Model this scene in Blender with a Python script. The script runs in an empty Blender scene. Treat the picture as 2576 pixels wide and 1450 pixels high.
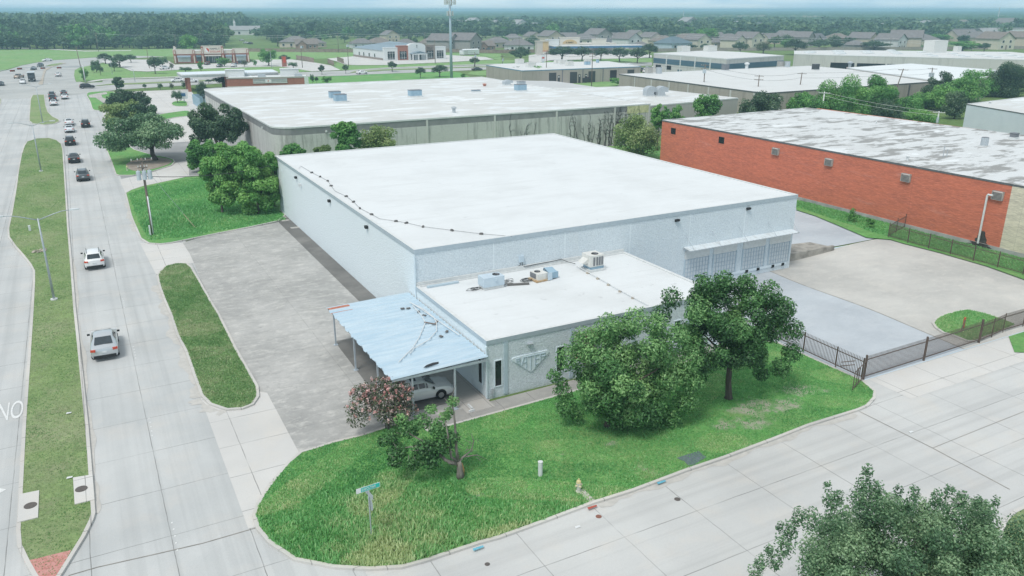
import bpy, math, random
import numpy as np
from mathutils import Vector, Matrix
from mathutils.geometry import tessellate_polygon

S = bpy.context.scene
COL = S.collection
R = math.radians
PI = math.pi

# ------------------------------------------------------------------ camera
CAM_H = 25.0
PITCH = 0.336897          # downward tilt
HEAD = 0.493184           # heading clockwise from +Y (the street grid is the world grid)
FOCAL = 2000.0            # in units of a 2576-wide picture
cam_d = bpy.data.cameras.new('camera')
cam = bpy.data.objects.new('camera', cam_d)
COL.objects.link(cam)
cam_d.sensor_width = 36.0
cam_d.lens = 36.0 * FOCAL / 2576.0
cam_d.clip_start = 0.5
cam_d.clip_end = 60000.0
cam.location = (0, 0, CAM_H)
cam.rotation_euler = (PI / 2 - PITCH, 0, -HEAD)
S.camera = cam

# ------------------------------------------------------------------ sky, sun, exposure
SUN_EL, SUN_AZ = R(58), R(-120)     # azimuth clockwise from +Y: the brighter side of the overcast is to the left
w = bpy.data.worlds.new("World")
S.world = w
w.use_nodes = True
nt = w.node_tree
for n in list(nt.nodes):
    nt.nodes.remove(n)
out = nt.nodes.new('ShaderNodeOutputWorld')
bg = nt.nodes.new('ShaderNodeBackground')
sky = nt.nodes.new('ShaderNodeTexSky')
sky.sky_type = 'NISHITA'
sky.sun_disc = False
sky.sun_elevation = SUN_EL
sky.sun_rotation = SUN_AZ
sky.air_density = 1.0
sky.dust_density = 1.2
tc = nt.nodes.new('ShaderNodeTexCoord')
sep = nt.nodes.new('ShaderNodeSeparateXYZ')
nt.links.new(tc.outputs['Generated'], sep.inputs[0])
mp = nt.nodes.new('ShaderNodeMapping')
mp.inputs['Scale'].default_value = (1.0, 1.0, 9.0)
nt.links.new(tc.outputs['Generated'], mp.inputs[0])
nz = nt.nodes.new('ShaderNodeTexNoise')
nz.inputs['Scale'].default_value = 5.5
nz.inputs['Detail'].default_value = 7.0
nz.inputs['Roughness'].default_value = 0.58
nt.links.new(mp.outputs[0], nz.inputs['Vector'])
# cloud deck colour: pale blue streaks low over the land, white overcast overhead
crl = nt.nodes.new('ShaderNodeValToRGB')
crl.color_ramp.elements[0].position = 0.38
crl.color_ramp.elements[0].color = (6.6, 10.0, 12.4, 1)
crl.color_ramp.elements[1].position = 0.62
crl.color_ramp.elements[1].color = (10.2, 12.6, 13.8, 1)
nt.links.new(nz.outputs['Fac'], crl.inputs[0])
up = nt.nodes.new('ShaderNodeMapRange')
up.inputs['From Min'].default_value = 0.05
up.inputs['From Max'].default_value = 0.55
nt.links.new(sep.outputs['Z'], up.inputs['Value'])
mz = nt.nodes.new('ShaderNodeMix')
mz.data_type = 'RGBA'
nt.links.new(up.outputs[0], mz.inputs['Factor'])
nt.links.new(crl.outputs[0], mz.inputs[6])
mz.inputs[7].default_value = (10.2, 11.0, 11.6, 1)
mx = nt.nodes.new('ShaderNodeMix')
mx.data_type = 'RGBA'
mx.inputs['Factor'].default_value = 0.86
nt.links.new(sky.outputs[0], mx.inputs[6])
nt.links.new(mz.outputs[2], mx.inputs[7])
nt.links.new(mx.outputs[2], bg.inputs[0])
bg.inputs[1].default_value = 0.082
nt.links.new(bg.outputs[0], out.inputs[0])

sun_d = bpy.data.lights.new('sun', 'SUN')
sun_d.energy = 2.5
sun_d.angle = R(18)
sun_d.color = (1.0, 0.96, 0.9)
sun = bpy.data.objects.new('sun', sun_d)
COL.objects.link(sun)
d = Vector((math.sin(SUN_AZ) * math.cos(SUN_EL), math.cos(SUN_AZ) * math.cos(SUN_EL), math.sin(SUN_EL)))
sun.rotation_euler = d.to_track_quat('Z', 'Y').to_euler()

S.view_settings.view_transform = 'Standard'
S.view_settings.look = 'None'
S.view_settings.gamma = 1.0
S.view_settings.use_curve_mapping = False
S.view_settings.exposure = -0.12
S.cycles.max_bounces = 6
S.cycles.diffuse_bounces = 3
S.cycles.glossy_bounces = 2
S.cycles.transmission_bounces = 3
S.cycles.volume_bounces = 1
S.cycles.transparent_max_bounces = 6

# ------------------------------------------------------------------ where a spot on the picture lies on the land
_c, _s = math.cos(PITCH), math.sin(PITCH)
_sa, _ca = math.sin(HEAD), math.cos(HEAD)


def ray(px, py):
    u, v = px - 1288.0, 725.0 - py
    f = FOCAL * _c + v * _s
    return f * _sa + u * _ca, f * _ca - u * _sa, v * _c - FOCAL * _s


def at(px, py, z=0.0):
    x, y, dz = ray(px, py)
    t = (z - CAM_H) / dz
    return x * t, y * t


def ats(pts, z=0.0):
    return [at(a, b, z) for a, b in pts]


def hz(py, X, Y):
    """height of the point above ground spot X, Y seen in picture row py"""
    f = X * _sa + Y * _ca
    v = 725.0 - py
    return CAM_H + (v * _c - FOCAL * _s) * f / (FOCAL * _c + v * _s)


# ------------------------------------------------------------------ mesh helpers
class MB:
    def __init__(self):
        self.v, self.f, self.m = [], [], []

    def quad(self, *p, m=0):
        b = len(self.v)
        self.v += [tuple(q) for q in p]
        self.f.append(tuple(range(b, b + len(p))))
        self.m.append(m)
        return self

    def box(self, x0, x1, y0, y1, z0, z1, m=0, top=None):
        b = len(self.v)
        self.v += [(x0, y0, z0), (x1, y0, z0), (x1, y1, z0), (x0, y1, z0), (x0, y0, z1), (x1, y0, z1), (x1, y1, z1), (x0, y1, z1)]
        for k, q in enumerate(((3, 2, 1, 0), (4, 5, 6, 7), (0, 1, 5, 4), (1, 2, 6, 5), (2, 3, 7, 6), (3, 0, 4, 7))):
            self.f.append(tuple(b + i for i in q))
            self.m.append(top if (k == 1 and top is not None) else m)
        return self

    def obox(self, c, s, rz=0.0, m=0, rx=0.0, ry=0.0):
        b = len(self.v)
        M3 = Matrix.Rotation(rz, 3, 'Z') @ Matrix.Rotation(ry, 3, 'Y') @ Matrix.Rotation(rx, 3, 'X')
        for sx, sy, sz in ((-1, -1, -1), (1, -1, -1), (1, 1, -1), (-1, 1, -1), (-1, -1, 1), (1, -1, 1), (1, 1, 1), (-1, 1, 1)):
            p = M3 @ Vector((sx * s[0] / 2, sy * s[1] / 2, sz * s[2] / 2))
            self.v.append((c[0] + p.x, c[1] + p.y, c[2] + p.z))
        for q in ((3, 2, 1, 0), (4, 5, 6, 7), (0, 1, 5, 4), (1, 2, 6, 5), (2, 3, 7, 6), (3, 0, 4, 7)):
            self.f.append(tuple(b + i for i in q))
            self.m.append(m)
        return self

    def prism(self, poly, z0, z1, m=0, top=None, cap=True, bottom=False):
        if area(poly) < 0:
            poly = poly[::-1]
        n = len(poly)
        b = len(self.v)
        self.v += [(p[0], p[1], z0) for p in poly] + [(p[0], p[1], z1) for p in poly]
        for i in range(n):
            j = (i + 1) % n
            self.f.append((b + i, b + j, b + n + j, b + n + i))
            self.m.append(m)
        if cap:
            for t in tess(poly):
                self.f.append(tuple(b + n + i for i in t))
                self.m.append(m if top is None else top)
        if bottom:
            for t in tess(poly):
                self.f.append(tuple(b + i for i in t[::-1]))
                self.m.append(m)
        return self

    def sheet(self, poly, z, m=0):
        if area(poly) < 0:
            poly = poly[::-1]
        b = len(self.v)
        self.v += [(p[0], p[1], p[2] if len(p) > 2 else z) for p in poly]
        for t in tess(poly):
            self.f.append(tuple(b + i for i in t))
            self.m.append(m)
        return self

    def tube(self, pts, r, n=6, m=0, caps=True):
        pts = [Vector(p) for p in pts]
        if not isinstance(r, (list, tuple)):
            r = [r] * len(pts)
        b = len(self.v)
        prev = None
        for i, p in enumerate(pts):
            t = (pts[min(i + 1, len(pts) - 1)] - pts[max(i - 1, 0)])
            t = t.normalized() if t.length > 1e-9 else Vector((0, 0, 1))
            a = prev if prev is not None else (Vector((1, 0, 0)) if abs(t.x) < 0.8 else Vector((0, 1, 0)))
            a = (a - t * a.dot(t)).normalized()
            prev = a
            c = t.cross(a)
            for k in range(n):
                g = 2 * PI * k / n
                self.v.append(tuple(p + (a * math.cos(g) + c * math.sin(g)) * r[i]))
        for i in range(len(pts) - 1):
            for k in range(n):
                k2 = (k + 1) % n
                self.f.append((b + i * n + k, b + i * n + k2, b + (i + 1) * n + k2, b + (i + 1) * n + k))
                self.m.append(m)
        if caps:
            self.f.append(tuple(b + k for k in range(n))[::-1])
            self.f.append(tuple(b + (len(pts) - 1) * n + k for k in range(n)))
            self.m += [m, m]
        return self

    def cyl(self, x, y, z0, z1, r0, r1=None, n=12, m=0):
        return self.tube([(x, y, z0), (x, y, z1)], [r0, r0 if r1 is None else r1], n, m)

    def lathe(self, x, y, prof, n=12, m=0):
        return self.tube([(x, y, z + 1e-5 * i) for i, (r, z) in enumerate(prof)], [max(r, 1e-4) for r, z in prof], n, m)

    def build(self, name, mats, parent=None, smooth=False, world=True, label=None, cat=None, group=None, kind=None):
        if not isinstance(mats, (list, tuple)):
            mats = [mats]
        me = bpy.data.meshes.new(name)
        off = Vector((0, 0, 0))
        if parent is not None and world:
            off = PLOC.get(parent.name, Vector((0, 0, 0)))
        loc = None
        if parent is None and kind is None and cat and self.v:
            xs = [p[0] for p in self.v]
            ys = [p[1] for p in self.v]
            zs = [p[2] for p in self.v]
            loc = Vector(((min(xs) + max(xs)) / 2, (min(ys) + max(ys)) / 2, min(zs)))
            off = loc
        vs = [(p[0] - off.x, p[1] - off.y, p[2] - off.z) for p in self.v]
        me.from_pydata(vs, [], self.f)
        for mt in mats:
            me.materials.append(mt)
        if len(mats) > 1:
            me.polygons.foreach_set('material_index', self.m)
        if smooth:
            me.polygons.foreach_set('use_smooth', [True] * len(self.f))
        me.update()
        o = bpy.data.objects.new(name, me)
        COL.objects.link(o)
        if parent is not None:
            o.parent = parent
            PLOC[o.name] = off
        elif loc is not None:
            o.location = loc
            PLOC[o.name] = loc
        tag(o, label, cat, group, kind)
        return o


PLOC = {}


def area(p):
    return 0.5 * sum(p[i][0] * p[(i + 1) % len(p)][1] - p[(i + 1) % len(p)][0] * p[i][1] for i in range(len(p)))


def tess(poly):
    res = []
    for t in tessellate_polygon([[Vector((p[0], p[1], 0)) for p in poly]]):
        a, b, c = t
        A = (poly[b][0] - poly[a][0]) * (poly[c][1] - poly[a][1]) - (poly[c][0] - poly[a][0]) * (poly[b][1] - poly[a][1])
        res.append((a, b, c) if A > 0 else (a, c, b))
    return res


def tag(o, label=None, cat=None, group=None, kind=None):
    for k, v in (('label', label), ('category', cat), ('group', group), ('kind', kind)):
        if v:
            o[k] = v
    return o


def thing(name, label, cat, loc=(0, 0, 0), rz=0.0, group=None):
    o = bpy.data.objects.new(name, None)
    COL.objects.link(o)
    o.empty_display_size = 0.3
    o.location = loc
    o.rotation_euler = (0, 0, rz)
    PLOC[o.name] = Vector(loc)
    return tag(o, label, cat, group)


def kids(o):
    return CH.get(o.name) or [c for c in o.children]


CH = {}


def dup(root, loc, rz=0.0, label=None, group=None, scale=None):
    r = root.copy()
    COL.objects.link(r)
    r.location = loc
    r.rotation_euler = (0, 0, rz)
    if scale is not None:
        r.scale = scale if isinstance(scale, (tuple, list)) else (scale, scale, scale)
    if label:
        r['label'] = label
    if group:
        r['group'] = group
    for ch in kids(root):
        c = ch.copy()
        COL.objects.link(c)
        c.parent = r
        for g in kids(ch):
            e = g.copy()
            COL.objects.link(e)
            e.parent = c
    return r


def remember(root):
    CH[root.name] = [c for c in root.children]
    for c in CH[root.name]:
        CH[c.name] = [g for g in c.children]
    return root


def smoothed(pts, n=4):
    """closed Catmull-Rom through the points"""
    o = []
    N = len(pts)
    for i in range(N):
        p0, p1, p2, p3 = (pts[(i + k - 1) % N] for k in range(4))
        for j in range(n):
            t = j / n
            o.append(tuple(0.5 * (2 * p1[k] + (p2[k] - p0[k]) * t + (2 * p0[k] - 5 * p1[k] + 4 * p2[k] - p3[k]) * t * t + (3 * p1[k] - p0[k] - 3 * p2[k] + p3[k]) * t ** 3) for k in range(2)))
    return o


def inset(poly, d):
    if area(poly) < 0:
        poly = poly[::-1]
    q = []
    for i, p in enumerate(poly):
        if q and math.hypot(p[0] - q[-1][0], p[1] - q[-1][1]) < 0.02:
            continue
        q.append(p)
    n = len(q)
    res = []
    for i in range(n):
        a, b, c = q[i - 1], q[i], q[(i + 1) % n]
        e1 = Vector((b[0] - a[0], b[1] - a[1])).normalized()
        e2 = Vector((c[0] - b[0], c[1] - b[1])).normalized()
        n1 = Vector((-e1.y, e1.x))
        n2 = Vector((-e2.y, e2.x))
        m = n1 + n2
        m = m.normalized() if m.length > 1e-6 else n1
        k = d / max(0.45, m.dot(n1))
        res.append((b[0] + m.x * k, b[1] + m.y * k))
    return q, res


def kerbed(name, poly, mats, h=0.13, wdt=0.2, kerb='kerb', top=0.11, z=0.0):
    """a raised bed: a kerb ring round a sheet of turf"""
    q, r = inset(poly, wdt)
    b = MB()
    n = len(q)
    q2, _ = q, None
    for i in range(n):
        j = (i + 1) % n
        b.quad((*q[i], z - 0.02), (*q[j], z - 0.02), (*q[j], z + h), (*q[i], z + h))
        b.quad((*q[i], z + h), (*q[j], z + h), (*r[j], z + h), (*r[i], z + h))
        b.quad((*r[i], z + h), (*r[j], z + h), (*r[j], z + top - 0.05), (*r[i], z + top - 0.05))
    b.build(kerb, mats[0], kind='structure')
    t = MB()
    t.sheet(r, z + top)
    t.build(name, mats[1], kind='structure')
    return r


# ------------------------------------------------------------------ materials
def nodes_of(name):
    m = bpy.data.materials.new(name)
    m.use_nodes = True
    t = m.node_tree
    return m, t, t.nodes['Principled BSDF']


def N(t, typ, **kw):
    n = t.nodes.new(typ)
    for k, v in kw.items():
        if k.startswith('i_'):
            n.inputs[k[2:]].default_value = v
        else:
            setattr(n, k, v)
    return n


def mixc(t, fac, a, b):
    n = t.nodes.new('ShaderNodeMix')
    n.data_type = 'RGBA'
    for sock, val in ((n.inputs['Factor'], fac), (n.inputs[6], a), (n.inputs[7], b)):
        if hasattr(val, 'links'):
            t.links.new(val, sock)
        elif isinstance(val, (int, float)):
            sock.default_value = val
        else:
            sock.default_value = (*val[:3], 1)
    return n.outputs[2]


def mathn(t, op, a, b=None, c=None, clamp=False):
    n = t.nodes.new('ShaderNodeMath')
    n.operation = op
    n.use_clamp = clamp
    for i, v in enumerate((a, b, c)):
        if v is None:
            continue
        if hasattr(v, 'links'):
            t.links.new(v, n.inputs[i])
        else:
            n.inputs[i].default_value = v
    return n.outputs[0]


def coords(t, space='world', scale=(1, 1, 1), rot=0.0):
    if space == 'world':
        g = t.nodes.new('ShaderNodeNewGeometry')
        o = g.outputs['Position']
    else:
        g = t.nodes.new('ShaderNodeTexCoord')
        o = g.outputs['Object']
    mpn = t.nodes.new('ShaderNodeMapping')
    mpn.inputs['Scale'].default_value = scale
    mpn.inputs['Rotation'].default_value = (0, 0, rot)
    t.links.new(o, mpn.inputs[0])
    return mpn.outputs[0]


def noise(t, vec, scale, detail=4.0, rough=0.55, lo=0.35, hi=0.65, dist=0.0):
    n = N(t, 'ShaderNodeTexNoise', i_Scale=scale, i_Detail=detail, i_Roughness=rough, i_Distortion=dist)
    t.links.new(vec, n.inputs['Vector'])
    r = t.nodes.new('ShaderNodeMapRange')
    r.inputs['From Min'].default_value = lo
    r.inputs['From Max'].default_value = hi
    t.links.new(n.outputs['Fac'], r.inputs['Value'])
    return r.outputs[0]


def bump(t, p, h, strength=0.3, dist=0.02):
    b = N(t, 'ShaderNodeBump', i_Strength=strength, i_Distance=dist)
    t.links.new(h, b.inputs['Height'])
    t.links.new(b.outputs[0], p.inputs['Normal'])


def joint(t, vec, axis, spacing, offset, width):
    sp = t.nodes.new('ShaderNodeSeparateXYZ')
    t.links.new(vec, sp.inputs[0])
    a = mathn(t, 'SUBTRACT', sp.outputs['XYZ'.index(axis)], offset - width / 2)
    wv = mathn(t, 'WRAP', a, spacing, 0.0)
    return mathn(t, 'LESS_THAN', wv, width)


def simple(name, col, rough=0.7, metal=0.0, col2=None, scale=3.0, space='object', spec=0.4, bmp=0.0, bscale=40.0, lo=0.35, hi=0.65, stretch=(1, 1, 1)):
    m, t, p = nodes_of(name)
    p.inputs['Roughness'].default_value = rough
    p.inputs['Metallic'].default_value = metal
    p.inputs['Specular IOR Level'].default_value = spec
    if col2 is None:
        col2 = tuple(c * 0.86 for c in col)
    v = coords(t, space, stretch)
    f = noise(t, v, scale, 5.0, 0.6, lo, hi)
    t.links.new(mixc(t, f, col, col2), p.inputs['Base Color'])
    if bmp:
        bump(t, p, noise(t, v, bscale, 2.0, 0.5, 0.3, 0.7), bmp, 0.02)
    return m


def emission(name, col, s):
    m, t, p = nodes_of(name)
    p.inputs['Base Color'].default_value = (*col, 1)
    p.inputs['Emission Color'].default_value = (*col, 1)
    p.inputs['Emission Strength'].default_value = s
    return m


def concrete(name, col, dark, warm, jx=None, jy=None, tracks=None, jcol=(0.16, 0.16, 0.155), jw=0.045, rough=0.0):
    """cast pavement: broad tone drift, stains, worn wheel paths, dirt in the joints"""
    m, t, p = nodes_of(name)
    p.inputs['Roughness'].default_value = 0.88
    p.inputs['Specular IOR Level'].default_value = 0.25
    v = coords(t)
    c = mixc(t, noise(t, v, 0.12, 5, 0.6), col, dark)
    c = mixc(t, mathn(t, 'MULTIPLY', noise(t, v, 0.31, 6, 0.65, 0.5, 0.75), 0.55), c, warm)
    if tracks:
        st = coords(t, 'world', tracks)
        c = mixc(t, mathn(t, 'MULTIPLY', noise(t, st, 1.0, 4, 0.6, 0.46, 0.72), 0.42), c, tuple(x * 0.72 for x in dark))
    c = mixc(t, mathn(t, 'MULTIPLY', noise(t, v, 9.0, 6, 0.7, 0.45, 0.8), 0.25), c, tuple(x * 0.75 for x in dark))
    if rough:
        sv = coords(t, 'world', (0.7, 1.25, 1), 0.12)
        c = mixc(t, mathn(t, 'MULTIPLY', noise(t, sv, 0.55, 8, 0.72, 0.48, 0.70), 0.75 * rough), c, dark)
        c = mixc(t, mathn(t, 'MULTIPLY', noise(t, sv, 1.3, 8, 0.75, 0.50, 0.72), 0.8 * rough), c, tuple(min(1, x * 1.12) for x in warm))
        c = mixc(t, mathn(t, 'MULTIPLY', noise(t, v, 2.6, 6, 0.75, 0.56, 0.74), 0.6 * rough), c, tuple(x * 0.6 for x in dark))
    w0 = coords(t)
    wob = N(t, 'ShaderNodeTexNoise', i_Scale=0.8, i_Detail=3.0)
    t.links.new(w0, wob.inputs['Vector'])
    vm = N(t, 'ShaderNodeVectorMath', operation='MULTIPLY_ADD')
    t.links.new(wob.outputs['Color'], vm.inputs[0])
    vm.inputs[1].default_value = (0.07, 0.07, 0)
    t.links.new(w0, vm.inputs[2])
    for ax, j in (('X', jx), ('Y', jy)):
        if j:
            k = joint(t, vm.outputs[0], ax, j[0], j[1], jw)
            k = mathn(t, 'MULTIPLY', k, noise(t, v, 0.5, 2, 0.5, 0.2, 0.6))
            c = mixc(t, mathn(t, 'MULTIPLY', k, 0.75), c, jcol)
    t.links.new(c, p.inputs['Base Color'])
    bump(t, p, noise(t, v, 30.0, 3, 0.6, 0.3, 0.7), 0.12, 0.01)
    return m


def turf(name, a, b, dry, dryamt=0.5, dirt=None, sc=1.0, spots=()):
    m, t, p = nodes_of(name)
    p.inputs['Roughness'].default_value = 0.95
    p.inputs['Specular IOR Level'].default_value = 0.1
    v = coords(t)
    c = mixc(t, noise(t, v, 0.35 * sc, 5, 0.6), a, b)
    c = mixc(t, mathn(t, 'MULTIPLY', noise(t, v, 0.13 * sc, 6, 0.7, 0.42, 0.64), dryamt), c, dry)
    c = mixc(t, mathn(t, 'MULTIPLY', noise(t, v, 0.45 * sc, 6, 0.75, 0.52, 0.70), dryamt), c, tuple(x * 0.8 for x in dry))
    c = mixc(t, mathn(t, 'MULTIPLY', noise(t, v, 3.5 * sc, 5, 0.7, 0.4, 0.75), 0.6), c, tuple(x * 0.55 for x in a))
    c = mixc(t, mathn(t, 'MULTIPLY', noise(t, v, 1.6 * sc, 4, 0.6, 0.5, 0.8), 0.45), c, tuple(min(1, x * 1.5) for x in b))
    if dirt:
        c = mixc(t, noise(t, v, 0.22 * sc, 6, 0.7, 0.62, 0.74), c, dirt)
    for x_, y_, r_ in spots:
        # thin worn ground, ragged at the rim
        mpn = t.nodes.new('ShaderNodeMapping')
        mpn.inputs['Location'].default_value = (-x_, -y_ * 1.7, 0)
        mpn.inputs['Scale'].default_value = (1, 1.7, 0)
        g_ = t.nodes.new('ShaderNodeNewGeometry')
        t.links.new(g_.outputs['Position'], mpn.inputs[0])
        ln = N(t, 'ShaderNodeVectorMath', operation='LENGTH')
        t.links.new(mpn.outputs[0], ln.inputs[0])
        q = mathn(t, 'SUBTRACT', r_, ln.outputs['Value'])
        n_ = N(t, 'ShaderNodeTexNoise', i_Scale=1.5, i_Detail=6.0, i_Roughness=0.7)
        t.links.new(v, n_.inputs['Vector'])
        q = mathn(t, 'ADD', mathn(t, 'DIVIDE', q, r_), mathn(t, 'MULTIPLY', mathn(t, 'SUBTRACT', n_.outputs['Fac'], 0.5), 3.6))
        q = mathn(t, 'MULTIPLY', mathn(t, 'ADD', q, 0.1), 1.2, clamp=True)
        c = mixc(t, mathn(t, 'MULTIPLY', q, 0.8), c, dirt or dry)
    t.links.new(c, p.inputs['Base Color'])
    bump(t, p, noise(t, v, 7.0, 5, 0.7, 0.2, 0.8), 0.8, 0.08)
    return m


def leafmat(name, dark, mid, light, obj_var=0.35, trans=0.25):
    m, t, p = nodes_of(name)
    o = t.nodes['Material Output']
    a = N(t, 'ShaderNodeAttribute', attribute_name='tint')
    oi = N(t, 'ShaderNodeObjectInfo')
    f = mathn(t, 'ADD', a.outputs['Fac'], mathn(t, 'MULTIPLY', mathn(t, 'SUBTRACT', oi.outputs['Random'], 0.5), obj_var), clamp=True)
    r = N(t, 'ShaderNodeValToRGB')
    r.color_ramp.elements[0].color = (*dark, 1)
    r.color_ramp.elements[1].color = (*light, 1)
    e = r.color_ramp.elements.new(0.5)
    e.color = (*mid, 1)
    t.links.new(f, r.inputs[0])
    df = N(t, 'ShaderNodeBsdfDiffuse')
    tr = N(t, 'ShaderNodeBsdfTranslucent')
    gl = N(t, 'ShaderNodeBsdfGlossy', i_Roughness=0.5)
    mxs = N(t, 'ShaderNodeMixShader', i_Fac=trans)
    mg = N(t, 'ShaderNodeMixShader', i_Fac=0.04)
    t.links.new(r.outputs[0], df.inputs[0])
    t.links.new(r.outputs[0], tr.inputs[0])
    t.links.new(df.outputs[0], mxs.inputs[1])
    t.links.new(tr.outputs[0], mxs.inputs[2])
    t.links.new(mxs.outputs[0], mg.inputs[1])
    t.links.new(gl.outputs[0], mg.inputs[2])
    t.links.new(mg.outputs[0], o.inputs['Surface'])
    return m


M = {}
M['road'] = concrete('road_concrete', (0.54, 0.55, 0.545), (0.44, 0.455, 0.455), (0.57, 0.54, 0.50), jx=(3.62, 0.85), jy=(4.6, 1.0), tracks=(1.3, 0.02, 1))
M['side_road'] = concrete('side_road_concrete', (0.57, 0.575, 0.565), (0.49, 0.495, 0.49), (0.61, 0.565, 0.51), jx=(4.65, 2.3), jy=(3.7, 1.0), tracks=(0.02, 1.2, 1))
M['apron'] = concrete('apron_concrete', (0.62, 0.61, 0.59), (0.53, 0.525, 0.51), (0.62, 0.58, 0.52), jx=(4.2, 1.4), jy=(3.6, 2.2))
M['far_road'] = concrete('far_road_concrete', (0.47, 0.475, 0.46), (0.40, 0.41, 0.40), (0.49, 0.46, 0.42), tracks=(0.06, 0.06, 1))
M['lot'] = concrete('old_lot', (0.465, 0.46, 0.445), (0.31, 0.31, 0.30), (0.56, 0.55, 0.52), jx=(6.1, 2.0), jy=(6.1, 3.0), jcol=(0.2, 0.2, 0.19), jw=0.03, rough=1.0)
M['kerb'] = concrete('kerb_concrete', (0.60, 0.585, 0.555), (0.47, 0.46, 0.44), (0.60, 0.54, 0.47), jx=(3.05, 0.4), jy=(3.05, 0.4), jw=0.05)
M['walk'] = concrete('walk_concrete', (0.50, 0.48, 0.45), (0.40, 0.385, 0.365), (0.53, 0.48, 0.43), jx=(1.5, 0.3), jy=(1.5, 0.3))
M['yard'] = concrete('yard_concrete', (0.555, 0.545, 0.515), (0.42, 0.415, 0.395), (0.60, 0.575, 0.53), jcol=(0.2, 0.2, 0.19), rough=0.45)
M['slab'] = concrete('blue_grey_slab', (0.50, 0.54, 0.575), (0.40, 0.435, 0.47), (0.55, 0.575, 0.595), rough=0.35)
M['turf'] = turf('lush_turf', (0.115, 0.31, 0.095), (0.155, 0.39, 0.115), (0.32, 0.40, 0.17), 0.5)
M['turf_verge'] = turf('verge_turf', (0.14, 0.27, 0.10), (0.19, 0.33, 0.12), (0.33, 0.36, 0.20), 0.7)
M['turf_dry'] = turf('mown_turf', (0.205, 0.30, 0.125), (0.25, 0.35, 0.145), (0.36, 0.37, 0.24), 0.6)
M['turf_dirt'] = turf('worn_turf', (0.115, 0.32, 0.095), (0.165, 0.40, 0.115), (0.33, 0.40, 0.18), 0.5, dirt=(0.43, 0.40, 0.34), spots=((36.2, 33.9, 1.8), (38.5, 33.2, 1.5), (35.0, 32.3, 1.2), (41.0, 34.4, 1.4), (33.2, 33.0, 1.0), (9.2, 35.0, .5), (15.7, 33.4, .5), (25.5, 34.6, .5)))
M['ground'] = turf('open_land', (0.12, 0.20, 0.065), (0.16, 0.25, 0.085), (0.22, 0.25, 0.11), 0.5, sc=0.12)
M['field'] = turf('hay_field', (0.19, 0.35, 0.13), (0.23, 0.39, 0.14), (0.29, 0.38, 0.18), 0.6, sc=0.25)

# ================================================================== land, roads, lawns
def pl(name, pts, z, mat, kind='structure', world=False, sm=0):
    p = pts if world else ats(pts)
    if sm:
        p = smoothed(p, sm)
    b = MB()
    b.sheet(p, z)
    return b.build(name, M[mat], kind=kind)


# the loading yard dips half a metre towards the docks, so the land has an opening where the yard is laid
YX0, YX1, YY0, YY1 = 41.75, 104.0, 33.45, 58.0
g = bpy.data.meshes.new('ground')
BIG = 9000.0
outer = [(-BIG, -BIG), (BIG, -BIG), (BIG, BIG), (-BIG, BIG)]
hole = [(YX0, YY0), (YX1, YY0), (YX1, YY1), (YX0, YY1)]
gv = [(x, y, -0.06) for x, y in outer + hole]
g.from_pydata(gv, [], [(0, 1, 5, 4), (1, 2, 6, 5), (2, 3, 7, 6), (3, 0, 4, 7)])
g.materials.append(M['ground'])
go = bpy.data.objects.new('ground', g)
COL.objects.link(go)
tag(go, kind='structure')


def sstep(a, b, x):
    t = max(0.0, min(1.0, (x - a) / (b - a)))
    return t * t * (3 - 2 * t)


def yard_z(x, y):
    return -0.5 * sstep(41, 54, y) * (1 - sstep(64.5, 77, x)) * sstep(41.8, 46, x)


def yard_patch(name, u0, u1, mat, nx):
    b = MB()
    ny = 24
    for j in range(ny + 1):
        y = YY0 + (YY1 - YY0) * j / ny
        xa, xb = u0(y), u1(y)
        for i in range(nx + 1):
            x = xa + (xb - xa) * i / nx
            b.v.append((x, y, yard_z(x, y)))
    for j in range(ny):
        for i in range(nx):
            k = j * (nx + 1) + i
            b.f.append((k, k + 1, k + nx + 2, k + nx + 1))
            b.m.append(0)
    b.build(name, M[mat], kind='structure', smooth=True)


seam = lambda y: 58.3 + (y - 36) * 0.106
yard_patch('loading_yard', lambda y: seam(y) + 0.05, lambda y: YX1, 'yard', 40)
yard_patch('loading_slab', lambda y: YX0, lambda y: seam(y) - 0.05, 'slab', 18)
M['joint'] = simple('joint_filler', (0.20, 0.19, 0.17), 0.95, col2=(0.33, 0.31, 0.28), scale=1.2, space='world')
b = MB()
for j in range(24):
    y0, y1 = YY0 + (YY1 - YY0) * j / 24, YY0 + (YY1 - YY0) * (j + 1) / 24
    b.quad((seam(y0) - 0.06, y0, yard_z(seam(y0), y0) + 0.006), (seam(y0) + 0.06, y0, yard_z(seam(y0), y0) + 0.006),
           (seam(y1) + 0.06, y1, yard_z(seam(y1), y1) + 0.006), (seam(y1) - 0.06, y1, yard_z(seam(y1), y1) + 0.006))
b.build('yard_joint', M['joint'], kind='structure')

# boulevard and side street
pl('road', [(-25, -60), (8.6, -60), (8.6, 300), (4.3, 330), (-25, 342)], 0.0, 'road', world=True)
pl('side_street', [(8.55, 18.6), (140, 18.0), (140, 33.4), (8.55, 33.4)], 0.003, 'side_road', world=True)
pl('south_street_mouth', [(8.55, -60), (21, -60), (19, 5), (23, 14), (30, 18.7), (8.55, 18.7)], 0.004, 'side_road', world=True)
# aprons
pl('apron', [(4.35, 36.5), (10, 36.0), (8.62, 43.4), (8.62, 52.6), (4.35, 53.5)], 0.012, 'apron', world=True)
pl('apron', ats([(352, 612), (459, 612), (477, 632), (494, 662), (470, 664), (404, 692), (392, 690)]), 0.012, 'apron', world=True)
pl('apron', [(46.9, 29.9), (62, 29.9), (64, 33.2), (46.9, 33.3)], 0.012, 'apron', world=True)
pl('apron', ats([(300, 452), (372, 437.5), (441, 409), (475, 404), (476, 446), (416, 458.5), (358, 471), (316, 488)]), 0.012, 'apron', world=True)
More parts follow.
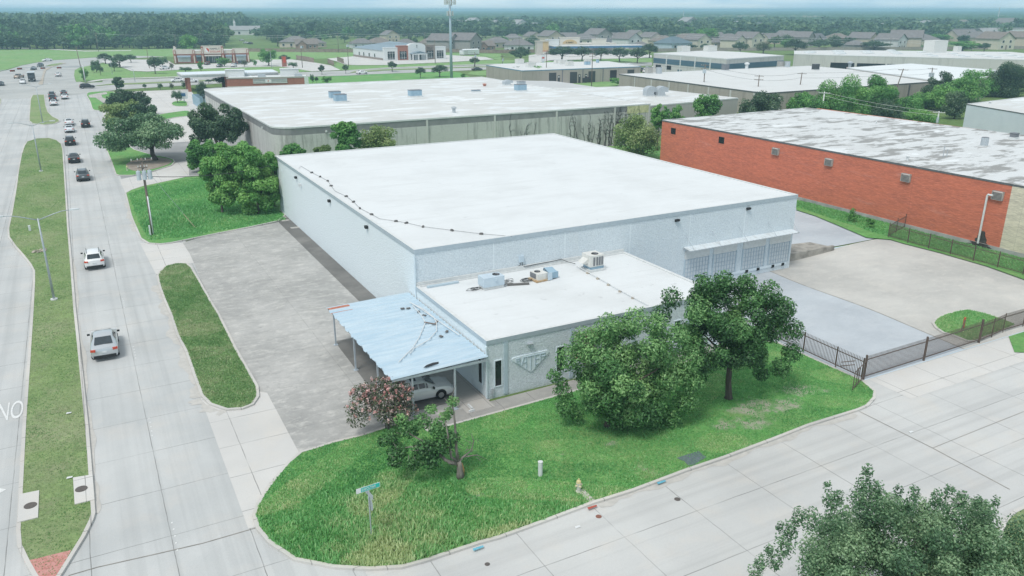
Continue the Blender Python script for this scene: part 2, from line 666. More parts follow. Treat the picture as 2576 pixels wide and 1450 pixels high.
# car park beside the warehouse
pl('parking_lot', ats([(752, 1139), (672, 989), (650, 985), (590, 870), (520, 737), (478, 640), (459, 611), (523, 593.5), (629, 574), (701, 559.5)]) + [(21.6, 103.5), (21.6, 43.3), (18.5, 43.0), (15.0, 43.1), (12, 42.0)], 0.020, 'lot', world=True)
# the sunk strip of paving along the warehouse wall
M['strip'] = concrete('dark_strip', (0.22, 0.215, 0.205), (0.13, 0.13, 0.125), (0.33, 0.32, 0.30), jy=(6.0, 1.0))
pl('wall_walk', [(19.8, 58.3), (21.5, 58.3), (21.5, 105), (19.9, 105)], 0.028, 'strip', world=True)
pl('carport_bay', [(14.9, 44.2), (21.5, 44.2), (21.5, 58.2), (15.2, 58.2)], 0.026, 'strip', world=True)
pl('office_walk', [(19.4, 42.2), (21.45, 42.2), (21.45, 57), (19.4, 57)], 0.05, 'walk', world=True)
M['walk_old'] = concrete('old_walk', (0.40, 0.39, 0.37), (0.28, 0.275, 0.265), (0.44, 0.42, 0.39), jx=(2.4, 0.3), rough=0.5)
pl('office_walk', [(16.3, 41.4), (41.5, 41.9), (41.5, 43.5), (16.3, 43.0)], 0.034, 'walk_old', world=True)

# ---------- raised grass beds
LAWN_P = [(756, 1139), (782, 1132), (843, 1113), (914, 1096), (1000, 1067), (1050, 1054)]
LAWN_W = [(16.3, 41.35), (30, 41.8), (41.5, 41.85), (41.8, 43.3), (44.5, 43.5), (46.1, 41), (46.2, 36), (46.3, 33.3)]
LAWN_Q = [(2204, 988), (2202, 1006), (2185, 1024.6), (2162, 1035), (2038, 1073.6), (1946, 1110), (1824, 1156), (1732, 1187), (1594.6, 1239),
          (1496.6, 1269.5), (1371, 1317), (1258, 1358), (1210.7, 1370.6), (1073, 1416.5), (1011.6, 1433), (929, 1438), (840, 1433), (739, 1413.5),
          (675, 1370.6), (644, 1334), (635, 1300), (642.7, 1275.7), (668.7, 1232.8), (693, 1202), (720.8, 1168.5)]
LAWN = kerbed('corner_lawn', ats(LAWN_P) + LAWN_W + ats(LAWN_Q), (M['kerb'], M['turf_dirt']), h=0.13)
VERGE_P = [(394, 697), (402, 684), (416, 671.5), (444, 664.6), (472, 665), (484, 675), (507, 714), (530, 755), (555, 796), (597, 880), (640, 955), (651, 975), (653, 1000),
           (638.5, 1021), (611, 1032), (569, 1035), (527, 1021), (505, 999), (492, 964), (466, 888), (444, 846), (427.5, 793.6), (411, 755), (400, 724)]
VERGE = kerbed('verge', ats(VERGE_P), (M['kerb'], M['turf_verge']))
MED_P = [(57.7, 1069), (49, 1220), (45.7, 1284), (41.6, 1338), (44.3, 1378), (64.5, 1421), (80.6, 1450), (98, 1478), (115, 1488), (134, 1478), (156, 1450), (215, 1354), (236, 1311), (241, 1294.6),
         (233.7, 1198), (223, 1069), (207, 920), (191.5, 780), (180, 641), (173.5, 571.6), (168, 488), (160, 377), (155.5, 363), (144, 354), (125, 348.4), (91.6, 350), (66.6, 358), (59.7, 369), (52.7, 390), (45, 430),
         (38.9, 474.5), (27.8, 538), (18.9, 577), (20, 599), (36, 622), (55.5, 643.8), (75, 668.8), (83, 685), (83, 712), (79, 780), (69, 920)]
MED = kerbed('median', ats(MED_P), (M['kerb'], M['turf_dry']), wdt=0.2)
MED2_P = [(c[0] * .2776, c[1] * .2776) for c in [(262, 1100), (262, 1060), (275, 900), (292, 866), (340, 862), (405, 862), (418, 960), (440, 1020), (480, 1060), (537, 1088), (545, 1105), (500, 1125), (400, 1137), (290, 1124)]]
MED2 = kerbed('median', ats(MED2_P), (M['kerb'], M['turf_dry']), wdt=0.2)
# a third median up the road behind the crossing: a bare raised strip that turns to grass
STRIP3 = ats([(c[0] * .2776, c[1] * .2776) for c in [(350, 768), (385, 690), (395, 645), (430, 612), (470, 600), (540, 572), (600, 575), (480, 608), (420, 640), (400, 690), (390, 768)]])
M['tan'] = concrete('tan_concrete', (0.47, 0.42, 0.35), (0.40, 0.36, 0.31), (0.5, 0.46, 0.4))
b = MB()
b.prism(STRIP3, 0.0, 0.14)
b.build('median_strip', M['tan'], kind='structure')
pl('median', ats([(c[0] * .2776, c[1] * .2776) for c in [(408, 603), (470, 585), (560, 575), (575, 577), (500, 600)]]), 0.16, 'turf_dry', world=True)
# left-hand kerb stub of the crossing
kerbed('median', ats([(-14, 246), (-2, 246), (4, 250), (3, 262), (-6, 275), (-16, 275)]), (M['kerb'], M['turf_dry']), wdt=0.2)
# lawn with the utility pole, running back beside the trees
NL = ats([(314, 488), (328, 480), (358, 470), (416, 458), (472, 445.5)])
NL += [(19, 133.5), (24, 126.8), (98, 126.8), (98, 104.3), (21.6, 104.3), (21.6, 101.5)]
NL += ats([(701, 558), (629, 573.6), (555, 588), (472, 605), (430, 613.5), (403, 616.5), (372, 614.5), (352, 602), (344, 583), (333, 558), (327, 541), (319, 508)])
NLAWN = kerbed('pole_lawn', NL, (M['kerb'], M['turf']))
# bed round the oak
OAK_P = [(258, 352), (266, 377), (280, 411), (290, 440), (297, 443), (333, 443), (372, 437), (433, 417.5), (441, 409), (437, 402), (420, 397), (380, 390), (340, 378), (322, 366), (300, 350)]
OAKB = kerbed('oak_bed', ats(OAK_P), (M['kerb'], M['turf']))
M['soil'] = simple('bare_soil', (0.25, 0.21, 0.175), 0.95, col2=(0.37, 0.33, 0.28), scale=1.1, space='world')
pl('soil', smoothed(ats([(318, 415), (350, 402), (390, 398), (425, 402), (431, 411), (405, 422), (365, 431), (330, 430)]), 4), 0.125, 'soil', world=True)
# asphalt court of the grey warehouse
M['asphalt'] = concrete('court_asphalt', (0.34, 0.345, 0.345), (0.26, 0.265, 0.27), (0.42, 0.41, 0.39))
pl('court', [(4.4, 133), (27, 128), (27, 172), (4.4, 172)], 0.006, 'asphalt', world=True)
pl('court', [(4.4, 171.9), (27, 171.9), (34, 290), (6.6, 290)], 0.007, 'apron', world=True)
for q in ([(394, 300), (394, 291), (440, 283), (475, 280), (481, 291), (440, 297), (415, 302)],
          [(430, 262), (440, 256), (466, 255), (473, 262), (470, 268), (440, 268)],
          [(217, 237), (238, 232), (285, 232), (318, 250), (345, 262), (330, 280), (268, 282), (244, 279), (232, 276), (226, 258)]):
    kerbed('verge', smoothed(ats(q), 3), (M['kerb'], M['turf']), wdt=0.25)
# wandering path on the corner
pl('path', ats([(250, 276), (262, 262), (240, 247), (226, 247), (222, 241), (246, 236), (268, 233), (270, 238), (255, 240), (258, 247), (272, 252), (284, 259), (272, 270), (268, 277)]), 0.135, 'walk', world=True)

# ---------- crossing, cross road and everything beyond it
pl('crossing', ats([(-80, 250), (-80, 214), (0, 206), (100, 203), (190, 204), (216, 209), (300, 205), (330, 222), (260, 231), (215, 236), (160, 243), (60, 249)]), 0.010, 'far_road', world=True)
pl('far_road', ats([(-80, 214), (-80, 196), (0, 180.5), (14, 178), (55.5, 165), (95, 157.5), (133, 152.3), (250, 144.3), (330, 141), (420, 139.5), (420, 143), (330, 147), (280, 152), (255, 159), (225, 166), (200, 170.5), (188, 177), (186.5, 191), (191, 207), (120, 214)]), 0.012, 'far_road', world=True)
pl('cross_road', ats([(258, 203), (277, 201), (360, 199), (444, 196.5), (600, 190), (749, 182.4), (888, 177.9), (966, 172.5), (1116, 166.6), (1223, 164), (1330, 161.5), (1420, 160.5), (1640, 157.5), (1640, 165.5), (1420, 168.5),
                      (1330, 170), (1223, 175.5), (1132, 179.5), (1044, 183), (930, 187.5), (890, 190), (777, 193.5), (600, 206.5), (530, 212), (400, 219.5), (300, 226.5), (258, 229)]), 0.016, 'far_road', world=True)
b = MB()
for q in ([(238, 217.5), (277, 214.5), (350, 212.5), (444, 208.5), (550, 203.5), (560, 201.5), (444, 205.5), (350, 209.5), (275, 212.5)],
          [(880, 184.5), (966, 178.5), (1044, 175.5), (1132, 172.5), (1223, 169.6), (1230, 168), (1132, 170.5), (1044, 173), (966, 175.5), (890, 181)]):
    b.prism(ats(q), 0.0, 0.18)
b.build('median', M['turf_dry'], kind='structure')
pl('path', ats([(216, 207.5), (232, 203), (260, 199.5), (300, 197.5), (444, 193.2), (600, 187), (600, 188.6), (444, 195), (300, 199.5), (262, 201.8), (236, 206)]), 0.05, 'apron', world=True)
pl('path', ats([(855, 178.5), (890, 176.5), (966, 171), (1116, 165), (1223, 161.5), (1330, 160), (1330, 161), (1223, 162.6), (1116, 166.2), (966, 172.1), (890, 177.6)]), 0.05, 'apron', world=True)
pl('turf', ats([(192, 207), (186.5, 190), (188, 177), (201, 170.5), (233, 164), (262, 159), (305, 170), (330, 180), (372, 181.5), (444, 177), (560, 172), (700, 168), (745, 174), (784, 180), (750, 182), (600, 186.5), (444, 193), (300, 197), (262, 199), (234, 203)]), 0.03, 'field', world=True)
pl('far_lot', ats([(262, 159), (256, 155), (300, 150), (420, 151), (440, 163), (628, 158), (640, 151), (735, 150), (793, 158), (832, 165), (857, 177), (784, 180), (745, 173.6), (700, 167.6), (560, 171.6), (444, 176.5), (372, 180.5), (330, 179), (305, 169.5)]), 0.036, 'apron', world=True)
pl('field', ats([(-160, 182), (-100, 135), (0, 124.6), (60, 123.5), (130, 124), (210, 128), (430, 123), (640, 122), (905, 131), (915, 143), (822, 148), (735, 150), (640, 151), (420, 143), (330, 140.5), (250, 144), (133, 152), (95, 157), (55.5, 164.5), (0, 180)]), 0.02, 'field', world=True)
pl('lane', ats([(-100, 120.5), (0, 121), (60, 121.3), (120, 123), (215, 128.2), (330, 127), (330, 128.4), (215, 130), (120, 125), (50, 123.2), (0, 123), (-100, 123)]), 0.05, 'apron', world=True)
pl('church_lot', ats([(822, 148), (905, 141), (1127, 139), (1221, 144), (1243, 150), (1128, 157), (1046, 160.5), (968, 164), (899, 164.5), (868, 163), (850, 156)]), 0.036, 'apron', world=True)
pl('field', ats([(855, 177), (836, 165), (850, 157), (868, 164), (899, 165.5), (968, 165), (1046, 161.5), (1128, 158), (1243, 151), (1330, 153), (1330, 160), (1223, 161.5), (1116, 165), (966, 171), (890, 176.5)]), 0.026, 'field', world=True)
pl('field', ats([(700, 196), (777, 194), (890, 190.6), (930, 188), (1044, 183.5), (1132, 180), (1160, 184), (1185, 195), (1190, 205), (900, 240), (700, 240)]), 0.026, 'turf', world=True)
pl('field', ats([(1175, 187), (1185, 181), (1225, 178), (1240, 190), (1205, 191)]), 0.03, 'field', world=True)
pl('field', ats([(1100, 134), (1260, 136), (1260, 152), (1220, 144), (1130, 139)]), 0.028, 'field', world=True)
pl('storage_court', ats([(1360, 203), (1379, 205), (1480, 214), (1570, 200), (1640, 180), (1640, 167), (1690, 160), (1660, 190), (1620, 205), (1500, 225), (1370, 215)]), 0.03, 'apron', world=True)
pl('turf', ats([(1438, 211.5), (1522, 205.5), (1570, 208), (1540, 222), (1480, 222)]), 0.05, 'field', world=True)
pl('market_lot', ats([(1330, 140), (1370, 133), (1600, 130), (1640, 140), (1640, 146), (1500, 149), (1380, 153), (1350, 160), (1330, 160)]), 0.03, 'apron', world=True)
pl('field', ats([(1360, 157), (1380, 153.5), (1500, 149.5), (1640, 146.5), (1640, 157), (1500, 159), (1420, 160), (1352, 161)]), 0.034, 'field', world=True)
# grass along the red building, and the dock-side drive
pl('drive', [(63.2, 58.2), (80.5, 58.2), (83.2, 70), (83.5, 128), (63.2, 128)], -0.01, 'slab', world=True)
RG = ats([(2003, 508), (2003, 530), (2050, 545), (2110, 570), (2180, 600), (2240, 605), (2272, 614.6), (2360, 637), (2482, 672), (2576, 705.7), (2700, 752)])
RG += [(86.1, 30), (86.1, 80)]
b = MB()
b.sheet(RG, 0.10)
b.build('side_lawn', M['turf'], kind='structure')
ISL_P = [(c[0] * .3036 + 1886.7, c[1] * .3036 + 566) for c in [(1505, 820), (1530, 785), (1600, 750), (1700, 722), (1790, 706), (1900, 728), (2050, 775), (2150, 810), (2225, 838), (2100, 890), (1960, 940), (1880, 975), (1800, 975), (1690, 930), (1590, 900), (1530, 860)]]
YISL = kerbed('yard_bed', ats(ISL_P), (M['kerb'], M['turf']))
pl('front_lawn', [(60.8, 31.2), (63.5, 33.3), (110, 33.3), (110, 30.4), (66, 30.2), (62, 30.4)], 0.05, 'turf', world=True)
kerbed('south_lawn', smoothed([(110, 18.2), (50, 18.5), (43, 18.8), (39, 18.7), (35.5, 16.5), (34, 12), (33.5, 0), (33, -30), (110, -30)], 3), (M['kerb'], M['turf_dry']))

# wide expansion joints, grit along the gutters
def strip(name, pts, w_, z, mat):
    P = ats(pts)
    b = MB()
    for a_, c_ in zip(P[:-1], P[1:]):
        e = Vector((c_[0] - a_[0], c_[1] - a_[1])).normalized() * (w_ / 2)
        n_ = (-e.y, e.x)
        b.quad((a_[0] - n_[0], a_[1] - n_[1], z), (c_[0] - n_[0], c_[1] - n_[1], z), (c_[0] + n_[0], c_[1] + n_[1], z), (a_[0] + n_[0], a_[1] + n_[1], z))
    b.build(name, M[mat], kind='structure')


strip('road_joint', [(2162, 1036), (2250, 1080), (2346, 1128), (2450, 1184), (2540, 1232)], 0.06, 0.018, 'joint')
strip('road_joint', [(172, 1449), (244, 1428), (400, 1393), (512, 1367), (660, 1324)], 0.055, 0.018, 'joint')
strip('road_joint', [(2346, 1128), (2470, 1078), (2576, 1036)], 0.035, 0.018, 'joint')
M['grit'] = simple('gutter_grit', (0.53, 0.515, 0.485), 0.95, col2=(0.45, 0.44, 0.415), scale=2.0, space='world')
rg = random.Random(17)


def grit(line_, w0, side):
    P = ats(line_)
    L_, R_ = [], []
    for k in range(len(P) - 1):
        for j in range(14):
            t_ = j / 14
            x, y = P[k][0] + (P[k + 1][0] - P[k][0]) * t_, P[k][1] + (P[k + 1][1] - P[k][1]) * t_
            e = Vector((P[k + 1][0] - P[k][0], P[k + 1][1] - P[k][1])).normalized()
            n_ = Vector((-e.y, e.x)) * side
            ph = (k * 14 + j) * .33
            q = w0 * (.55 + .3 * math.sin(ph) + .15 * math.sin(2.7 * ph) + rg.uniform(-.06, .06))
            L_.append((x - n_.x * .05, y - n_.y * .05))
            R_.append((x + n_.x * q, y + n_.y * q))
    b = MB()
    for k in range(len(L_) - 1):
        b.quad((*L_[k], .016), (*L_[k + 1], .016), (*R_[k + 1], .016), (*R_[k], .016))
    b.build('gutter_grit', M['grit'], kind='structure')


grit([(505, 1000), (494, 966), (466, 888), (444, 846), (427, 793), (411, 755), (396, 715)], 0.75, 1)
grit([(344, 583), (333, 558), (327, 541), (319, 508)], 0.6, 1)
grit([(500, 1003), (515, 1018), (540, 1030), (570, 1038)], 0.9, -1)
grit([(2150, 1042), (2038, 1075), (1946, 1112), (1824, 1158), (1732, 1189), (1594, 1241), (1496, 1272)], 0.5, 1)
grit([(239, 1294), (234, 1190), (224, 1069), (208, 920), (192, 780), (181, 641)], 0.35, -1)

BARE = [(1762, 1083, 20), (1852, 1042, 28), (1905, 1072, 18), (1955, 1036, 24), (1990, 1028, 16), (1812, 1062, 16), (768, 1308, 11), (1145, 1266, 12)]
BAREW = [(*at(px, py), r * math.hypot(*at(px, py)) / 2100) for px, py, r in BARE]

# ================================================================== the white warehouse and what stands on it
def aggregate(name, col, dark, seam_x=None, seam_y=None, seam_col=None, streak=None, sc=1.0, fine=0.55):
    m, t, p = nodes_of(name)
    p.inputs['Roughness'].default_value = 0.9
    p.inputs['Specular IOR Level'].default_value = 0.2
    v = coords(t)
    c = mixc(t, mathn(t, 'MULTIPLY', noise(t, v, 8.0 * sc, 3, 0.75, 0.38, 0.68), fine), col, dark)
    c = mixc(t, mathn(t, 'MULTIPLY', noise(t, v, 0.25, 4, 0.6), 0.16), c, dark)
    if streak:
        st = coords(t, 'world', (1, 1, 0.10))
        c = mixc(t, mathn(t, 'MULTIPLY', noise(t, st, 0.8, 5, 0.7, 0.52, 0.70), streak[1]), c, streak[0])
    for ax, j in (('X', seam_x), ('Y', seam_y)):
        if j:
            k = joint(t, coords(t), ax, j[0], j[1], j[2])
            c = mixc(t, mathn(t, 'MULTIPLY', k, 0.8), c, seam_col or col)
    t.links.new(c, p.inputs['Base Color'])
    bump(t, p, noise(t, v, 9.0 * sc, 3, 0.7, 0.3, 0.7), 0.6, 0.05)
    return m


def membrane(name, col, dirt, patch=None, seams=2.4, amt=0.35):
    m, t, p = nodes_of(name)
    p.inputs['Roughness'].default_value = 0.75
    p.inputs['Specular IOR Level'].default_value = 0.3
    v = coords(t)
    c = mixc(t, mathn(t, 'MULTIPLY', noise(t, v, 0.16, 6, 0.65, 0.46, 0.72), amt), col, dirt)
    st = coords(t, 'world', (0.25, 1.6, 1))
    c = mixc(t, mathn(t, 'MULTIPLY', noise(t, st, 0.5, 6, 0.7, 0.52, 0.74), amt), c, dirt)
    sp = noise(t, v, 1.1, 3, 0.6, 0.67, 0.72)
    c = mixc(t, mathn(t, 'MULTIPLY', sp, 0.35), c, tuple(x * 0.7 for x in dirt))
    if patch:
        c = mixc(t, mathn(t, 'MULTIPLY', noise(t, coords(t, 'world', (0.6, 1.5, 1)), patch[1], 5, 0.65, 0.51, 0.59), patch[2]), c, patch[0])
        c = mixc(t, mathn(t, 'MULTIPLY', noise(t, coords(t, 'world', (0.5, 1.2, 1)), patch[1] * 0.7, 4, 0.55, 0.62, 0.64), 0.8), c, (0.74, 0.77, 0.78))
    if seams:
        c = mixc(t, mathn(t, 'MULTIPLY', joint(t, coords(t), 'Y', seams, 0.6, 0.06), 0.28), c, dirt)
    t.links.new(c, p.inputs['Base Color'])
    return m


M['agg'] = aggregate('pale_blue_aggregate', (0.73, 0.80, 0.845), (0.52, 0.59, 0.64), (6.93, 21.5, 0.10), (7.0, 56.0, 0.10), (0.78, 0.85, 0.89), ((0.70, 0.73, 0.74), 0.25), fine=0.8)
M['paintwall'] = simple('pale_blue_paint', (0.71, 0.79, 0.84), 0.7, col2=(0.64, 0.73, 0.79), scale=1.5, space='world')
M['membrane'] = membrane('white_membrane', (0.675, 0.70, 0.71), (0.53, 0.545, 0.545), amt=0.45)
M['edge'] = simple('edge_metal', (0.40, 0.475, 0.53), 0.5, 0.1, col2=(0.46, 0.53, 0.58), space='world')
M['lip'] = simple('roof_lip', (0.67, 0.69, 0.69), 0.6, space='world')
M['trim'] = simple('blue_grey_trim', (0.43, 0.53, 0.60), 0.55, col2=(0.48, 0.58, 0.64), space='world')
M['doorgrey'] = simple('door_slat_grey', (0.36, 0.44, 0.50), 0.5, 0.1, col2=(0.46, 0.55, 0.62), space='world')
M['doorpanel'] = simple('door_panel', (0.62, 0.66, 0.69), 0.6, col2=(0.55, 0.60, 0.64), space='world')
M['glass_dark'] = simple('dark_glass', (0.012, 0.016, 0.02), 0.12, col2=(0.02, 0.025, 0.03), spec=0.6)
M['black'] = simple('black_paint', (0.02, 0.02, 0.022), 0.6)
M['rubber'] = simple('rubber', (0.018, 0.018, 0.018), 0.9)
M['galv'] = simple('galvanised', (0.52, 0.56, 0.59), 0.45, 0.35, col2=(0.42, 0.46, 0.49), scale=6)
M['white'] = simple('white_paint', (0.70, 0.72, 0.725), 0.5)
M['wire'] = simple('cable_black', (0.05, 0.055, 0.06), 0.7)
M['block'] = simple('concrete_block', (0.16, 0.155, 0.15), 0.9)
M['acbody'] = simple('pale_blue_sheet_steel', (0.56, 0.655, 0.73), 0.5, 0.1, col2=(0.50, 0.60, 0.68), scale=2)
M['acwhite'] = simple('off_white_sheet_steel', (0.72, 0.72, 0.69), 0.5, 0.1, col2=(0.63, 0.63, 0.60), scale=2)
M['acblue'] = simple('blue_sheet_steel', (0.33, 0.47, 0.57), 0.5, 0.1, col2=(0.27, 0.40, 0.50), scale=2)
M['grille'] = simple('grille_grey', (0.20, 0.21, 0.23), 0.6)

WX0, WX1, WY0, WY1, WZ = 21.5, 63.05, 56.1, 104.1, 7.2
OX1, OY0, OZ = 41.65, 43.55, 4.2
wh = thing('warehouse', 'large white flat-roofed warehouse with pebbled pale blue walls and a low office wing', 'warehouse', (42, 80, 0))


def flat_roof(parent, poly, z, mem, edge, lip=True, fascia_h=0.28, proud=0.05, name='roof', lip_h=0.10, lip_m=None):
    """membrane inside a low lip, metal edge band round the wall head"""
    o, r = inset(poly, 0.22)
    b = MB()
    b.sheet(o if not lip else r, z)
    b.build(name, mem, parent)
    b = MB()
    n = len(o)
    _, po = inset(o, -proud)
    for i in range(n):
        j = (i + 1) % n
        b.quad((*po[i], z - fascia_h), (*po[j], z - fascia_h), (*po[j], z + lip_h), (*po[i], z + lip_h), m=0)
        b.quad((*po[i], z + lip_h), (*po[j], z + lip_h), (*r[j], z + lip_h), (*r[i], z + lip_h), m=1)
        b.quad((*r[i], z + lip_h), (*r[j], z + lip_h), (*r[j], z - 0.02), (*r[i], z - 0.02), m=1)
        b.quad((*po[j], z - fascia_h), (*po[i], z - fascia_h), (*o[i], z - fascia_h), (*o[j], z - fascia_h), m=0)
    b.build('fascia', [edge, lip_m or M['lip']], parent)


def rect(x0, x1, y0, y1):
    return [(x0, y0), (x1, y0), (x1, y1), (x0, y1)]


b = MB()
b.prism(rect(WX0, WX1, WY0, WY1), -0.7, WZ - 0.05)
b.build('wall', M['agg'], wh)
flat_roof(wh, rect(WX0, WX1, WY0, WY1), WZ, M['membrane'], M['edge'])
b = MB()
b.prism(rect(WX0, OX1, OY0, WY0), -0.3, OZ - 0.05)
b.build('office_wall', M['agg'], wh)
flat_roof(wh, rect(WX0, OX1, OY0, WY0 - 0.02), OZ, M['membrane'], M['edge'], fascia_h=0.22)
b = MB()
b.box(WX0, OX1 - 0.1, WY0 - 0.14, WY0 - 0.02, OZ + 0.1, OZ + 0.38)
b.build('flashing', M['lip'], wh)
# office front: flat strips, windows in white reveals, relief panel
for x in (22.78, 28.05, 33.4, 38.6):
    b = MB()
    b.box(x, x + 0.27, OY0 - 0.06, OY0 - 0.003, 0.08, OZ - 0.24)
    b.build('wall_strip', M['trim'], wh)


def tall_window(x0, x1, z0, z1, axis='y', at_=OY0):
    f = MB()
    g_ = MB()
    if axis == 'y':
        for a in ((x0 - 0.07, x0, z0 - 0.07, z1 + 0.07), (x1, x1 + 0.07, z0 - 0.07, z1 + 0.07), (x0, x1, z1, z1 + 0.07), (x0, x1, z0 - 0.07, z0)):
            f.box(a[0], a[1], at_ - 0.05, at_ + 0.02, a[2], a[3])
        g_.box(x0, x1, at_ - 0.012, at_ + 0.02, z0, z1)
    else:
        for a in ((x0 - 0.07, x0, z0 - 0.07, z1 + 0.07), (x1, x1 + 0.07, z0 - 0.07, z1 + 0.07), (x0, x1, z1, z1 + 0.07), (x0, x1, z0 - 0.07, z0)):
            f.box(at_ - 0.05, at_ + 0.02, a[0], a[1], a[2], a[3])
        g_.box(at_ - 0.012, at_ + 0.02, x0, x1, z0, z1)
    o = g_.build('window', M['glass_dark'], wh)
    f.build('frame', M['paintwall'], o)


for a in ((22.1, 22.58), (26.98, 27.6), (29.6, 30.15), (35.3, 35.95), (37.4, 37.95)):
    tall_window(a[0], a[1], 0.82, 2.68)
tall_window(44.28, 44.8, 0.82, 2.6, 'x', WX0)
# triangular relief with letters cut to its outline: B A T E P
rb = MB()
tri = [(23.38, 2.56), (23.5, 2.66), (26.15, 2.68), (26.3, 2.55), (26.24, 2.4), (24.98, 1.34), (24.8, 1.34), (23.42, 2.44)]
y0, y1 = OY0 - 0.07, OY0 - 0.0
n = len(tri)
for i in range(n):
    j = (i + 1) % n
    rb.quad((tri[j][0], y1, tri[j][1]), (tri[i][0], y1, tri[i][1]), (tri[i][0], y0, tri[i][1]), (tri[j][0], y0, tri[j][1]))
rb.quad(*[(p[0], y0, p[1]) for p in tri[::-1]])
rel = rb.build('relief_panel', M['paintwall'], wh)


def strokes(mb, segs, y, th, wd):
    for (xa, za), (xb, zb) in segs:
        L = math.hypot(xb - xa, zb - za)
        mb.obox(((xa + xb) / 2, y, (za + zb) / 2), (L + wd * 0.6, th, wd), ry=-math.atan2(zb - za, xb - xa))


lb = MB()
T = 2.52
strokes(lb, [((23.72, T), (23.72, 2.24)), ((23.72, T), (23.98, T)), ((23.98, T), (23.98, 2.2)), ((23.74, 2.36), (23.98, 2.36)), ((23.80, 2.2), (24.02, 2.07)),
             ((24.14, 1.98), (24.28, T)), ((24.28, T), (24.48, T)), ((24.48, T), (24.48, 1.74)), ((24.2, 2.14), (24.46, 2.14)),
             ((24.60, T), (25.08, T)), ((24.84, T), (24.84, 1.48)),
             ((25.2, T), (25.2, 1.64)), ((25.2, T), (25.5, T)), ((25.2, 2.2), (25.46, 2.2)), ((25.22, 1.78), (25.42, 1.85)),
             ((25.62, T), (25.62, 2.0)), ((25.62, T), (25.98, T)), ((25.98, T), (25.98, 2.32)), ((25.64, 2.3), (25.96, 2.3))], OY0 - 0.085, 0.05, 0.055)
lb.build('letters', M['trim'], rel)
b = MB()
b.box(21.75, 21.95, OY0 - 0.16, OY0 - 0.003, 0.35, 0.75)
b.cyl(21.85, OY0 - 0.1, 0.05, 0.35, 0.03, n=6)
b.build('meter_box', M['galv'], wh)
b = MB()
b.box(24.55, 24.95, OY0 - 0.25, OY0 - 0.003, 3.42, 3.5)
b.build('light_bracket', M['galv'], wh)
# corner downpipes
for x, y, z in ((21.42, 56.02, 7.0), (21.42, 43.48, 4.0)):
    b = MB()
    b.box(x - 0.05, x + 0.05, y - 0.05, y + 0.05, 0.1, z - 0.1)
    b.build('downpipe', M['paintwall'], wh)
# docks
DOCK = [(48.85, 51.9), (52.42, 55.45), (56.25, 59.3), (59.85, 62.75)]
for x0, x1 in DOCK:
    b = MB()
    b.box(x0, x1, WY0 - 0.05, WY0 - 0.004, 2.46, 3.34)
    b.build('lintel_panel', M['lip'], wh)
    b = MB()
    b.box(x0 + 0.08, x1 - 0.08, WY0 - 0.03, WY0 - 0.002, 0.3, 2.46)
    dr = b.build('dock_door', M['doorpanel'], wh)
    f = MB()
    for k in range(9):
        x = x0 + 0.08 + (x1 - x0 - 0.16) * k / 8
        f.box(x - 0.03, x + 0.03, WY0 - 0.07, WY0 - 0.032, 0.3, 2.44)
    for z in (0.34, 0.72, 1.15, 1.55, 1.98, 2.38):
        f.box(x0 + 0.08, x1 - 0.08, WY0 - 0.06, WY0 - 0.031, z - 0.02, z + 0.02)
    f.build('frame', M['doorgrey'], dr)
    for xa, xb_ in ((x0 - 0.02, x0 + 0.08), (x1 - 0.08, x1 + 0.02)):
        b = MB()
        b.box(xa, xb_, WY0 - 0.09, WY0 - 0.002, 0.3, 2.5)
        b.build('door_jamb', M['trim'], dr)
    for x in (x0 + 0.75, x1 - 0.75):
        b = MB()
        b.box(x - 0.16, x + 0.16, WY0 - 0.14, WY0 - 0.003, -0.08, 0.2)
        b.build('dock_bumper', M['rubber'], wh)
b = MB()
b.box(48.4, 62.6, WY0 - 0.07, WY0 - 0.003, -0.02, 0.24)
b.build('dock_curb', M['paintwall'], wh)
# dock canopy: corrugated sheet on hanger rods
cb = MB()
n = 70
for i in range(n):
    xa, xb_ = 48.6 + 14.2 * i / n, 48.6 + 14.2 * (i + 1) / n
    za, zb_ = (0.03 if i % 2 else 0.0), (0.0 if i % 2 else 0.03)
    cb.quad((xa, WY0 - 1.05, 3.6 + za), (xb_, WY0 - 1.05, 3.6 + zb_), (xb_, WY0 - 0.02, 3.72 + zb_), (xa, WY0 - 0.02, 3.72 + za))
M['canopy'] = simple('weathered_sheet', (0.66, 0.71, 0.74), 0.5, 0.15, col2=(0.45, 0.45, 0.43), scale=2.5, lo=0.5, hi=0.8, space='world', stretch=(2, 0.4, 1))
cn = cb.build('dock_canopy', M['canopy'], wh)
b = MB()
b.box(48.58, 62.82, WY0 - 1.09, WY0 - 1.03, 3.54, 3.6)
b.box(48.58, 48.64, WY0 - 1.03, WY0 - 0.02, 3.56, 3.62)
b.box(62.76, 62.82, WY0 - 1.03, WY0 - 0.02, 3.56, 3.62)
b.build('frame', M['galv'], cn)
for x in (48.75, 52.0, 55.45, 59.3, 62.4):
    b = MB()
    b.tube([(x, WY0 - 0.03, 4.9), (x + 0.35, WY0 - 1.02, 3.62)], 0.022, 5)
    b.build('hanger_rod', M['galv'], cn)
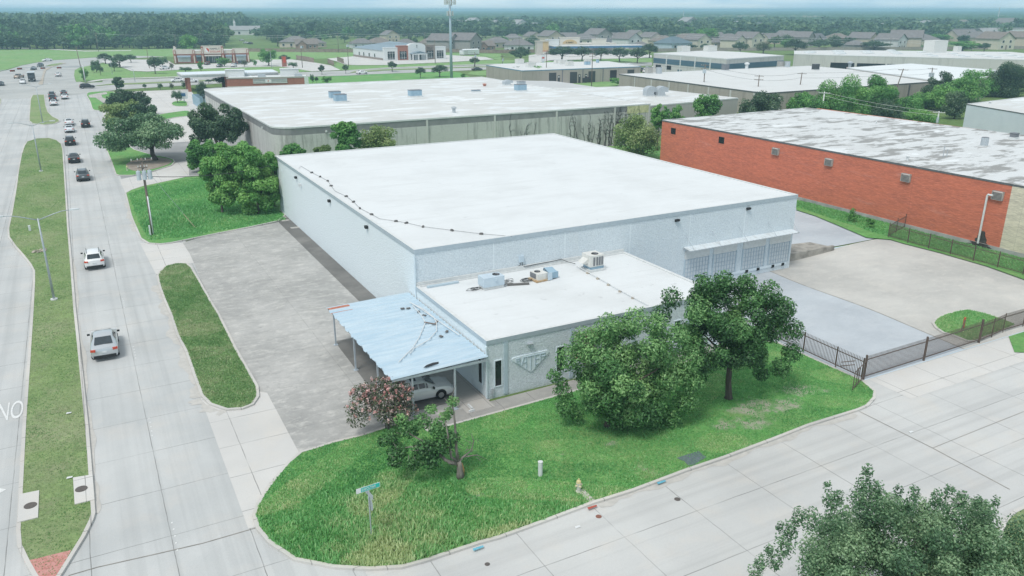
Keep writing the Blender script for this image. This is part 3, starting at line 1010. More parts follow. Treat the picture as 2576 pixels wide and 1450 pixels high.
# wall lights
for p, ax in (((47.55, 6.45), 'y'), ((56.4, 6.55), 'y'), ((93.4, 6.35), 'x'), ((79.5, 6.38), 'x'), ((67.6, 6.4), 'x')):
    b = MB()
    if ax == 'y':
        x, z = p
        b.quad((x - 0.22, WY0, z - 0.12), (x + 0.22, WY0, z - 0.12), (x + 0.22, WY0 - 0.24, z - 0.02), (x - 0.22, WY0 - 0.24, z - 0.02))
        b.box(x - 0.22, x + 0.22, WY0 - 0.24, WY0 - 0.003, z - 0.02, z + 0.16)
    else:
        y, z = p
        b.box(WX0 - 0.26, WX0 - 0.003, y - 0.22, y + 0.22, z - 0.08, z + 0.16)
    b.build('wall_light', M['black'], wh)
b = MB()
b.box(WX0 - 0.3, WX0 - 0.003, 91.35, 91.65, 5.7, 6.0)
b.build('flood_light', M['white'], wh)
b = MB()
b.box(WX0 - 0.03, WX0 - 0.002, 101.9, 102.8, 0.3, 2.35)
b.build('side_door', M['doorgrey'], wh)
b = MB()
b.box(30.8, 31.22, WY0 - 0.18, WY0 - 0.003, 4.9, 5.45)
eb = b.build('electrical_box', M['acbody'], wh)
b = MB()
b.tube([(31.1, WY0 - 0.1, 4.9), (31.12, WY0 - 0.09, 4.55), (31.3, WY0 - 0.2, 4.47), (32.4, WY0 - 0.16, 4.5), (33.8, WY0 - 0.15, 4.53), (34.9, WY0 - 0.17, 4.6), (35.4, WY0 - 0.5, 4.36), (35.7, WY0 - 1.2, 4.35)], 0.028, 5)
b.tube([(30.95, WY0 - 0.1, 4.9), (30.9, WY0 - 0.07, 4.62), (30.5, WY0 - 0.05, 4.52), (30.1, WY0 - 0.05, 4.55)], 0.02, 5)
b.build('cable', M['wire'], eb)
# stepping slabs by the side door, retaining wall beside the dock
for i, (x, y) in enumerate(((20.1, 101.9), (20.3, 100.0), (20.35, 98.4), (20.5, 94.3))):
    b = MB()
    b.box(x, x + 1.0, y, y + 0.6, 0.03, 0.09 + 0.004 * i)
    b.build('paving_slab', M['walk'], label=['pale paving slab nearest the grey side door of the white warehouse', 'second pale paving slab from the grey side door', 'third pale paving slab from the grey side door', 'lone pale slab lying farthest from the grey side door'][i], cat='paving slab', group='stepping slabs by the side door')
b = MB()
b.box(63.1, 71.5, 57.6, 57.95, -0.6, 0.32)
b.quad((63.1, 57.96, 0.30), (71.5, 57.96, 0.12), (71.0, 60.6, 0.06), (63.1, 61.2, 0.28))
b.build('retaining_wall', [simple('stained_concrete', (0.42, 0.40, 0.36), 0.9, col2=(0.22, 0.21, 0.19), scale=1.0, space='world')], label='stained low concrete retaining wall beside the last dock door', cat='retaining wall')

# ---------- the heating cable on the big roof, held down by blocks
CAB = [(22.0, 94.1), (22.6, 95.6), (22.7, 91.0), (22.9, 88.2), (23.0, 85.5), (22.6, 82.8), (22.2, 79.9), (22.5, 77.1), (22.4, 74.4), (22.1, 71.5), (22.3, 68.7), (22.4, 66.8), (23.4, 65.3), (24.0, 64.3), (24.8, 62.4), (26.5, 60.1), (28.2, 57.9), (30.1, 56.0)]
b = MB()
b.tube([(x, y, WZ + 0.07) for x, y in CAB], 0.014, 5)
b.build('roof_cable', M['wire'], label='thin dark cable running along the edge of the big white roof', cat='cable')
NTH = ['first', 'second', 'third', 'fourth', 'fifth', 'sixth', 'seventh', 'eighth', 'ninth', 'tenth', 'eleventh', 'twelfth', 'thirteenth', 'fourteenth', 'fifteenth', 'sixteenth', 'seventeenth', 'eighteenth', 'nineteenth', 'twentieth']
pts = CAB[2:6] + CAB[7:11] + CAB[12:17]
for i, (x, y) in enumerate(pts):
    b = MB()
    b.obox((x, y, WZ + 0.075), (0.32, 0.17, 0.12), 0.3 + i * 0.7)
    b.obox((x + 0.02, y, WZ + 0.15), (0.22, 0.08, 0.04), 0.5 + i * 0.7)
    b.build('cable_block', M['block'], label='%s dark block under the roof cable, counted from the far corner' % NTH[i], cat='block', group='blocks holding the roof cable')
# ---------- condensate pipe across the office roof on five little blocks
b = MB()
b.tube([(35.45, 54.3, 4.36), (35.35, 50.9, 4.36), (35.1, 47.5, 4.36), (35.0, 43.8, 4.34)], 0.035, 6)
b.build('drain_pipe', M['white'], label='thin white drain pipe laid across the office wing roof', cat='pipe')
for i, (x, y) in enumerate(((35.4, 52.5), (35.32, 50.9), (35.2, 49.2), (35.1, 47.5), (35.06, 45.8))):
    b = MB()
    b.obox((x, y, 4.26), (0.24, 0.2, 0.14), 0.2 * i)
    b.build('pipe_block', M['tan'], label='%s small block under the white roof pipe from the tall air conditioner' % NTH[i], cat='block', group='blocks under the roof pipe')


# ---------- air conditioners on the office roof
def fan(parent, x, y, z, r):
    b = MB()
    b.cyl(x, y, z, z + 0.03, r, n=20)
    f = b.build('fan_guard', M['black'], parent)
    b = MB()
    for k in range(5):
        b.obox((x + math.cos(k * 1.257) * r * 0.5, y + math.sin(k * 1.257) * r * 0.5, z + 0.034), (r * 0.8, r * 0.25, 0.012), k * 1.257, rx=0.3)
    b.build('fan_blade', M['grille'], f)


a1 = thing('air_conditioner', 'pale blue boxy air conditioner nearest the carport, tangled in cables', 'air conditioner', (26.7, 53.2, 4.2))
b = MB()
b.box(25.9, 27.62, 52.75, 53.75, 4.22, 4.45)
b.build('base', M['lip'], a1)
b = MB()
b.box(25.85, 27.65, 52.7, 53.8, 4.45, 5.2)
b.build('housing', M['acbody'], a1)
b = MB()
b.box(26.8, 27.0, 52.62, 52.695, 4.85, 5.1)
b.build('switch_box', M['acbody'], a1)
fan(a1, 27.2, 53.3, 5.205, 0.3)
a2 = thing('air_conditioner', 'squat off-white air conditioner joined to a blue duct box', 'air conditioner', (31.4, 53.0, 4.2))
b = MB()
b.obox((31.0, 53.05, 4.28), (1.3, 1.25, 0.12), 0.1)
b.build('base', simple('rusty_pan', (0.42, 0.27, 0.14), 0.8, col2=(0.5, 0.42, 0.3)), a2)
b = MB()
b.obox((31.05, 53.1, 4.6), (1.0, 1.1, 0.52), 0.1)
b.build('housing', M['acwhite'], a2)
fan(a2, 30.95, 53.25, 4.865, 0.25)
b = MB()
b.obox((30.53, 53.2, 4.62), (0.04, 0.8, 0.4), 0.1)
b.build('coil_grille', M['grille'], a2)
b = MB()
b.obox((32.1, 53.1, 4.55), (0.9, 1.0, 0.5), 0.1)
b.quad((31.7, 52.65, 4.8), (32.5, 52.7, 4.8), (32.4, 53.3, 5.05), (31.65, 53.4, 5.05))
b.quad((31.65, 53.4, 5.05), (32.4, 53.3, 5.05), (32.5, 53.65, 4.8), (31.7, 53.6, 4.8))
b.build('duct_box', M['acblue'], a2)
b = MB()
b.obox((31.72, 52.5, 4.55), (0.45, 0.03, 0.6), 0.1, rx=-0.12)
b.build('cover_plate', M['acbody'], a2)
a3 = thing('air_conditioner', 'tall off-white air conditioner on a blue steel stand', 'air conditioner', (36.4, 53.3, 4.2))
b = MB()
b.box(35.7, 37.3, 52.6, 54.0, 4.21, 4.38)
b.build('base', M['lip'], a3)
b = MB()
b.box(35.85, 37.15, 52.75, 53.9, 4.38, 4.62)
b.build('stand', M['acblue'], a3)
b = MB()
b.box(35.75, 37.1, 52.7, 54.0, 4.62, 5.6)
b.build('housing', M['acwhite'], a3)
for x in (36.05, 36.35, 36.6, 36.85):
    b = MB()
    b.box(x, x + 0.17, 52.67, 52.698, 4.72, 5.45)
    b.build('coil_grille', M['grille'], a3)
fan(a3, 36.5, 53.2, 5.605, 0.3)
b = MB()
b.quad((35.2, 53.0, 4.95), (35.2, 53.8, 4.95), (35.74, 53.8, 5.3), (35.74, 53.0, 5.3))
b.quad((35.2, 53.0, 4.95), (35.74, 53.0, 5.3), (35.74, 53.0, 4.9))
b.quad((35.2, 53.8, 4.95), (35.74, 53.8, 4.9), (35.74, 53.8, 5.3))
b.build('intake_hood', M['acwhite'], a3)
# loose cables, a fallen duct and a beam on the roof
rnd = random.Random(5)
for i, (cx, cy, r, lab) in enumerate(((25.3, 53.3, 0.45, 'loose heap of black cable beside the pale blue air conditioner'), (28.4, 53.7, 0.55, 'loops of black cable between the pale blue and squat air conditioners'), (30.0, 53.2, 0.6, 'tangle of black cable at the squat off-white air conditioner'))):
    b = MB()
    for k in range(4):
        p = []
        a0 = rnd.uniform(0, 6)
        rr = r * rnd.uniform(0.5, 1.0)
        ox, oy = rnd.uniform(-0.3, 0.3), rnd.uniform(-0.15, 0.15)
        for q in range(18):
            a = a0 + q * 0.4
            p.append((cx + ox + math.cos(a) * rr * (1 + 0.15 * math.sin(q)), cy + oy + math.sin(a) * rr * 0.6, 4.24 + 0.025 * (k + 1) + 0.02 * math.sin(q)))
        b.tube(p, 0.018, 4)
    b.build('cable_coil', M['wire'], label=lab, cat='cable', group='loose cables on the office roof')
b = MB()
b.obox((28.9, 52.7, 4.28), (1.75, 0.22, 0.13), -0.32)
b.obox((28.1, 52.95, 4.36), (0.8, 0.14, 0.06), -0.25)
b.build('broken_duct', M['block'], label='dark broken duct lying on the office roof by the cables', cat='duct')
b = MB()
b.box(22.2, 24.9, 55.35, 55.6, 4.21, 4.36)
b.build('roof_beam', M['trim'], label='long grey-blue beam lying on the office roof along the warehouse wall', cat='beam')

# ---------- carport
cp = thing('carport', 'open carport with a corrugated pale blue metal roof on thin posts', 'carport', (18.0, 50.4, 0))
M['corr'] = simple('corrugated_blue', (0.46, 0.60, 0.70), 0.42, 0.25, col2=(0.58, 0.69, 0.76), scale=1.2, space='world', stretch=(0.3, 2.2, 1))
M['rust'] = simple('rust_red', (0.42, 0.15, 0.10), 0.8, col2=(0.5, 0.25, 0.18), space='world')
M['post'] = simple('grey_post', (0.47, 0.53, 0.58), 0.5, 0.1, space='world')
CX0, CX1, CY0, CY1 = 14.62, 21.4, 43.15, 57.65


def croof(x, y):
    return 3.16 + 0.16 * (x - CX0) / (CX1 - CX0)


b = MB()
ny = 200
for i in range(ny):
    ya, yb = CY0 + (CY1 - CY0) * i / ny, CY0 + (CY1 - CY0) * (i + 1) / ny
    prof = [0, 0.075, 0.075, 0.0, 0.0, 0.012, 0.0, 0.0]
    za, zb = prof[i % 8], prof[(i + 1) % 8]
    jag = 0.06 * math.sin(i * 12.9)
    xs = [CX0 + jag, CX0 + 1.7, 18.4, CX1]
    for k in range(3):
        mm = 1 if (k == 0 and ((ny - 9) < i < (ny - 2) or (ny - 22) < i < (ny - 18))) else 0
        b.quad((xs[k], ya, croof(xs[k], ya) + za), (xs[k + 1], ya, croof(xs[k + 1], ya) + za), (xs[k + 1], yb, croof(xs[k + 1], yb) + zb), (xs[k], yb, croof(xs[k], yb) + zb), m=mm)
b.build('roof', [M['corr'], M['rust']], cp)
b = MB()
b.box(CX0 + 0.1, CX1, CY0 + 0.02, CY0 + 0.1, 2.98, 3.14)
b.box(CX0 + 0.15, CX0 + 0.27, CY0 + 0.12, CY1 - 0.1, 2.96, 3.13)
b.box(CX0 + 0.1, CX1, CY1 - 0.1, CY1 - 0.02, 2.98, 3.14)
for y in (46.8, 50.4, 54.0):
    b.box(CX0 + 0.3, CX1, y, y + 0.08, 2.98, 3.12)
b.build('frame', M['post'], cp)
for x, y in ((19.0, 43.25), (16.05, 43.25), (15.0, 46.9), (15.05, 52.2), (15.1, 57.45)):
    b = MB()
    b.box(x - 0.055, x + 0.055, y - 0.055, y + 0.055, 0.0, 2.97)
    b.box(x - 0.16, x + 0.16, y - 0.16, y + 0.16, 0.02, 0.06)
    b.build('post', M['post'], cp)
for k, p in enumerate(([(15.9, 45.2), (16.7, 46.0), (17.5, 46.8), (18.6, 48.3), (19.4, 49.6), (20.0, 50.6), (20.3, 52.2), (20.5, 54.4)],
                       [(17.0, 46.0), (17.6, 46.7), (19.0, 47.5), (20.1, 48.7), (20.7, 50.2), (20.9, 51.2), (20.9, 53.0), (20.6, 54.6)],
                       [(21.1, 47.1), (20.9, 50.0), (20.7, 53.4), (20.5, 55.0)])):
    b = MB()
    b.tube([(x, y, croof(x, y) + 0.11 + 0.03 * k) for x, y in p], 0.035, 6)
    b.build('plastic_pipe', M['white'], label=['bent white pipe lying on the carport roof, ending nearest its front edge', 'bent white pipe bulging toward the office wing on the carport roof', 'straight white pipe lying along the wing side of the carport roof'][k], cat='pipe', group='white pipes on the carport roof')
b = MB()
b.obox((20.25, 50.3, 3.41), (0.95, 0.12, 0.05), -0.9)
b.obox((20.75, 50.25, 3.42), (0.7, 0.12, 0.05), 0.9)
b.build('scrap_angle', simple('rusty_steel', (0.20, 0.16, 0.14), 0.8), label='rusty bent steel angle lying on the carport roof', cat='scrap metal')
for i, (x, y) in enumerate(((20.0, 54.0), (20.4, 52.9), (20.5, 52.0), (19.6, 54.2), (20.7, 48.3), (20.0, 47.7))):
    b = MB()
    b.obox((x, y, croof(x, y) + 0.1), (0.3, 0.16, 0.07), i)
    b.build('roof_block', M['block'], label='small dark block lying on the carport roof, %s from the warehouse end' % ['third', 'fourth', 'fifth', 'second', 'sixth', 'last'][i], cat='block', group='blocks on the carport roof')
b = MB()
b.prism([(17.0, 43.6), (18.1, 43.75), (18.2, 43.95), (17.8, 44.0), (17.3, 43.85)], 3.3, 3.335)
b.build('tar_patch', M['black'], label='black tar flake on the front of the carport roof', cat='tar flake')
b = MB()
for i in range(4):
    b.obox((19.9, 43.1 - 0.16 * i, 0.13), (0.12, 0.14, 0.16), 0.1)
b.obox((19.75, 42.35, 0.12), (0.4, 0.12, 0.14), 0.1)
b.build('wheel_stop', M['white'], label='white bent kerb piece on the paving beside the carport post', cat='wheel stop')

# ================================================================== leaves, crowns, trunks
def quads_mesh(name, V, mats, tint=None):
    """V: (n,4,3) array of leaf corners"""
    n = len(V)
    me = bpy.data.meshes.new(name)
    me.vertices.add(n * 4)
    me.vertices.foreach_set('co', V.reshape(-1).astype(np.float32))
    me.loops.add(n * 4)
    me.loops.foreach_set('vertex_index', np.arange(n * 4, dtype=np.int32))
    me.polygons.add(n)
    me.polygons.foreach_set('loop_start', np.arange(0, n * 4, 4, dtype=np.int32))
    me.update(calc_edges=True)
    for m_ in (mats if isinstance(mats, (list, tuple)) else [mats]):
        me.materials.append(m_)
    if tint is not None:
        a = me.attributes.new('tint', 'FLOAT', 'FACE')
        a.data.foreach_set('value', tint.astype(np.float32))
    return me


def leaf_quads(clumps, n, size, rng, droop=0.0, core=0.55, asp=0.55, nrnd=0.55):
    """kite leaves through the volume of a list of ellipsoid clumps (cx,cy,cz,rx,ry,rz,tint)"""
    C = np.array(clumps, dtype=float)
    wgt = (C[:, 3] * C[:, 4] * C[:, 5]) ** (2 / 3)
    idx = rng.choice(len(C), n, p=wgt / wgt.sum())
    d = rng.normal(size=(n, 3))
    d /= np.linalg.norm(d, axis=1)[:, None] + 1e-9
    r = core + (1.08 - core) * rng.random(n) ** 0.7
    P = C[idx, :3] + d * C[idx, 3:6] * r[:, None]
    nm = d * 0.7 + rng.normal(size=(n, 3)) * nrnd + np.array([0, 0, 0.45 - droop])
    nm /= np.linalg.norm(nm, axis=1)[:, None] + 1e-9
    u = np.cross(nm, rng.normal(size=(n, 3)))
    u /= np.linalg.norm(u, axis=1)[:, None] + 1e-9
    v = np.cross(nm, u)
    L = size * (0.65 + 0.7 * rng.random(n))[:, None]
    W = L * asp
    V = np.stack([P - u * L, P + v * W, P + u * L, P - v * W], axis=1) 
    V = P[:, None, :] + (V - P[:, None, :]) * 0.5
    t = np.clip(C[idx, 6] + rng.normal(size=n) * 0.16 + 0.10 * d[:, 2], 0, 1)  # upper side of each clump tinted lighter: light from above put into the colour
    return V, t


def crown_clumps(c, r, n, rng, rel=(0.22, 0.38), low=-0.75, tint=(0.35, 0.65), fill=0.35, squash=0.8):
    out_ = []
    k = 0
    while len(out_) < n:
        k += 1
        z = rng.uniform(low, 1)
        a = k * 2.399963 + rng.uniform(-0.5, 0.5)
        q = math.sqrt(max(0, 1 - z * z))
        rr = rng.uniform(0.62, 0.86) if rng.random() > fill else rng.uniform(0.1, 0.6)
        s = rng.uniform(*rel)
        m_ = (r[0] + r[1]) / 2 * s
        out_.append((c[0] + q * math.cos(a) * r[0] * rr, c[1] + q * math.sin(a) * r[1] * rr, c[2] + z * r[2] * rr, m_, m_, min(m_, r[2] * s * 1.3) * squash + m_ * 0.1, rng.uniform(*tint)))
    return out_


LEAF = {
    'pear': leafmat('leaf_pear', (0.018, 0.066, 0.022), (0.100, 0.260, 0.080), (0.32, 0.54, 0.21)),
    'oak': leafmat('leaf_oak', (0.026, 0.070, 0.038), (0.115, 0.235, 0.115), (0.32, 0.47, 0.26)),
    'dark': leafmat('leaf_dark', (0.022, 0.056, 0.034), (0.058, 0.125, 0.064), (0.135, 0.225, 0.110)),
    'bright': leafmat('leaf_bright', (0.036, 0.130, 0.034), (0.115, 0.330, 0.075), (0.26, 0.50, 0.135)),
    'lime': leafmat('leaf_lime', (0.10, 0.18, 0.05), (0.22, 0.325, 0.105), (0.39, 0.47, 0.215)),
    'cedar': leafmat('leaf_cedar', (0.024, 0.066, 0.042), (0.058, 0.130, 0.074), (0.130, 0.215, 0.120)),
    'far': leafmat('leaf_far', (0.016, 0.052, 0.030), (0.056, 0.130, 0.064), (0.150, 0.245, 0.115), obj_var=0.6),
    'crape': leafmat('leaf_crape', (0.035, 0.060, 0.035), (0.100, 0.130, 0.070), (0.180, 0.235, 0.110)),
    'bloom': leafmat('bloom_pink', (0.45, 0.19, 0.18), (0.68, 0.36, 0.34), (0.80, 0.60, 0.57)),
    'seed': leafmat('seed_grey', (0.26, 0.21, 0.20), (0.40, 0.34, 0.33), (0.56, 0.50, 0.48)),
}
M['bark'] = simple('bark', (0.125, 0.105, 0.09), 0.95, col2=(0.07, 0.06, 0.052), scale=5, stretch=(1, 1, 0.25), bmp=0.6, bscale=12)
M['bark_pale'] = simple('bark_pale', (0.27, 0.245, 0.22), 0.95, col2=(0.14, 0.125, 0.11), scale=5, stretch=(1, 1, 0.25), bmp=0.6, bscale=12)


def limbs(mb, base, targets, r0, rng, fork=0.3):
    """trunk from base to a fork, then a bent limb to each target"""
    bx, by, bz = base
    tx = sum(t[0] for t in targets) / len(targets)
    ty = sum(t[1] for t in targets) / len(targets)
    tz = max(t[2] for t in targets)
    f = Vector((bx + (tx - bx) * fork * 0.6, by + (ty - by) * fork * 0.6, bz + (tz - bz) * fork))
    b0 = Vector((bx, by, bz - 0.05))
    mid = b0.lerp(f, 0.5) + Vector((rng.uniform(-1, 1), rng.uniform(-1, 1), 0)) * r0 * 0.5
    mb.tube([b0, b0 + Vector((0, 0, r0 * 1.2)), mid, f], [r0 * 1.5, r0 * 1.05, r0 * 0.9, r0 * 0.8], 8)
    for t in targets:
        T_ = Vector(t[:3])
        m1 = f.lerp(T_, 0.4) + Vector((rng.uniform(-1, 1), rng.uniform(-1, 1), rng.uniform(0, 1))) * 0.12 * (T_ - f).length
        m2 = f.lerp(T_, 0.75) + Vector((rng.uniform(-1, 1), rng.uniform(-1, 1), rng.uniform(-.3, 1))) * 0.1 * (T_ - f).length
        rr = r0 * rng.uniform(0.3, 0.5)
        mb.tube([f - Vector((0, 0, r0 * 0.5)), m1, m2, T_], [rr * 1.2, rr * 0.8, rr * 0.5, rr * 0.2], 5)


def tree(name, label, cat, base, centre, rad, leaf, n, size, seed, nclump=45, bark='bark', trunk_r=None, group=None, rel=(0.2, 0.34), low=-0.75, tint=(0.3, 0.68), extra=(), droop=0.1, fork=0.3, nlimb=9, fill=0.35, core=0.5, asp=0.55):
    rng = np.random.default_rng(seed)
    rr = random.Random(seed)
    th = thing(name, label, cat, (base[0], base[1], base[2] if len(base) > 2 else 0.0), group=group)
    L = PLOC[th.name]
    cl = crown_clumps(centre, rad, nclump, rng, rel, low, tint, fill) + list(extra)
    cl = [(c[0] - L.x, c[1] - L.y, max(c[2], c[5] * 0.6 + 0.05) - L.z, *c[3:]) for c in cl]
    V, t = leaf_quads(cl, n, size, rng, droop, core, asp)
    V[:, :, 2] = np.maximum(V[:, :, 2], 0.02)
    o = bpy.data.objects.new('crown', quads_mesh('crown', V, LEAF[leaf], t))
    COL.objects.link(o)
    o.parent = th
    mb = MB()
    tg = sorted(cl[:nclump], key=lambda c: rr.random())[:nlimb]
    limbs(mb, (0, 0, 0), tg, trunk_r or rad[0] * 0.055, rr, fork)
    mb.build('trunk', M[bark], th, smooth=True, world=False)
    return th


def px_tree(name, label, cat, bp, box, leaf, n, size, seed, Y=None, depth_sq=0.9, **kw):
    """crown sized from the box it fills in the photograph: bp is the foot of the trunk (or a column with Y given)"""
    x0, x1, yt, yb = box
    if Y is None:
        bx, by = at(*bp)
    else:
        rx, ry, rz = ray((x0 + x1) / 2, (yt + yb) / 2)
        bx, by = rx / ry * Y, Y
    f = bx * _sa + by * _ca
    def side(px):
        return (px - 1288.0) / FOCAL * (f * _c + (CAM_H - 4) * _s)
    top = hz(yt, bx, by)
    low_ = max(0.1, hz(yb, bx, by))
    w2 = (side(x1) - side(x0)) / 2
    cs = (side(x1) + side(x0)) / 2 - (bx * _ca - by * _sa)
    cx, cy = bx + cs * _ca, by - cs * _sa
    ex = list(kw.pop('extra', ()))
    for px, py, rp, tn in kw.pop('sprigs', ()):
        rx, ry, rz0 = ray(px, py)
        t_ = f / (rx * _sa + ry * _ca)
        rr_ = rp * t_
        ex.append((rx * t_, ry * t_, CAM_H + rz0 * t_, rr_, rr_, rr_ * kw.get('tallness', 1.0), tn))
    kw.pop('tallness', None)
    kw['extra'] = ex
    # the crown's front face hides some of its height, so keep the centre a little low
    rz_ = max(0.4, (top - low_) / 2)
    return tree(name, label, cat, (bx, by, kw.pop('bz', 0.0)), (cx, cy, low_ + rz_), (w2 * 1.04, w2 * depth_sq, rz_ * 1.04), leaf, n, size, seed, **kw)


# ---------- the two big trees on the corner lawn
px_tree('shade_tree', 'big leafy green tree nearer the street corner, crown reaching down to the grass', 'tree', (1528, 1076), (1412, 1738, 812, 1050), 'pear', 46000, 0.20, 11,
        nclump=72, trunk_r=0.19, bz=0.1, rel=(0.13, 0.23), low=-0.9, tint=(0.15, 0.8), fork=0.28, depth_sq=0.85, fill=0.3, core=0.4, asp=0.45,
        sprigs=[(1395, 945, 20, .35), (1412, 965, 16, .3), (1430, 900, 34, .45), (1470, 860, 38, .5), (1530, 822, 34, .55), (1600, 806, 34, .6), (1650, 815, 30, .55), (1700, 850, 36, .5), (1735, 905, 34, .5), (1742, 960, 32, .45), (1725, 1010, 32, .4),
                (1690, 1050, 28, .4), (1640, 1080, 32, .5), (1580, 1095, 28, .45), (1560, 1070, 34, .55), (1425, 1020, 30, .35), (1415, 985, 24, .4), (1600, 970, 40, .75), (1690, 930, 44, .7), (1555, 900, 44, .65), (1500, 960, 40, .4), (1450, 1045, 18, .35)])
px_tree('shade_tree', 'tall leafy green tree with a forked bare trunk beside the iron gate', 'tree', (1832, 1006), (1668, 1998, 708, 930), 'pear', 46000, 0.20, 23,
        nclump=70, trunk_r=0.22, bz=0.1, rel=(0.12, 0.22), low=-0.8, tint=(0.12, 0.78), fork=0.32, depth_sq=0.8, nlimb=14, fill=0.3, core=0.4, asp=0.45,
        sprigs=[(1770, 712, 26, .5), (1820, 708, 28, .5), (1880, 716, 28, .5), (1935, 735, 30, .5), (1975, 775, 28, .45), (1995, 830, 28, .45), (1992, 885, 26, .45), (1965, 925, 26, .5), (1915, 940, 20, .4), (1690, 750, 28, .4), (1665, 790, 26, .4), (1655, 840, 26, .35),
                (1680, 890, 28, .35), (1720, 935, 24, .35), (1760, 950, 20, .35), (1845, 850, 36, .78), (1870, 880, 30, .7), (1760, 770, 36, .65), (1950, 830, 34, .6)])
px_tree('oak_tree', 'grey-green small-leaved oak crown in the bottom corner across the side street', 'tree', (2260, 1640), (1965, 2640, 1265, 1760), 'oak', 120000, 0.115, 31, nclump=130, trunk_r=0.24, bz=0.1,
        rel=(0.08, 0.17), low=-0.9, tint=(0.32, 0.85), fork=0.3, nlimb=22, fill=0.25, depth_sq=0.8, core=0.3, tallness=1.5,
        sprigs=[(2182, 1185, 14, .4), (2175, 1220, 22, .45), (2205, 1230, 18, .45), (2160, 1255, 26, .5), (2195, 1265, 32, .5), (2082, 1225, 11, .4), (2088, 1260, 20, .45), (2110, 1250, 14, .4), (2105, 1300, 32, .55), (2260, 1235, 12, .35), (2300, 1240, 14, .35), (2290, 1270, 20, .4), (2240, 1290, 34, .5),
                (2388, 1235, 14, .4), (2360, 1255, 18, .45), (2420, 1255, 16, .4), (2460, 1265, 14, .45), (2505, 1262, 11, .45), (2480, 1285, 18, .45), (2400, 1290, 32, .5), (2010, 1300, 18, .45), (2040, 1310, 24, .5), (1990, 1330, 20, .45), (1962, 1325, 10, .4), (1975, 1370, 28, .5),
                (1935, 1385, 12, .45), (1950, 1410, 20, .5), (1915, 1415, 16, .5), (1900, 1440, 20, .5), (2560, 1330, 30, .5), (2540, 1390, 40, .55), (2470, 1360, 40, .6), (2575, 1430, 60, .6), (2520, 1450, 60, .65), (2440, 1430, 60, .6), (2330, 1380, 55, .6), (2250, 1400, 60, .5), (2150, 1390, 60, .65), (2060, 1420, 50, .55)])
# crape myrtles
def crape(label, base, centre, rad, n, nb, seed):
    rng = np.random.default_rng(seed)
    th = thing('crape_myrtle', label, 'flowering tree', (base[0], base[1], 0.1))
    L = PLOC[th.name]
    cl = crown_clumps((centre[0] - L.x, centre[1] - L.y, centre[2] - 0.1), rad, 34, rng, (0.2, 0.34), -0.7)
    V, t = leaf_quads(cl, n, 0.16, rng)
    o = bpy.data.objects.new('crown', quads_mesh('crown', V, LEAF['crape'], t))
    COL.objects.link(o)
    o.parent = th
    top = [c for c in cl if c[2] > centre[2] - rad[2] * 0.6]
    tips = []
    for c in top:
        for k in range(5):
            d_ = rng.normal(size=3)
            d_[2] = abs(d_[2]) * 0.7
            d_ /= np.linalg.norm(d_)
            tips.append((c[0] + d_[0] * c[3], c[1] + d_[1] * c[4], c[2] + d_[2] * c[5], 0.13, 0.13, 0.16, rng.uniform(0.1, 0.9)))
    V, t = leaf_quads(tips, nb, 0.11, rng, core=0.1, asp=0.9)
    o = bpy.data.objects.new('blossom', quads_mesh('blossom', V, LEAF['bloom'], t))
    COL.objects.link(o)
    o.parent = th
    V, t = leaf_quads(cl, nb, 0.10, rng, core=0.5, asp=0.9)
    o = bpy.data.objects.new('seed_heads', quads_mesh('seed_heads', V, LEAF['seed'], t))
    COL.objects.link(o)
    o.parent = th
    mb = MB()
    rr = random.Random(seed)
    for k in range(6):
        c = cl[(k * 5) % len(cl)]
        mb.tube([(rr.uniform(-.2, .2), rr.uniform(-.2, .2), -0.05), (c[0] * .3, c[1] * .3, c[2] * .4), (c[0] * .7, c[1] * .7, c[2] * .75), c[:3]], [0.05, 0.04, 0.03, 0.012], 5)
    mb.build('trunk', M['bark_pale'], th, smooth=True, world=False)


bx, by = at(978, 1084)
crape('bushy crape myrtle covered in pink blossom in front of the carport', (bx, by), (bx - 0.15, by + 0.4, 1.75), (2.3, 2.0, 1.45), 5200, 2600, 41)
crape('thin reddish crape myrtle against the office wing wall', (28.6, 42.0), (28.5, 42.1, 2.9), (1.15, 0.8, 1.9), 1700, 700, 42)

# ---------- the storm-broken tree: a split trunk, its crown fallen to one side
bk = thing('broken_tree', 'storm-broken tree with a bare split trunk and its leafy crown fallen sideways', 'tree', (*at(1158, 1206), 0.1))
BX, BY = at(1158, 1206)
rng = np.random.default_rng(77)


def P3(px, py, dz=0.0, back=0.0):
    """a point above the fallen crown: rel. coords from a picture spot on the vertical plane through the tree facing the street"""
    rx, ry, rz = ray(px, py)
    t_ = (BY + back) / ry
    return (rx * t_ - BX, back, CAM_H + rz * t_ - 0.1)


fc = []
for px, py, back, r, tn in ((985, 1100, 2.2, 0.55, .45), (1000, 1135, 1.6, 0.6, .4), (965, 1110, 2.0, 0.4, .5), (1030, 1080, 2.0, 0.6, .5), (1070, 1130, 0.6, 0.75, .3), (1110, 1120, 0.4, 0.7, .35), (1085, 1160, 0.2, 0.55, .3),
                            (1040, 1165, 0.5, 0.5, .35), (1060, 1060, 1.6, 0.55, .62), (1100, 1075, 1.0, 0.6, .6), (1010, 1055, 2.6, 0.4, .75), (1085, 1030, 1.6, 0.35, .8), (1120, 1050, .6, .35, .8), (1140, 1010, 0.0, 0.35, .8),
                            (1130, 1035, 0.2, .3, .75), (995, 1160, 1.0, .45, .35), (1135, 1100, .2, .5, .4)):
    p = P3(px, py, 0, back)
    fc.append((p[0], p[1], max(p[2], 0.25), r, r, r * 0.75, tn))
V, t = leaf_quads(fc, 6500, 0.17, rng, droop=0.3, core=0.3)
V[:, :, 2] = np.maximum(V[:, :, 2], 0.02)
o = bpy.data.objects.new('crown', quads_mesh('crown', V, LEAF['pear'], t))
COL.objects.link(o)
o.parent = bk
mb = MB()
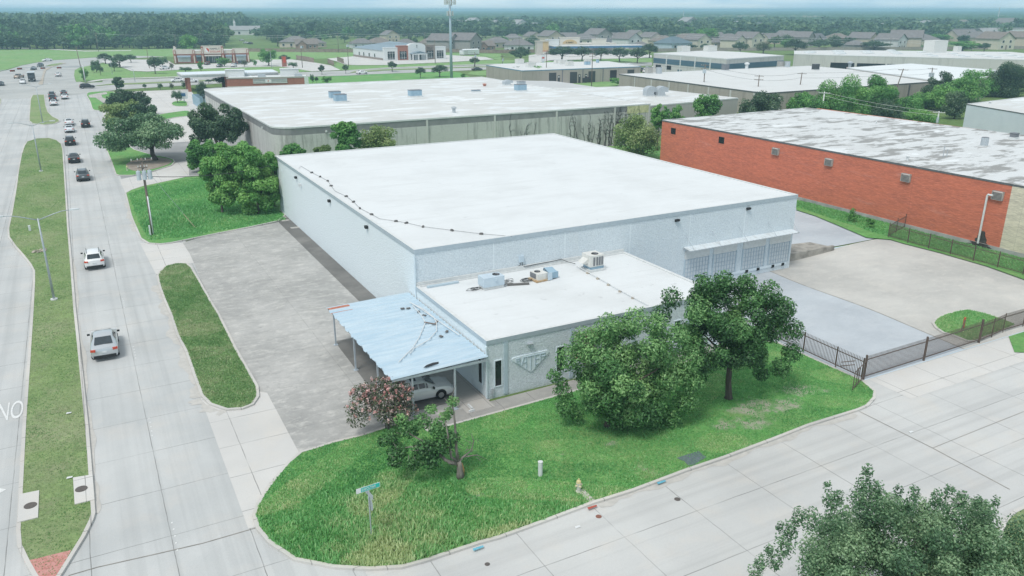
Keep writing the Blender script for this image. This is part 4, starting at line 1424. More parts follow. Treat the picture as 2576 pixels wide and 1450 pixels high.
mb.tube([(0, 0, -0.1), (0.0, 0, 0.35), (-0.03, 0, 0.8), (-0.1, 0, 1.1)], [0.27, 0.2, 0.17, 0.15], 8)
mb.tube([(-0.1, 0, 1.0), P3(1148, 1130), P3(1144, 1060), P3(1136, 1000)], [0.11, 0.09, 0.06, 0.02], 6)
mb.tube([(-0.1, 0, 1.05), P3(1135, 1150), P3(1128, 1100), P3(1120, 1060)], [0.10, 0.08, 0.05, 0.02], 6)
mb.tube([(-0.1, 0, 0.9), P3(1120, 1158, 0, .1), P3(1080, 1120, 0, .8), P3(1020, 1085, 0, 1.8)], [0.12, 0.09, 0.06, 0.03], 6)
mb.tube([(-0.1, 0, 0.9), P3(1130, 1165), P3(1105, 1140, 0, .4), P3(1060, 1120, 0, 1.0), P3(1000, 1130, 0, 1.6)], [0.10, 0.08, 0.06, 0.05, 0.02], 6)
mb.tube([(-0.05, 0, 1.0), P3(1165, 1150), P3(1185, 1135), P3(1192, 1110), P3(1185, 1090)], [0.08, 0.06, 0.04, 0.03, 0.01], 5)
mb.tube([P3(1165, 1150), P3(1200, 1145), P3(1230, 1160)], [0.05, 0.03, 0.008], 5)
rr = random.Random(3)
for k in range(60):
    c = fc[rr.randrange(len(fc))] if k < 40 else P3(rr.uniform(1100, 1200), rr.uniform(1090, 1160), 0, rr.uniform(-.2, .6)) + (0.4, 0.4, 0.4)
    a = Vector(c[:3]) + Vector((rr.uniform(-.3, .3), rr.uniform(-.3, .3), rr.uniform(-.1, .3)))
    e_ = a + Vector((rr.uniform(-.7, .5), rr.uniform(-.5, .5), rr.uniform(-.3, .5)))
    mb.tube([a, a.lerp(e_, .5) + Vector((0, 0, rr.uniform(-.1, .12))), e_], [0.02, 0.014, 0.005], 4)
mb.build('trunk', M['bark_pale'], bk, smooth=True, world=False)
mb = MB()
mb.tube([(0.19, -0.05, 0.05), (0.16, -0.06, 0.5), (0.1, -0.04, 0.95)], [0.05, 0.09, 0.03], 6)
mb.build('torn_wood', simple('torn_wood', (0.36, 0.23, 0.09), 0.9, col2=(0.24, 0.15, 0.06)), bk, smooth=True, world=False)

# ---------- beside the boulevard
px_tree('oak_tree', 'wide low oak standing in the kerbed soil bed by the boulevard', 'tree', (390, 405), (252, 478, 292, 388), 'oak', 17000, 0.42, 51, nclump=50, trunk_r=0.42, rel=(0.16, 0.28), tint=(0.2, 0.65), bz=0.1, low=-0.6)
px_tree('oak_tree', 'dark spreading oak between the soil bed oak and the grey warehouse', 'tree', (553, 400), (472, 625, 262, 380), 'dark', 14000, 0.45, 52, nclump=45, trunk_r=0.4, rel=(0.16, 0.28), tint=(0.25, 0.75), low=-0.6)
px_tree('shade_tree', 'yellow-green rounded tree behind the wide low oak', 'tree', (322, 330), (248, 360, 256, 322), 'lime', 8000, 0.5, 53, nclump=34, trunk_r=0.35, tint=(0.2, 0.6), low=-0.7)
px_tree('shade_tree', 'dark round tree farther up the boulevard behind the yellow-green one', 'tree', (318, 292), (262, 368, 224, 280), 'dark', 8000, 0.5, 54, nclump=34, trunk_r=0.35, tint=(0.3, 0.7), low=-0.6)
px_tree('shade_tree', 'dark tree tucked between the yellow-green tree and the two oaks', 'tree', (360, 330), (312, 392, 262, 318), 'oak', 6000, 0.5, 55, nclump=26, trunk_r=0.3, tint=(0.15, 0.5), low=-0.6)
px_tree('cypress_tree', 'narrow pointed green conifer at the crossing', 'conifer', (293, 230), (281, 308, 192, 228), 'cedar', 2400, 0.55, 56, nclump=20, trunk_r=0.2, tint=(0.4, 0.9), low=-0.9)
# the thicket between pole lawn and warehouse
for i, (bp, bx_, lf, n, lab, tn) in enumerate((
        ((560, 538), (498, 632, 362, 543), 'bright', 15000, 'bright green dense tree at the pole-side end of the thicket', (0.25, 0.75)),
        ((650, 540), (572, 706, 350, 543), 'bright', 16000, 'bright green dense tree of the thicket touching the warehouse corner', (0.3, 0.8)),
        ((505, 432), (464, 548, 345, 440), 'bright', 8000, 'bright green tree at the back of the thicket by the grey warehouse court', (0.2, 0.7)),
        ((690, 520), (640, 712, 400, 545), 'dark', 8000, 'dark green tree of the thicket right behind the warehouse corner', (0.2, 0.6)),
        ((605, 470), (560, 668, 350, 470), 'bright', 9000, 'light green tree in the middle of the thicket, behind the other crowns', (0.4, 0.9)))):
    px_tree('thicket_tree', lab, 'tree', bp, bx_, lf, int(n * 1.5), 0.34, 60 + i, nclump=44, trunk_r=0.16, rel=(0.19, 0.33), low=-1.0, nlimb=6, tint=tn, group='trees of the thicket', bz=0.1, depth_sq=0.8)
# behind the warehouse
for i, (bx_, Y, lf, n, sz, name, lab, tn) in enumerate((
        ((706, 772, 366, 402), 110, 'bright', 3000, 0.34, 'shrub', 'broad green shrub behind the warehouse roof edge nearest the thicket', (0.2, 0.6)),
        ((790, 838, 366, 400), 110, 'lime', 2000, 0.34, 'shrub', 'small yellow-green shrub behind the warehouse roof edge', (0.1, 0.5)),
        ((834, 908, 293, 402), 112, 'bright', 5200, 0.36, 'poplar_tree', 'slim upright green tree against the grey warehouse wall', (0.2, 0.65)),
        ((902, 1003, 309, 402), 112, 'lime', 3800, 0.30, 'feathery_tree', 'feathery pale yellow-green tree beside the slim upright one', (0.45, 0.95)),
        ((1538, 1670, 290, 420), 113, 'lime', 9000, 0.32, 'shade_tree', 'olive green tree between the white warehouse and the red brick wall', (0.1, 0.6)),
        ((1633, 1682, 258, 330), 118, 'bright', 2200, 0.36, 'poplar_tree', 'small bright green tree just above the red building corner', (0.4, 0.9)),
        ((1680, 1722, 264, 320), 122, 'bright', 1800, 0.36, 'shrub', 'round green shrub by the metal annex wall', (0.4, 0.8)),
        ((1734, 1815, 232, 320), 122, 'bright', 4500, 0.36, 'poplar_tree', 'leafy green sapling standing in front of the metal annex', (0.35, 0.85)),
        ((1850, 1975, 232, 310), 126, 'dark', 7000, 0.4, 'shrub', 'wide dark green shrub behind the red building, near the annex', (0.3, 0.9)),
        ((1975, 2065, 230, 300), 128, 'bright', 5000, 0.4, 'shrub', 'green shrub with reddish tips below the long tan warehouse', (0.2, 0.6)),
        ((2046, 2192, 196, 320), 128, 'bright', 13000, 0.38, 'poplar_tree', 'tall loose green tree behind the red building, near the wire pole', (0.2, 0.75)),
        ((2150, 2268, 188, 320), 131, 'bright', 11000, 0.38, 'poplar_tree', 'tall loose green tree just right of its twin behind the red roof', (0.25, 0.8)),
        ((2190, 2280, 255, 330), 121, 'dark', 4500, 0.38, 'shrub', 'dark shrub between the tall twin trees and the low bright bushes', (0.3, 0.8)),
        ((2266, 2366, 276, 340), 118, 'bright', 5500, 0.34, 'shrub', 'low bright green bush behind the red roof by the second wire pole', (0.5, 0.95)),
        ((2368, 2440, 232, 330), 122, 'dark', 4500, 0.36, 'shrub', 'dark bushy evergreen next to the pale blue-white building', (0.35, 0.85)),
        ((2318, 2402, 172, 300), 140, 'dark', 8000, 0.42, 'shade_tree', 'tall dark tree left in the clump above the pale blue-white building', (0.3, 0.8)),
        ((2385, 2490, 186, 310), 142, 'bright', 9000, 0.42, 'shade_tree', 'tall bright green tree in the middle of the clump above the pale blue-white building', (0.3, 0.8)),
        ((2290, 2365, 235, 320), 138, 'bright', 4500, 0.40, 'shrub', 'bright green bush below the dark tree beside the long tan wall', (0.4, 0.9)),
        ((2478, 2600, 160, 300), 146, 'dark', 12000, 0.42, 'shade_tree', 'big dark tree at the right edge above the pale blue-white building', (0.3, 0.8)),
        ((2440, 2520, 176, 310), 150, 'bright', 6000, 0.42, 'shade_tree', 'green tree between the bright middle tree and the big dark one at the right edge', (0.25, 0.7)),
        ((2335, 2420, 215, 320), 133, 'bright', 5500, 0.40, 'shrub', 'bright green bush in front of the tall clump above the pale blue-white building', (0.4, 0.9)),
        ((2240, 2330, 246, 330), 128, 'bright', 4500, 0.38, 'shrub', 'green bush filling the gap right of the tall twin trees', (0.3, 0.8)),
        ((2010, 2090, 250, 330), 120, 'bright', 4500, 0.36, 'shrub', 'green bush at the left foot of the tall twin trees', (0.25, 0.75)))):
    px_tree(name, lab, 'shrub' if name == 'shrub' else 'tree', None, bx_, lf, int(n * 1.7), sz, 80 + i, Y=Y, nclump=40, rel=(0.22, 0.38), fill=0.45, low=-1.0, tint=tn, depth_sq=0.8, nlimb=7)

# ================================================================== the other buildings
def brickmat(name, col, dark, white, amt=0.25):
    m, t, p = nodes_of(name)
    p.inputs['Roughness'].default_value = 0.9
    p.inputs['Specular IOR Level'].default_value = 0.2
    v = coords(t, 'world', (1, 0.35, 2.2))
    c = mixc(t, noise(t, v, 1.1, 8, 0.75, 0.40, 0.62), col, dark)
    c = mixc(t, mathn(t, 'MULTIPLY', noise(t, coords(t, 'world', (1, 0.5, 6)), 2.6, 6, 0.75, 0.46, 0.64), 0.8), c, tuple(min(1, x * 1.3 + .02) for x in col))
    c = mixc(t, mathn(t, 'MULTIPLY', noise(t, coords(t, 'world', (0.3, 0.14, 0.8)), 1.0, 7, 0.78, 0.58, 0.72), amt), c, white)
    c = mixc(t, mathn(t, 'MULTIPLY', joint(t, coords(t), 'Y', 13.0, 7.6, 0.07), 0.5), c, dark)
    t.links.new(c, p.inputs['Base Color'])
    bump(t, p, noise(t, v, 8.0, 3, 0.7, 0.3, 0.7), 0.3, 0.03)
    return m


M['brick'] = brickmat('red_brick', (0.57, 0.175, 0.105), (0.42, 0.135, 0.090), (0.66, 0.47, 0.44))
M['tanbrick'] = brickmat('tan_brick', (0.64, 0.585, 0.46), (0.47, 0.43, 0.35), (0.70, 0.68, 0.6), 0.2)
M['plinth'] = simple('plinth_concrete', (0.42, 0.42, 0.41), 0.9, col2=(0.30, 0.30, 0.295), scale=0.8, space='world')
M['memb_patch'] = membrane('patched_membrane', (0.62, 0.64, 0.645), (0.50, 0.505, 0.50), ((0.27, 0.27, 0.26), 0.34, 0.95), amt=0.5)
M['memb_old'] = membrane('old_membrane', (0.60, 0.61, 0.60), (0.50, 0.50, 0.48), ((0.70, 0.74, 0.76), 0.22, 0.75), amt=0.6)
M['memb_plain'] = membrane('plain_membrane', (0.63, 0.64, 0.635), (0.53, 0.535, 0.52), amt=0.45)
M['memb_white'] = membrane('bright_membrane', (0.71, 0.745, 0.755), (0.62, 0.64, 0.64), amt=0.3)
M['edge_dark'] = simple('dark_edge', (0.085, 0.095, 0.10), 0.6, col2=(0.14, 0.15, 0.15), space='world')
M['band_grey'] = simple('grey_band', (0.20, 0.205, 0.21), 0.8, col2=(0.26, 0.265, 0.27), scale=0.6, space='world')
M['agg_grey'] = aggregate('grey_aggregate', (0.60, 0.60, 0.58), (0.38, 0.38, 0.37), (9.6, 1.9, 0.08), None, (0.2, 0.2, 0.19), ((0.10, 0.10, 0.098), 0.62), sc=0.7, fine=0.5)
M['agg_tan'] = aggregate('tan_aggregate', (0.44, 0.405, 0.365), (0.31, 0.285, 0.255), None, None, None, ((0.15, 0.135, 0.12), 0.4), sc=0.5)
M['panel_grey'] = aggregate('grey_panel', (0.58, 0.58, 0.56), (0.48, 0.48, 0.465), None, None, None, ((0.3, 0.3, 0.29), 0.4), sc=0.5, fine=0.3)
M['panel_blue'] = simple('pale_blue_wall', (0.68, 0.745, 0.80), 0.7, col2=(0.63, 0.70, 0.755), scale=0.4, space='world')
M['blueband'] = simple('blue_band', (0.065, 0.13, 0.18), 0.6, col2=(0.08, 0.155, 0.21), scale=0.3, space='world')
M['trim_blue'] = simple('blue_trim', (0.16, 0.30, 0.42), 0.6, space='world')
M['doordark'] = simple('dark_door', (0.055, 0.06, 0.065), 0.6)
M['rib'] = simple('ribbed_siding', (0.50, 0.49, 0.47), 0.6, 0.1, col2=(0.43, 0.42, 0.41), scale=2.0, space='world', stretch=(6, 6, 0.1))
M['yellow'] = simple('safety_yellow', (0.62, 0.45, 0.05), 0.6)
M['vent_grey'] = simple('vent_slats', (0.46, 0.45, 0.42), 0.6, col2=(0.36, 0.35, 0.33))

# ---------- red brick building
RX, RY1, RZ = 86.1, 107.0, 7.5
rb_ = thing('brick_building', 'long red brick warehouse with a stained patchy white roof', 'building', (110, 75, 0))
b = MB()
b.prism(rect(RX, 123.0, 48.1, RY1), 0.55, RZ - 0.05)
b.build('wall', M['brick'], rb_)
b = MB()
b.prism(rect(RX - 0.08, 123.0, 30, RY1 + 0.06), -0.1, 0.55)
b.build('plinth', M['plinth'], rb_)
b = MB()
b.prism(rect(RX - 0.03, 123.0, 28, 48.09), 0.55, RZ - 0.05)
b.build('front_wall', M['tanbrick'], rb_)['label'] = 'tan brick end of the red brick building'
flat_roof(rb_, [(RX, 28), (123.0, 28), (121.5, 108.2), (RX, RY1)], RZ, M['memb_patch'], M['edge_dark'], fascia_h=0.16, lip_h=0.06, lip_m=M['memb_patch'])
# barred windows and louvred vents high on the wall
def wall_vent(y, z, w_, h_, bars):
    b = MB()
    b.box(RX - 0.02, RX + 0.1, y - w_ / 2, y + w_ / 2, z - h_ / 2, z + h_ / 2)
    o = b.build('window' if bars else 'wall_vent', M['glass_dark'] if bars else M['grille'], rb_)
    s = MB()
    if bars:
        for k in range(5):
            yy = y - w_ / 2 + w_ * (k + 0.5) / 5
            s.box(RX - 0.07, RX - 0.03, yy - 0.02, yy + 0.02, z - h_ / 2, z + h_ / 2)
        for k in range(3):
            zz = z - h_ / 2 + h_ * k / 2
            s.box(RX - 0.075, RX - 0.072, y - w_ / 2, y + w_ / 2, zz - 0.02, zz + 0.02)
        s.build('bars', M['black'], o)
    else:
        s.box(RX - 0.30, RX - 0.021, y - w_ / 2, y - w_ / 2 + 0.05, z - h_ / 2, z + h_ / 2)
        s.box(RX - 0.30, RX - 0.021, y + w_ / 2 - 0.05, y + w_ / 2, z - h_ / 2, z + h_ / 2)
        for k in range(7):
            zz = z - h_ / 2 + h_ * (k + 0.3) / 7
            s.quad((RX - 0.3, y - w_ / 2 + 0.05, zz - 0.05), (RX - 0.03, y - w_ / 2 + 0.05, zz + 0.06), (RX - 0.03, y + w_ / 2 - 0.05, zz + 0.06), (RX - 0.3, y + w_ / 2 - 0.05, zz - 0.05))
        s.build('louvre', M['vent_grey'], o)


def onx(px, py, X):
    rx, ry, rz = ray(px, py)
    return ry * X / rx, CAM_H + rz * X / rx


for px, py, br in ((1694, 330, True), (1815, 353, True), (1953, 381, False), (2087, 408, False), (2281, 447, False), (2512, 492, False)):
    y_, z_ = onx(px, py, RX)
    wall_vent(y_, z_, 1.2, 0.95, br)
y_, z_ = onx(2488, 490, RX - 0.2)
b = MB()
b.tube([(RX - 0.3, y_ - 0.5, z_), (RX - 0.3, y_ + 0.05, z_), (RX - 0.3, y_ + 0.1, z_ - 0.1), (RX - 0.3, y_ + 0.1, 0.5)], 0.11, 8)
b.build('drain_pipe', M['white'], rb_)
M['soot'] = simple('soot', (0.035, 0.034, 0.033), 0.95, col2=(0.09, 0.085, 0.08))
b = MB()
rr = random.Random(4)
for xx, z0, z1, wa, wb in ((RX - 0.086, 0.02, 0.54, 1.5, 1.1), (RX - 0.006, 0.56, 1.9, 0.8, 0.25)):
    n = 8
    L_, R_ = [], []
    for k in range(n + 1):
        z_ = z0 + (z1 - z0) * k / n
        wd = wa + (wb - wa) * k / n
        L_.append((xx, y_ - wd * rr.uniform(.7, 1.1), z_))
        R_.append((xx, y_ + wd * rr.uniform(.7, 1.1), z_))
    for k in range(n):
        b.quad(L_[k], L_[k + 1], R_[k + 1], R_[k])
b.build('soot_stain', M['soot'], rb_)
# rooftop pieces
def on_roof(px, py, z=RZ):
    return at(px, py, z)


def roof_unit(kind, px, py, z, s, label, group=None, mat='galv', rz=0.0):
    """small rooftop machines: box unit, round condenser, gooseneck hood, mushroom vent, pipe"""
    x, y = at(px, py, z)
    th = thing({'box': 'roof_unit', 'cond': 'condenser', 'goose': 'roof_hood', 'vent': 'roof_vent', 'sky': 'skylight'}[kind], label, {'box': 'roof unit', 'cond': 'condenser', 'goose': 'roof hood', 'vent': 'roof vent', 'sky': 'skylight'}[kind], (x, y, z), rz, group)
    if kind == 'box':
        b = MB()
        b.box(-s[0] / 2 - .08, s[0] / 2 + .08, -s[1] / 2 - .08, s[1] / 2 + .08, 0, 0.28)
        b.build('base', M['lip'], th, world=False)
        b = MB()
        b.box(-s[0] / 2, s[0] / 2, -s[1] / 2, s[1] / 2, 0.28, s[2])
        b.build('housing', M[mat], th, world=False)
        b = MB()
        b.box(-s[0] / 2 - .05, s[0] / 2 + .05, -s[1] / 2 - .05, s[1] / 2 + .05, s[2], s[2] + 0.07)
        b.build('cover', M['grille' if mat != 'acwhite' else 'acwhite'], th, world=False)
    elif kind == 'cond':
        b = MB()
        b.cyl(0, 0, 0.12, s[2], s[0] / 2, n=14)
        b.build('housing', M[mat], th, smooth=False, world=False)
        b = MB()
        b.cyl(0, 0, s[2], s[2] + 0.05, s[0] * 0.46, n=14)
        b.build('fan_guard', M['grille'], th, world=False)
        b = MB()
        b.box(-s[0] / 2, s[0] / 2, -s[0] / 2, s[0] / 2, 0, 0.12)
        b.build('base', M['lip'], th, world=False)
    elif kind == 'goose':
        b = MB()
        b.box(-s[0] / 2 - .1, s[0] / 2 + .1, -s[1] / 2 - .1, s[1] / 2 + .1, 0, 0.25)
        b.build('base', M['lip'], th, world=False)
        b = MB()
        n = 7
        for sy in (-s[1] / 2, s[1] / 2):
            pass
        prof_o = [(-s[0] / 2, 0.25), (-s[0] / 2, s[2] * 0.6)] + [(-s[0] / 2 + s[0] * (1 - math.cos(a)) * 0.75, s[2] * 0.6 + s[2] * 0.4 * math.sin(a)) for a in [k * PI / 2 / n for k in range(1, n + 1)]] + [(s[0] * 0.75, s[2] * 0.85)]
        for i in range(len(prof_o) - 1):
            (xa, za), (xb_, zb_) = prof_o[i], prof_o[i + 1]
            b.quad((xa, -s[1] / 2, za), (xa, s[1] / 2, za), (xb_, s[1] / 2, zb_), (xb_, -s[1] / 2, zb_))
        inner = [(s[0] * 0.75, s[2] * 0.85), (s[0] * 0.75, s[2] * 0.45), (s[0] * 0.3, s[2] * 0.45), (s[0] / 2, 0.25)]
        for sy, fl in ((-s[1] / 2, 1), (s[1] / 2, -1)):
            pg = [(x_, sy, z_) for x_, z_ in (prof_o + inner[1:])]
            b.quad(*(pg if fl > 0 else pg[::-1]))
        b.quad((s[0] / 2, -s[1] / 2, .25), (s[0] / 2, s[1] / 2, .25), (s[0] * .3, s[1] / 2, s[2] * .45), (s[0] * .3, -s[1] / 2, s[2] * .45))
        b.build('hood', M[mat], th, world=False)
        b = MB()
        b.box(s[0] * 0.72, s[0] * 0.74, -s[1] / 2 + .06, s[1] / 2 - .06, s[2] * 0.48, s[2] * 0.82)
        b.build('mouth', M['black'], th, world=False)
    elif kind == 'vent':
        b = MB()
        b.cyl(0, 0, 0, s[2] * 0.7, s[0] * 0.3, n=10)
        b.build('stack', M[mat], th, world=False)
        b = MB()
        b.lathe(0, 0, [(s[0] * 0.5, s[2] * 0.7), (s[0] * 0.5, s[2] * 0.85), (s[0] * 0.2, s[2])], 10)
        b.build('cap', M[mat], th, world=False)
    elif kind == 'sky':
        b = MB()
        b.box(-s[0] / 2, s[0] / 2, -s[1] / 2, s[1] / 2, 0, 0.2)
        b.build('frame', M['lip'], th, world=False)
        b = MB()
        b.prism(rect(-s[0] * .45, s[0] * .45, -s[1] * .45, s[1] * .45), 0.2, 0.35)
        b.box(-s[0] * .36, s[0] * .36, -s[1] * .36, s[1] * .36, 0.351, 0.5)
        b.build('dome', M['memb_white'], th, world=False)
    return th


roof_unit('cond', 2475, 368, RZ, (0.95, 0.95, 1.15), 'round grey condenser standing on the red building roof', mat='galv')
roof_unit('box', 2550, 350, RZ, (0.9, 0.8, 0.8), 'dark boxy condenser at the far right of the red building roof', mat='grille')
roof_unit('vent', 2282, 404, RZ, (0.5, 0.5, 0.65), 'squat white vent nearest the brick edge of the red building roof', mat='white')
roof_unit('vent', 2204, 312, RZ, (0.3, 0.3, 0.4), 'tiny white vent near the brick corner of the red building roof', mat='white')
for px, lab in ((2372, 'taller thin standpipe on the bright patch of the red building roof'), (2381, 'shorter thin standpipe on the bright patch of the red building roof')):
    x, y = at(px, 396, RZ)
    b = MB()
    b.cyl(x, y, RZ, RZ + (1.25 if px < 2375 else 0.9), 0.045, n=6)
    b.cyl(x, y, RZ + (1.25 if px < 2375 else 0.9), RZ + (1.33 if px < 2375 else 0.98), 0.09, n=6)
    b.build('standpipe', M['galv'], label=lab, cat='pipe')

# ---------- pale blue-white building at the right edge
pb = thing('pale_building', 'plain pale blue-white building cut by the right edge, with a low parapet', 'building', (136, 95, 0))
z = 7.0
P4 = [at(2432, 263, z), at(2760, 318, z), at(2900, 250, z), at(2640, 238, z)]
b = MB()
b.prism(P4, 0, z - 0.05)
b.build('wall', M['panel_blue'], pb)
flat_roof(pb, P4, z, M['memb_old'], M['edge_dark'], fascia_h=0.06, lip_h=0.12)
x, y = at(2494, 284, z)
roof_unit('vent', 2490, 262, z, (0.7, 0.7, 0.6), 'small white vent on the pale blue-white building roof', mat='white')

# ---------- the big grey aggregate warehouse behind
gw = thing('grey_warehouse', 'large flat warehouse of stained grey pebbled panels with a dark top band', 'warehouse', (62, 165, 0))
z = 7.5
GX0, GX1, GY0, GY1 = 26.5, 99.0, 127.0, 202.0
arc = [(GX0 + 3.4 - 3.4 * math.cos(a), GY0 + 3.4 - 3.4 * math.sin(a)) for a in [k * PI / 12 for k in range(7)]]
GP = arc + [(GX1, GY0), (GX1, GY1)] + [(GX0 + 3.0 - 3.0 * math.sin(a), GY1 - 3.0 + 3.0 * math.cos(a)) for a in [k * PI / 12 for k in range(7)]]
b = MB()
b.prism(GP, -0.1, z - 1.15)
b.build('wall', M['agg_grey'], gw)
b = MB()
_, gp2 = inset(GP, 0.03)
b.prism(gp2, z - 1.15, z - 0.05)
b.build('band', M['band_grey'], gw)
flat_roof(gw, GP, z, M['memb_old'], M['lip'], fascia_h=0.10, lip_h=0.14)
for x in (51.9, 64.8, 77.6, 90.6, 98.8):
    b = MB()
    b.box(x - 0.18, x + 0.18, GY0 - 0.09, GY0 - 0.004, 0, z - 0.16)
    b.build('downpipe', M['panel_grey'], gw)
b = MB()
b.box(93.5, 98.6, GY0 - 0.04, GY0 - 0.003, z - 1.5, z + 0.1)
b.build('painted_patch', simple('cream_mural', (0.66, 0.64, 0.40), 0.8, col2=(0.42, 0.45, 0.24), scale=1.8, space='world'), gw)
for y_ in (150.0, 185.0):
    b = MB()
    b.box(GX0 - 0.03, GX0 + 0.02, y_ - 2.6, y_ + 2.6, 0, 4.8)
    b.build('side_recess', M['plinth'], gw)
for p in ((34.5, GY0 - 0.15), (GX0 - 0.15, 136.0)):
    b = MB()
    b.box(p[0] - 0.14, p[0] + 0.14, p[1] - 0.14, p[1] + 0.14, z - 1.0, z - 0.7)
    b.build('flood_light', M['lip'], gw)
# the vines dried on the wall
rr = random.Random(9)
b = MB()
for k in range(46):
    x = rr.choice([69.0, 71, 80, 83, 86, 88, 89.5, 91, 92, 94, 95.5, 97]) + rr.uniform(-1.2, 1.2)
    zt = rr.uniform(4.2, 7.3)
    p = []
    zz = 0.1
    while zz < zt:
        p.append((x, GY0 - 0.05, zz))
        zz += 0.7
        x += rr.uniform(-0.28, 0.28)
    if len(p) > 1:
        b.tube(p, [0.07 * (1 - 0.8 * i / len(p)) for i in range(len(p))], 4)
        for q in p[2:]:
            if rr.random() < 0.75:
                e_ = rr.uniform(-1, 1)
                b.tube([q, (q[0] + e_ * 0.5, q[1], q[2] + 0.3), (q[0] + e_ * 1.1, q[1], q[2] + rr.uniform(0.1, 0.8))], [0.035, 0.025, 0.01], 3)
b.build('dead_vine', M['soot'], label='dead black vine spread over the grey warehouse wall', cat='vine')
# lower roof part behind, and the ribbed metal annex to the right
an = thing('metal_annex', 'low ribbed metal annex with a plain roof joined to the grey warehouse', 'building', (115, 155, 0))
AP = [(GX1 + 0.05, 132), (124.5, 132.6), (120, 168.5), (GX1 + 0.05, 168)]
z2 = 6.3
AP = [(GX1 + 0.05, 133.2), at(1857, 247, z2), at(1582, 217.5, z2), at(1432, 222, z2), (GX1 + 0.05, 184)]
b = MB()
b.prism(AP, 0, z2 - 0.04)
b.build('wall', M['rib'], an)
flat_roof(an, AP, z2, M['memb_old'], M['lip'], fascia_h=0.2, lip_h=0.05)
M['grey_memb'] = membrane('grey_membrane', (0.50, 0.51, 0.51), (0.45, 0.455, 0.45), amt=0.3)
an2 = thing('grey_annex', 'low annex with a plain grey roof behind the grey warehouse', 'building', (135, 205, 0))
AP2 = [(GX1 + 0.1, 190), at(1560, 219.5, 5.6), at(1395, 204, 5.6), at(1300, 203, 5.6), (GX1 + 0.1, 201)]
AP2 = [(GX1 + 0.1, 184.5), at(1500, 220, 5.6), at(1395, 205, 5.6), at(1262, 202.5, 5.6), (GX1 + 0.1, 201.5)]
b = MB()
b.prism(AP2, 0, 5.55)
b.build('wall', M['rib'], an2)
flat_roof(an2, AP2, 5.6, M['grey_memb'], M['lip'], fascia_h=0.15, lip_h=0.04)
ACB = 'blue-grey roof box on the grey warehouse roof, '
for px, py, s, lab in ((843, 249, (2.2, 1.6, 1.5), 'farther of the pair at the left'), (856, 257, (2.3, 1.7, 1.5), 'nearer of the pair at the left'), (1044, 244, (2.6, 1.6, 1.4), 'alone in the middle'), (1309, 230, (2.4, 1.6, 1.5), 'right one, with a smaller box behind it')):
    roof_unit('box', px, py, 7.5, s, ACB + lab, 'blue-grey boxes on the grey warehouse roof', mat='acblue')
roof_unit('goose', 1275, 215, 7.5, (1.8, 1.5, 1.3), 'grey blower hood near the far edge of the grey warehouse roof', mat='galv')
roof_unit('box', 1311, 226, 7.5, (1.6, 1.4, 1.8), 'taller thin roof box behind the right blue-grey one', mat='galv')
roof_unit('vent', 1219, 217, 7.5, (1.2, 1.2, 0.6), 'low brown vent near the far edge of the grey warehouse roof', mat='rust')
roof_unit('box', 1197, 232, 7.5, (1.9, 0.9, 0.42), 'flat hatch on the grey warehouse roof', mat='acblue')
roof_unit('vent', 1142, 284, 7.5, (1.0, 1.0, 1.1), 'grey pipe vent near the front edge of the grey warehouse roof', mat='galv')
for px, lab in ((1632, 'left'), (1660, 'right')):
    roof_unit('goose', px, 243, z2, (2.1, 1.9, 2.3), '%s of the two curved steel hoods on the metal annex' % lab, 'curved steel hoods', mat='galv', rz=-0.15)

# ---------- row of storage units with dark roller doors
def block(name, label, cat, roofpx, z, wallm, memb, edge, fasc=0.25, z0=0.0, lip_h=0.1):
    P = [at(a, b_, z) for a, b_ in roofpx]
    cx, cy = sum(p[0] for p in P) / len(P), sum(p[1] for p in P) / len(P)
    th = thing(name, label, cat, (cx, cy, 0))
    b = MB()
    b.prism(P, z0 - 0.1, z - 0.05)
    b.build('wall', M[wallm], th)
    flat_roof(th, P, z, M[memb], M[edge], fascia_h=fasc, lip_h=lip_h)
    return th, P


def on_face(P, i, px, py):
    """point where the line of sight meets wall face i of footprint P: distance along it and height"""
    a, c = P[i], P[(i + 1) % len(P)]
    rx, ry, rz = ray(px, py)
    dx, dy = c[0] - a[0], c[1] - a[1]
    det = rx * (-dy) - ry * (-dx)
    t_ = (a[0] * (-dy) - a[1] * (-dx)) / det
    u_ = (rx * a[1] - ry * a[0]) / det
    L = math.hypot(dx, dy)
    return u_ * L, CAM_H + rz * t_


def face_box(th, P, i, name, mat, u0, u1, z0, z1, proud=0.06, parent=None):
    a, c = Vector(P[i]), Vector(P[(i + 1) % len(P)])
    e = (c - a).normalized()
    nrm = Vector((e.y, -e.x))
    ctr = sum((Vector(p) for p in P), Vector((0, 0))) / len(P)
    if nrm.dot(a - ctr) < 0:
        nrm = -nrm
    b = MB()
    A = a + e * u0
    B = a + e * u1
    q = [A - nrm * 0.04, B - nrm * 0.04, B + nrm * proud, A + nrm * proud]
    b.prism([tuple(v) for v in q], z0, z1, bottom=True)
    return b.build(name, M[mat], parent or th)


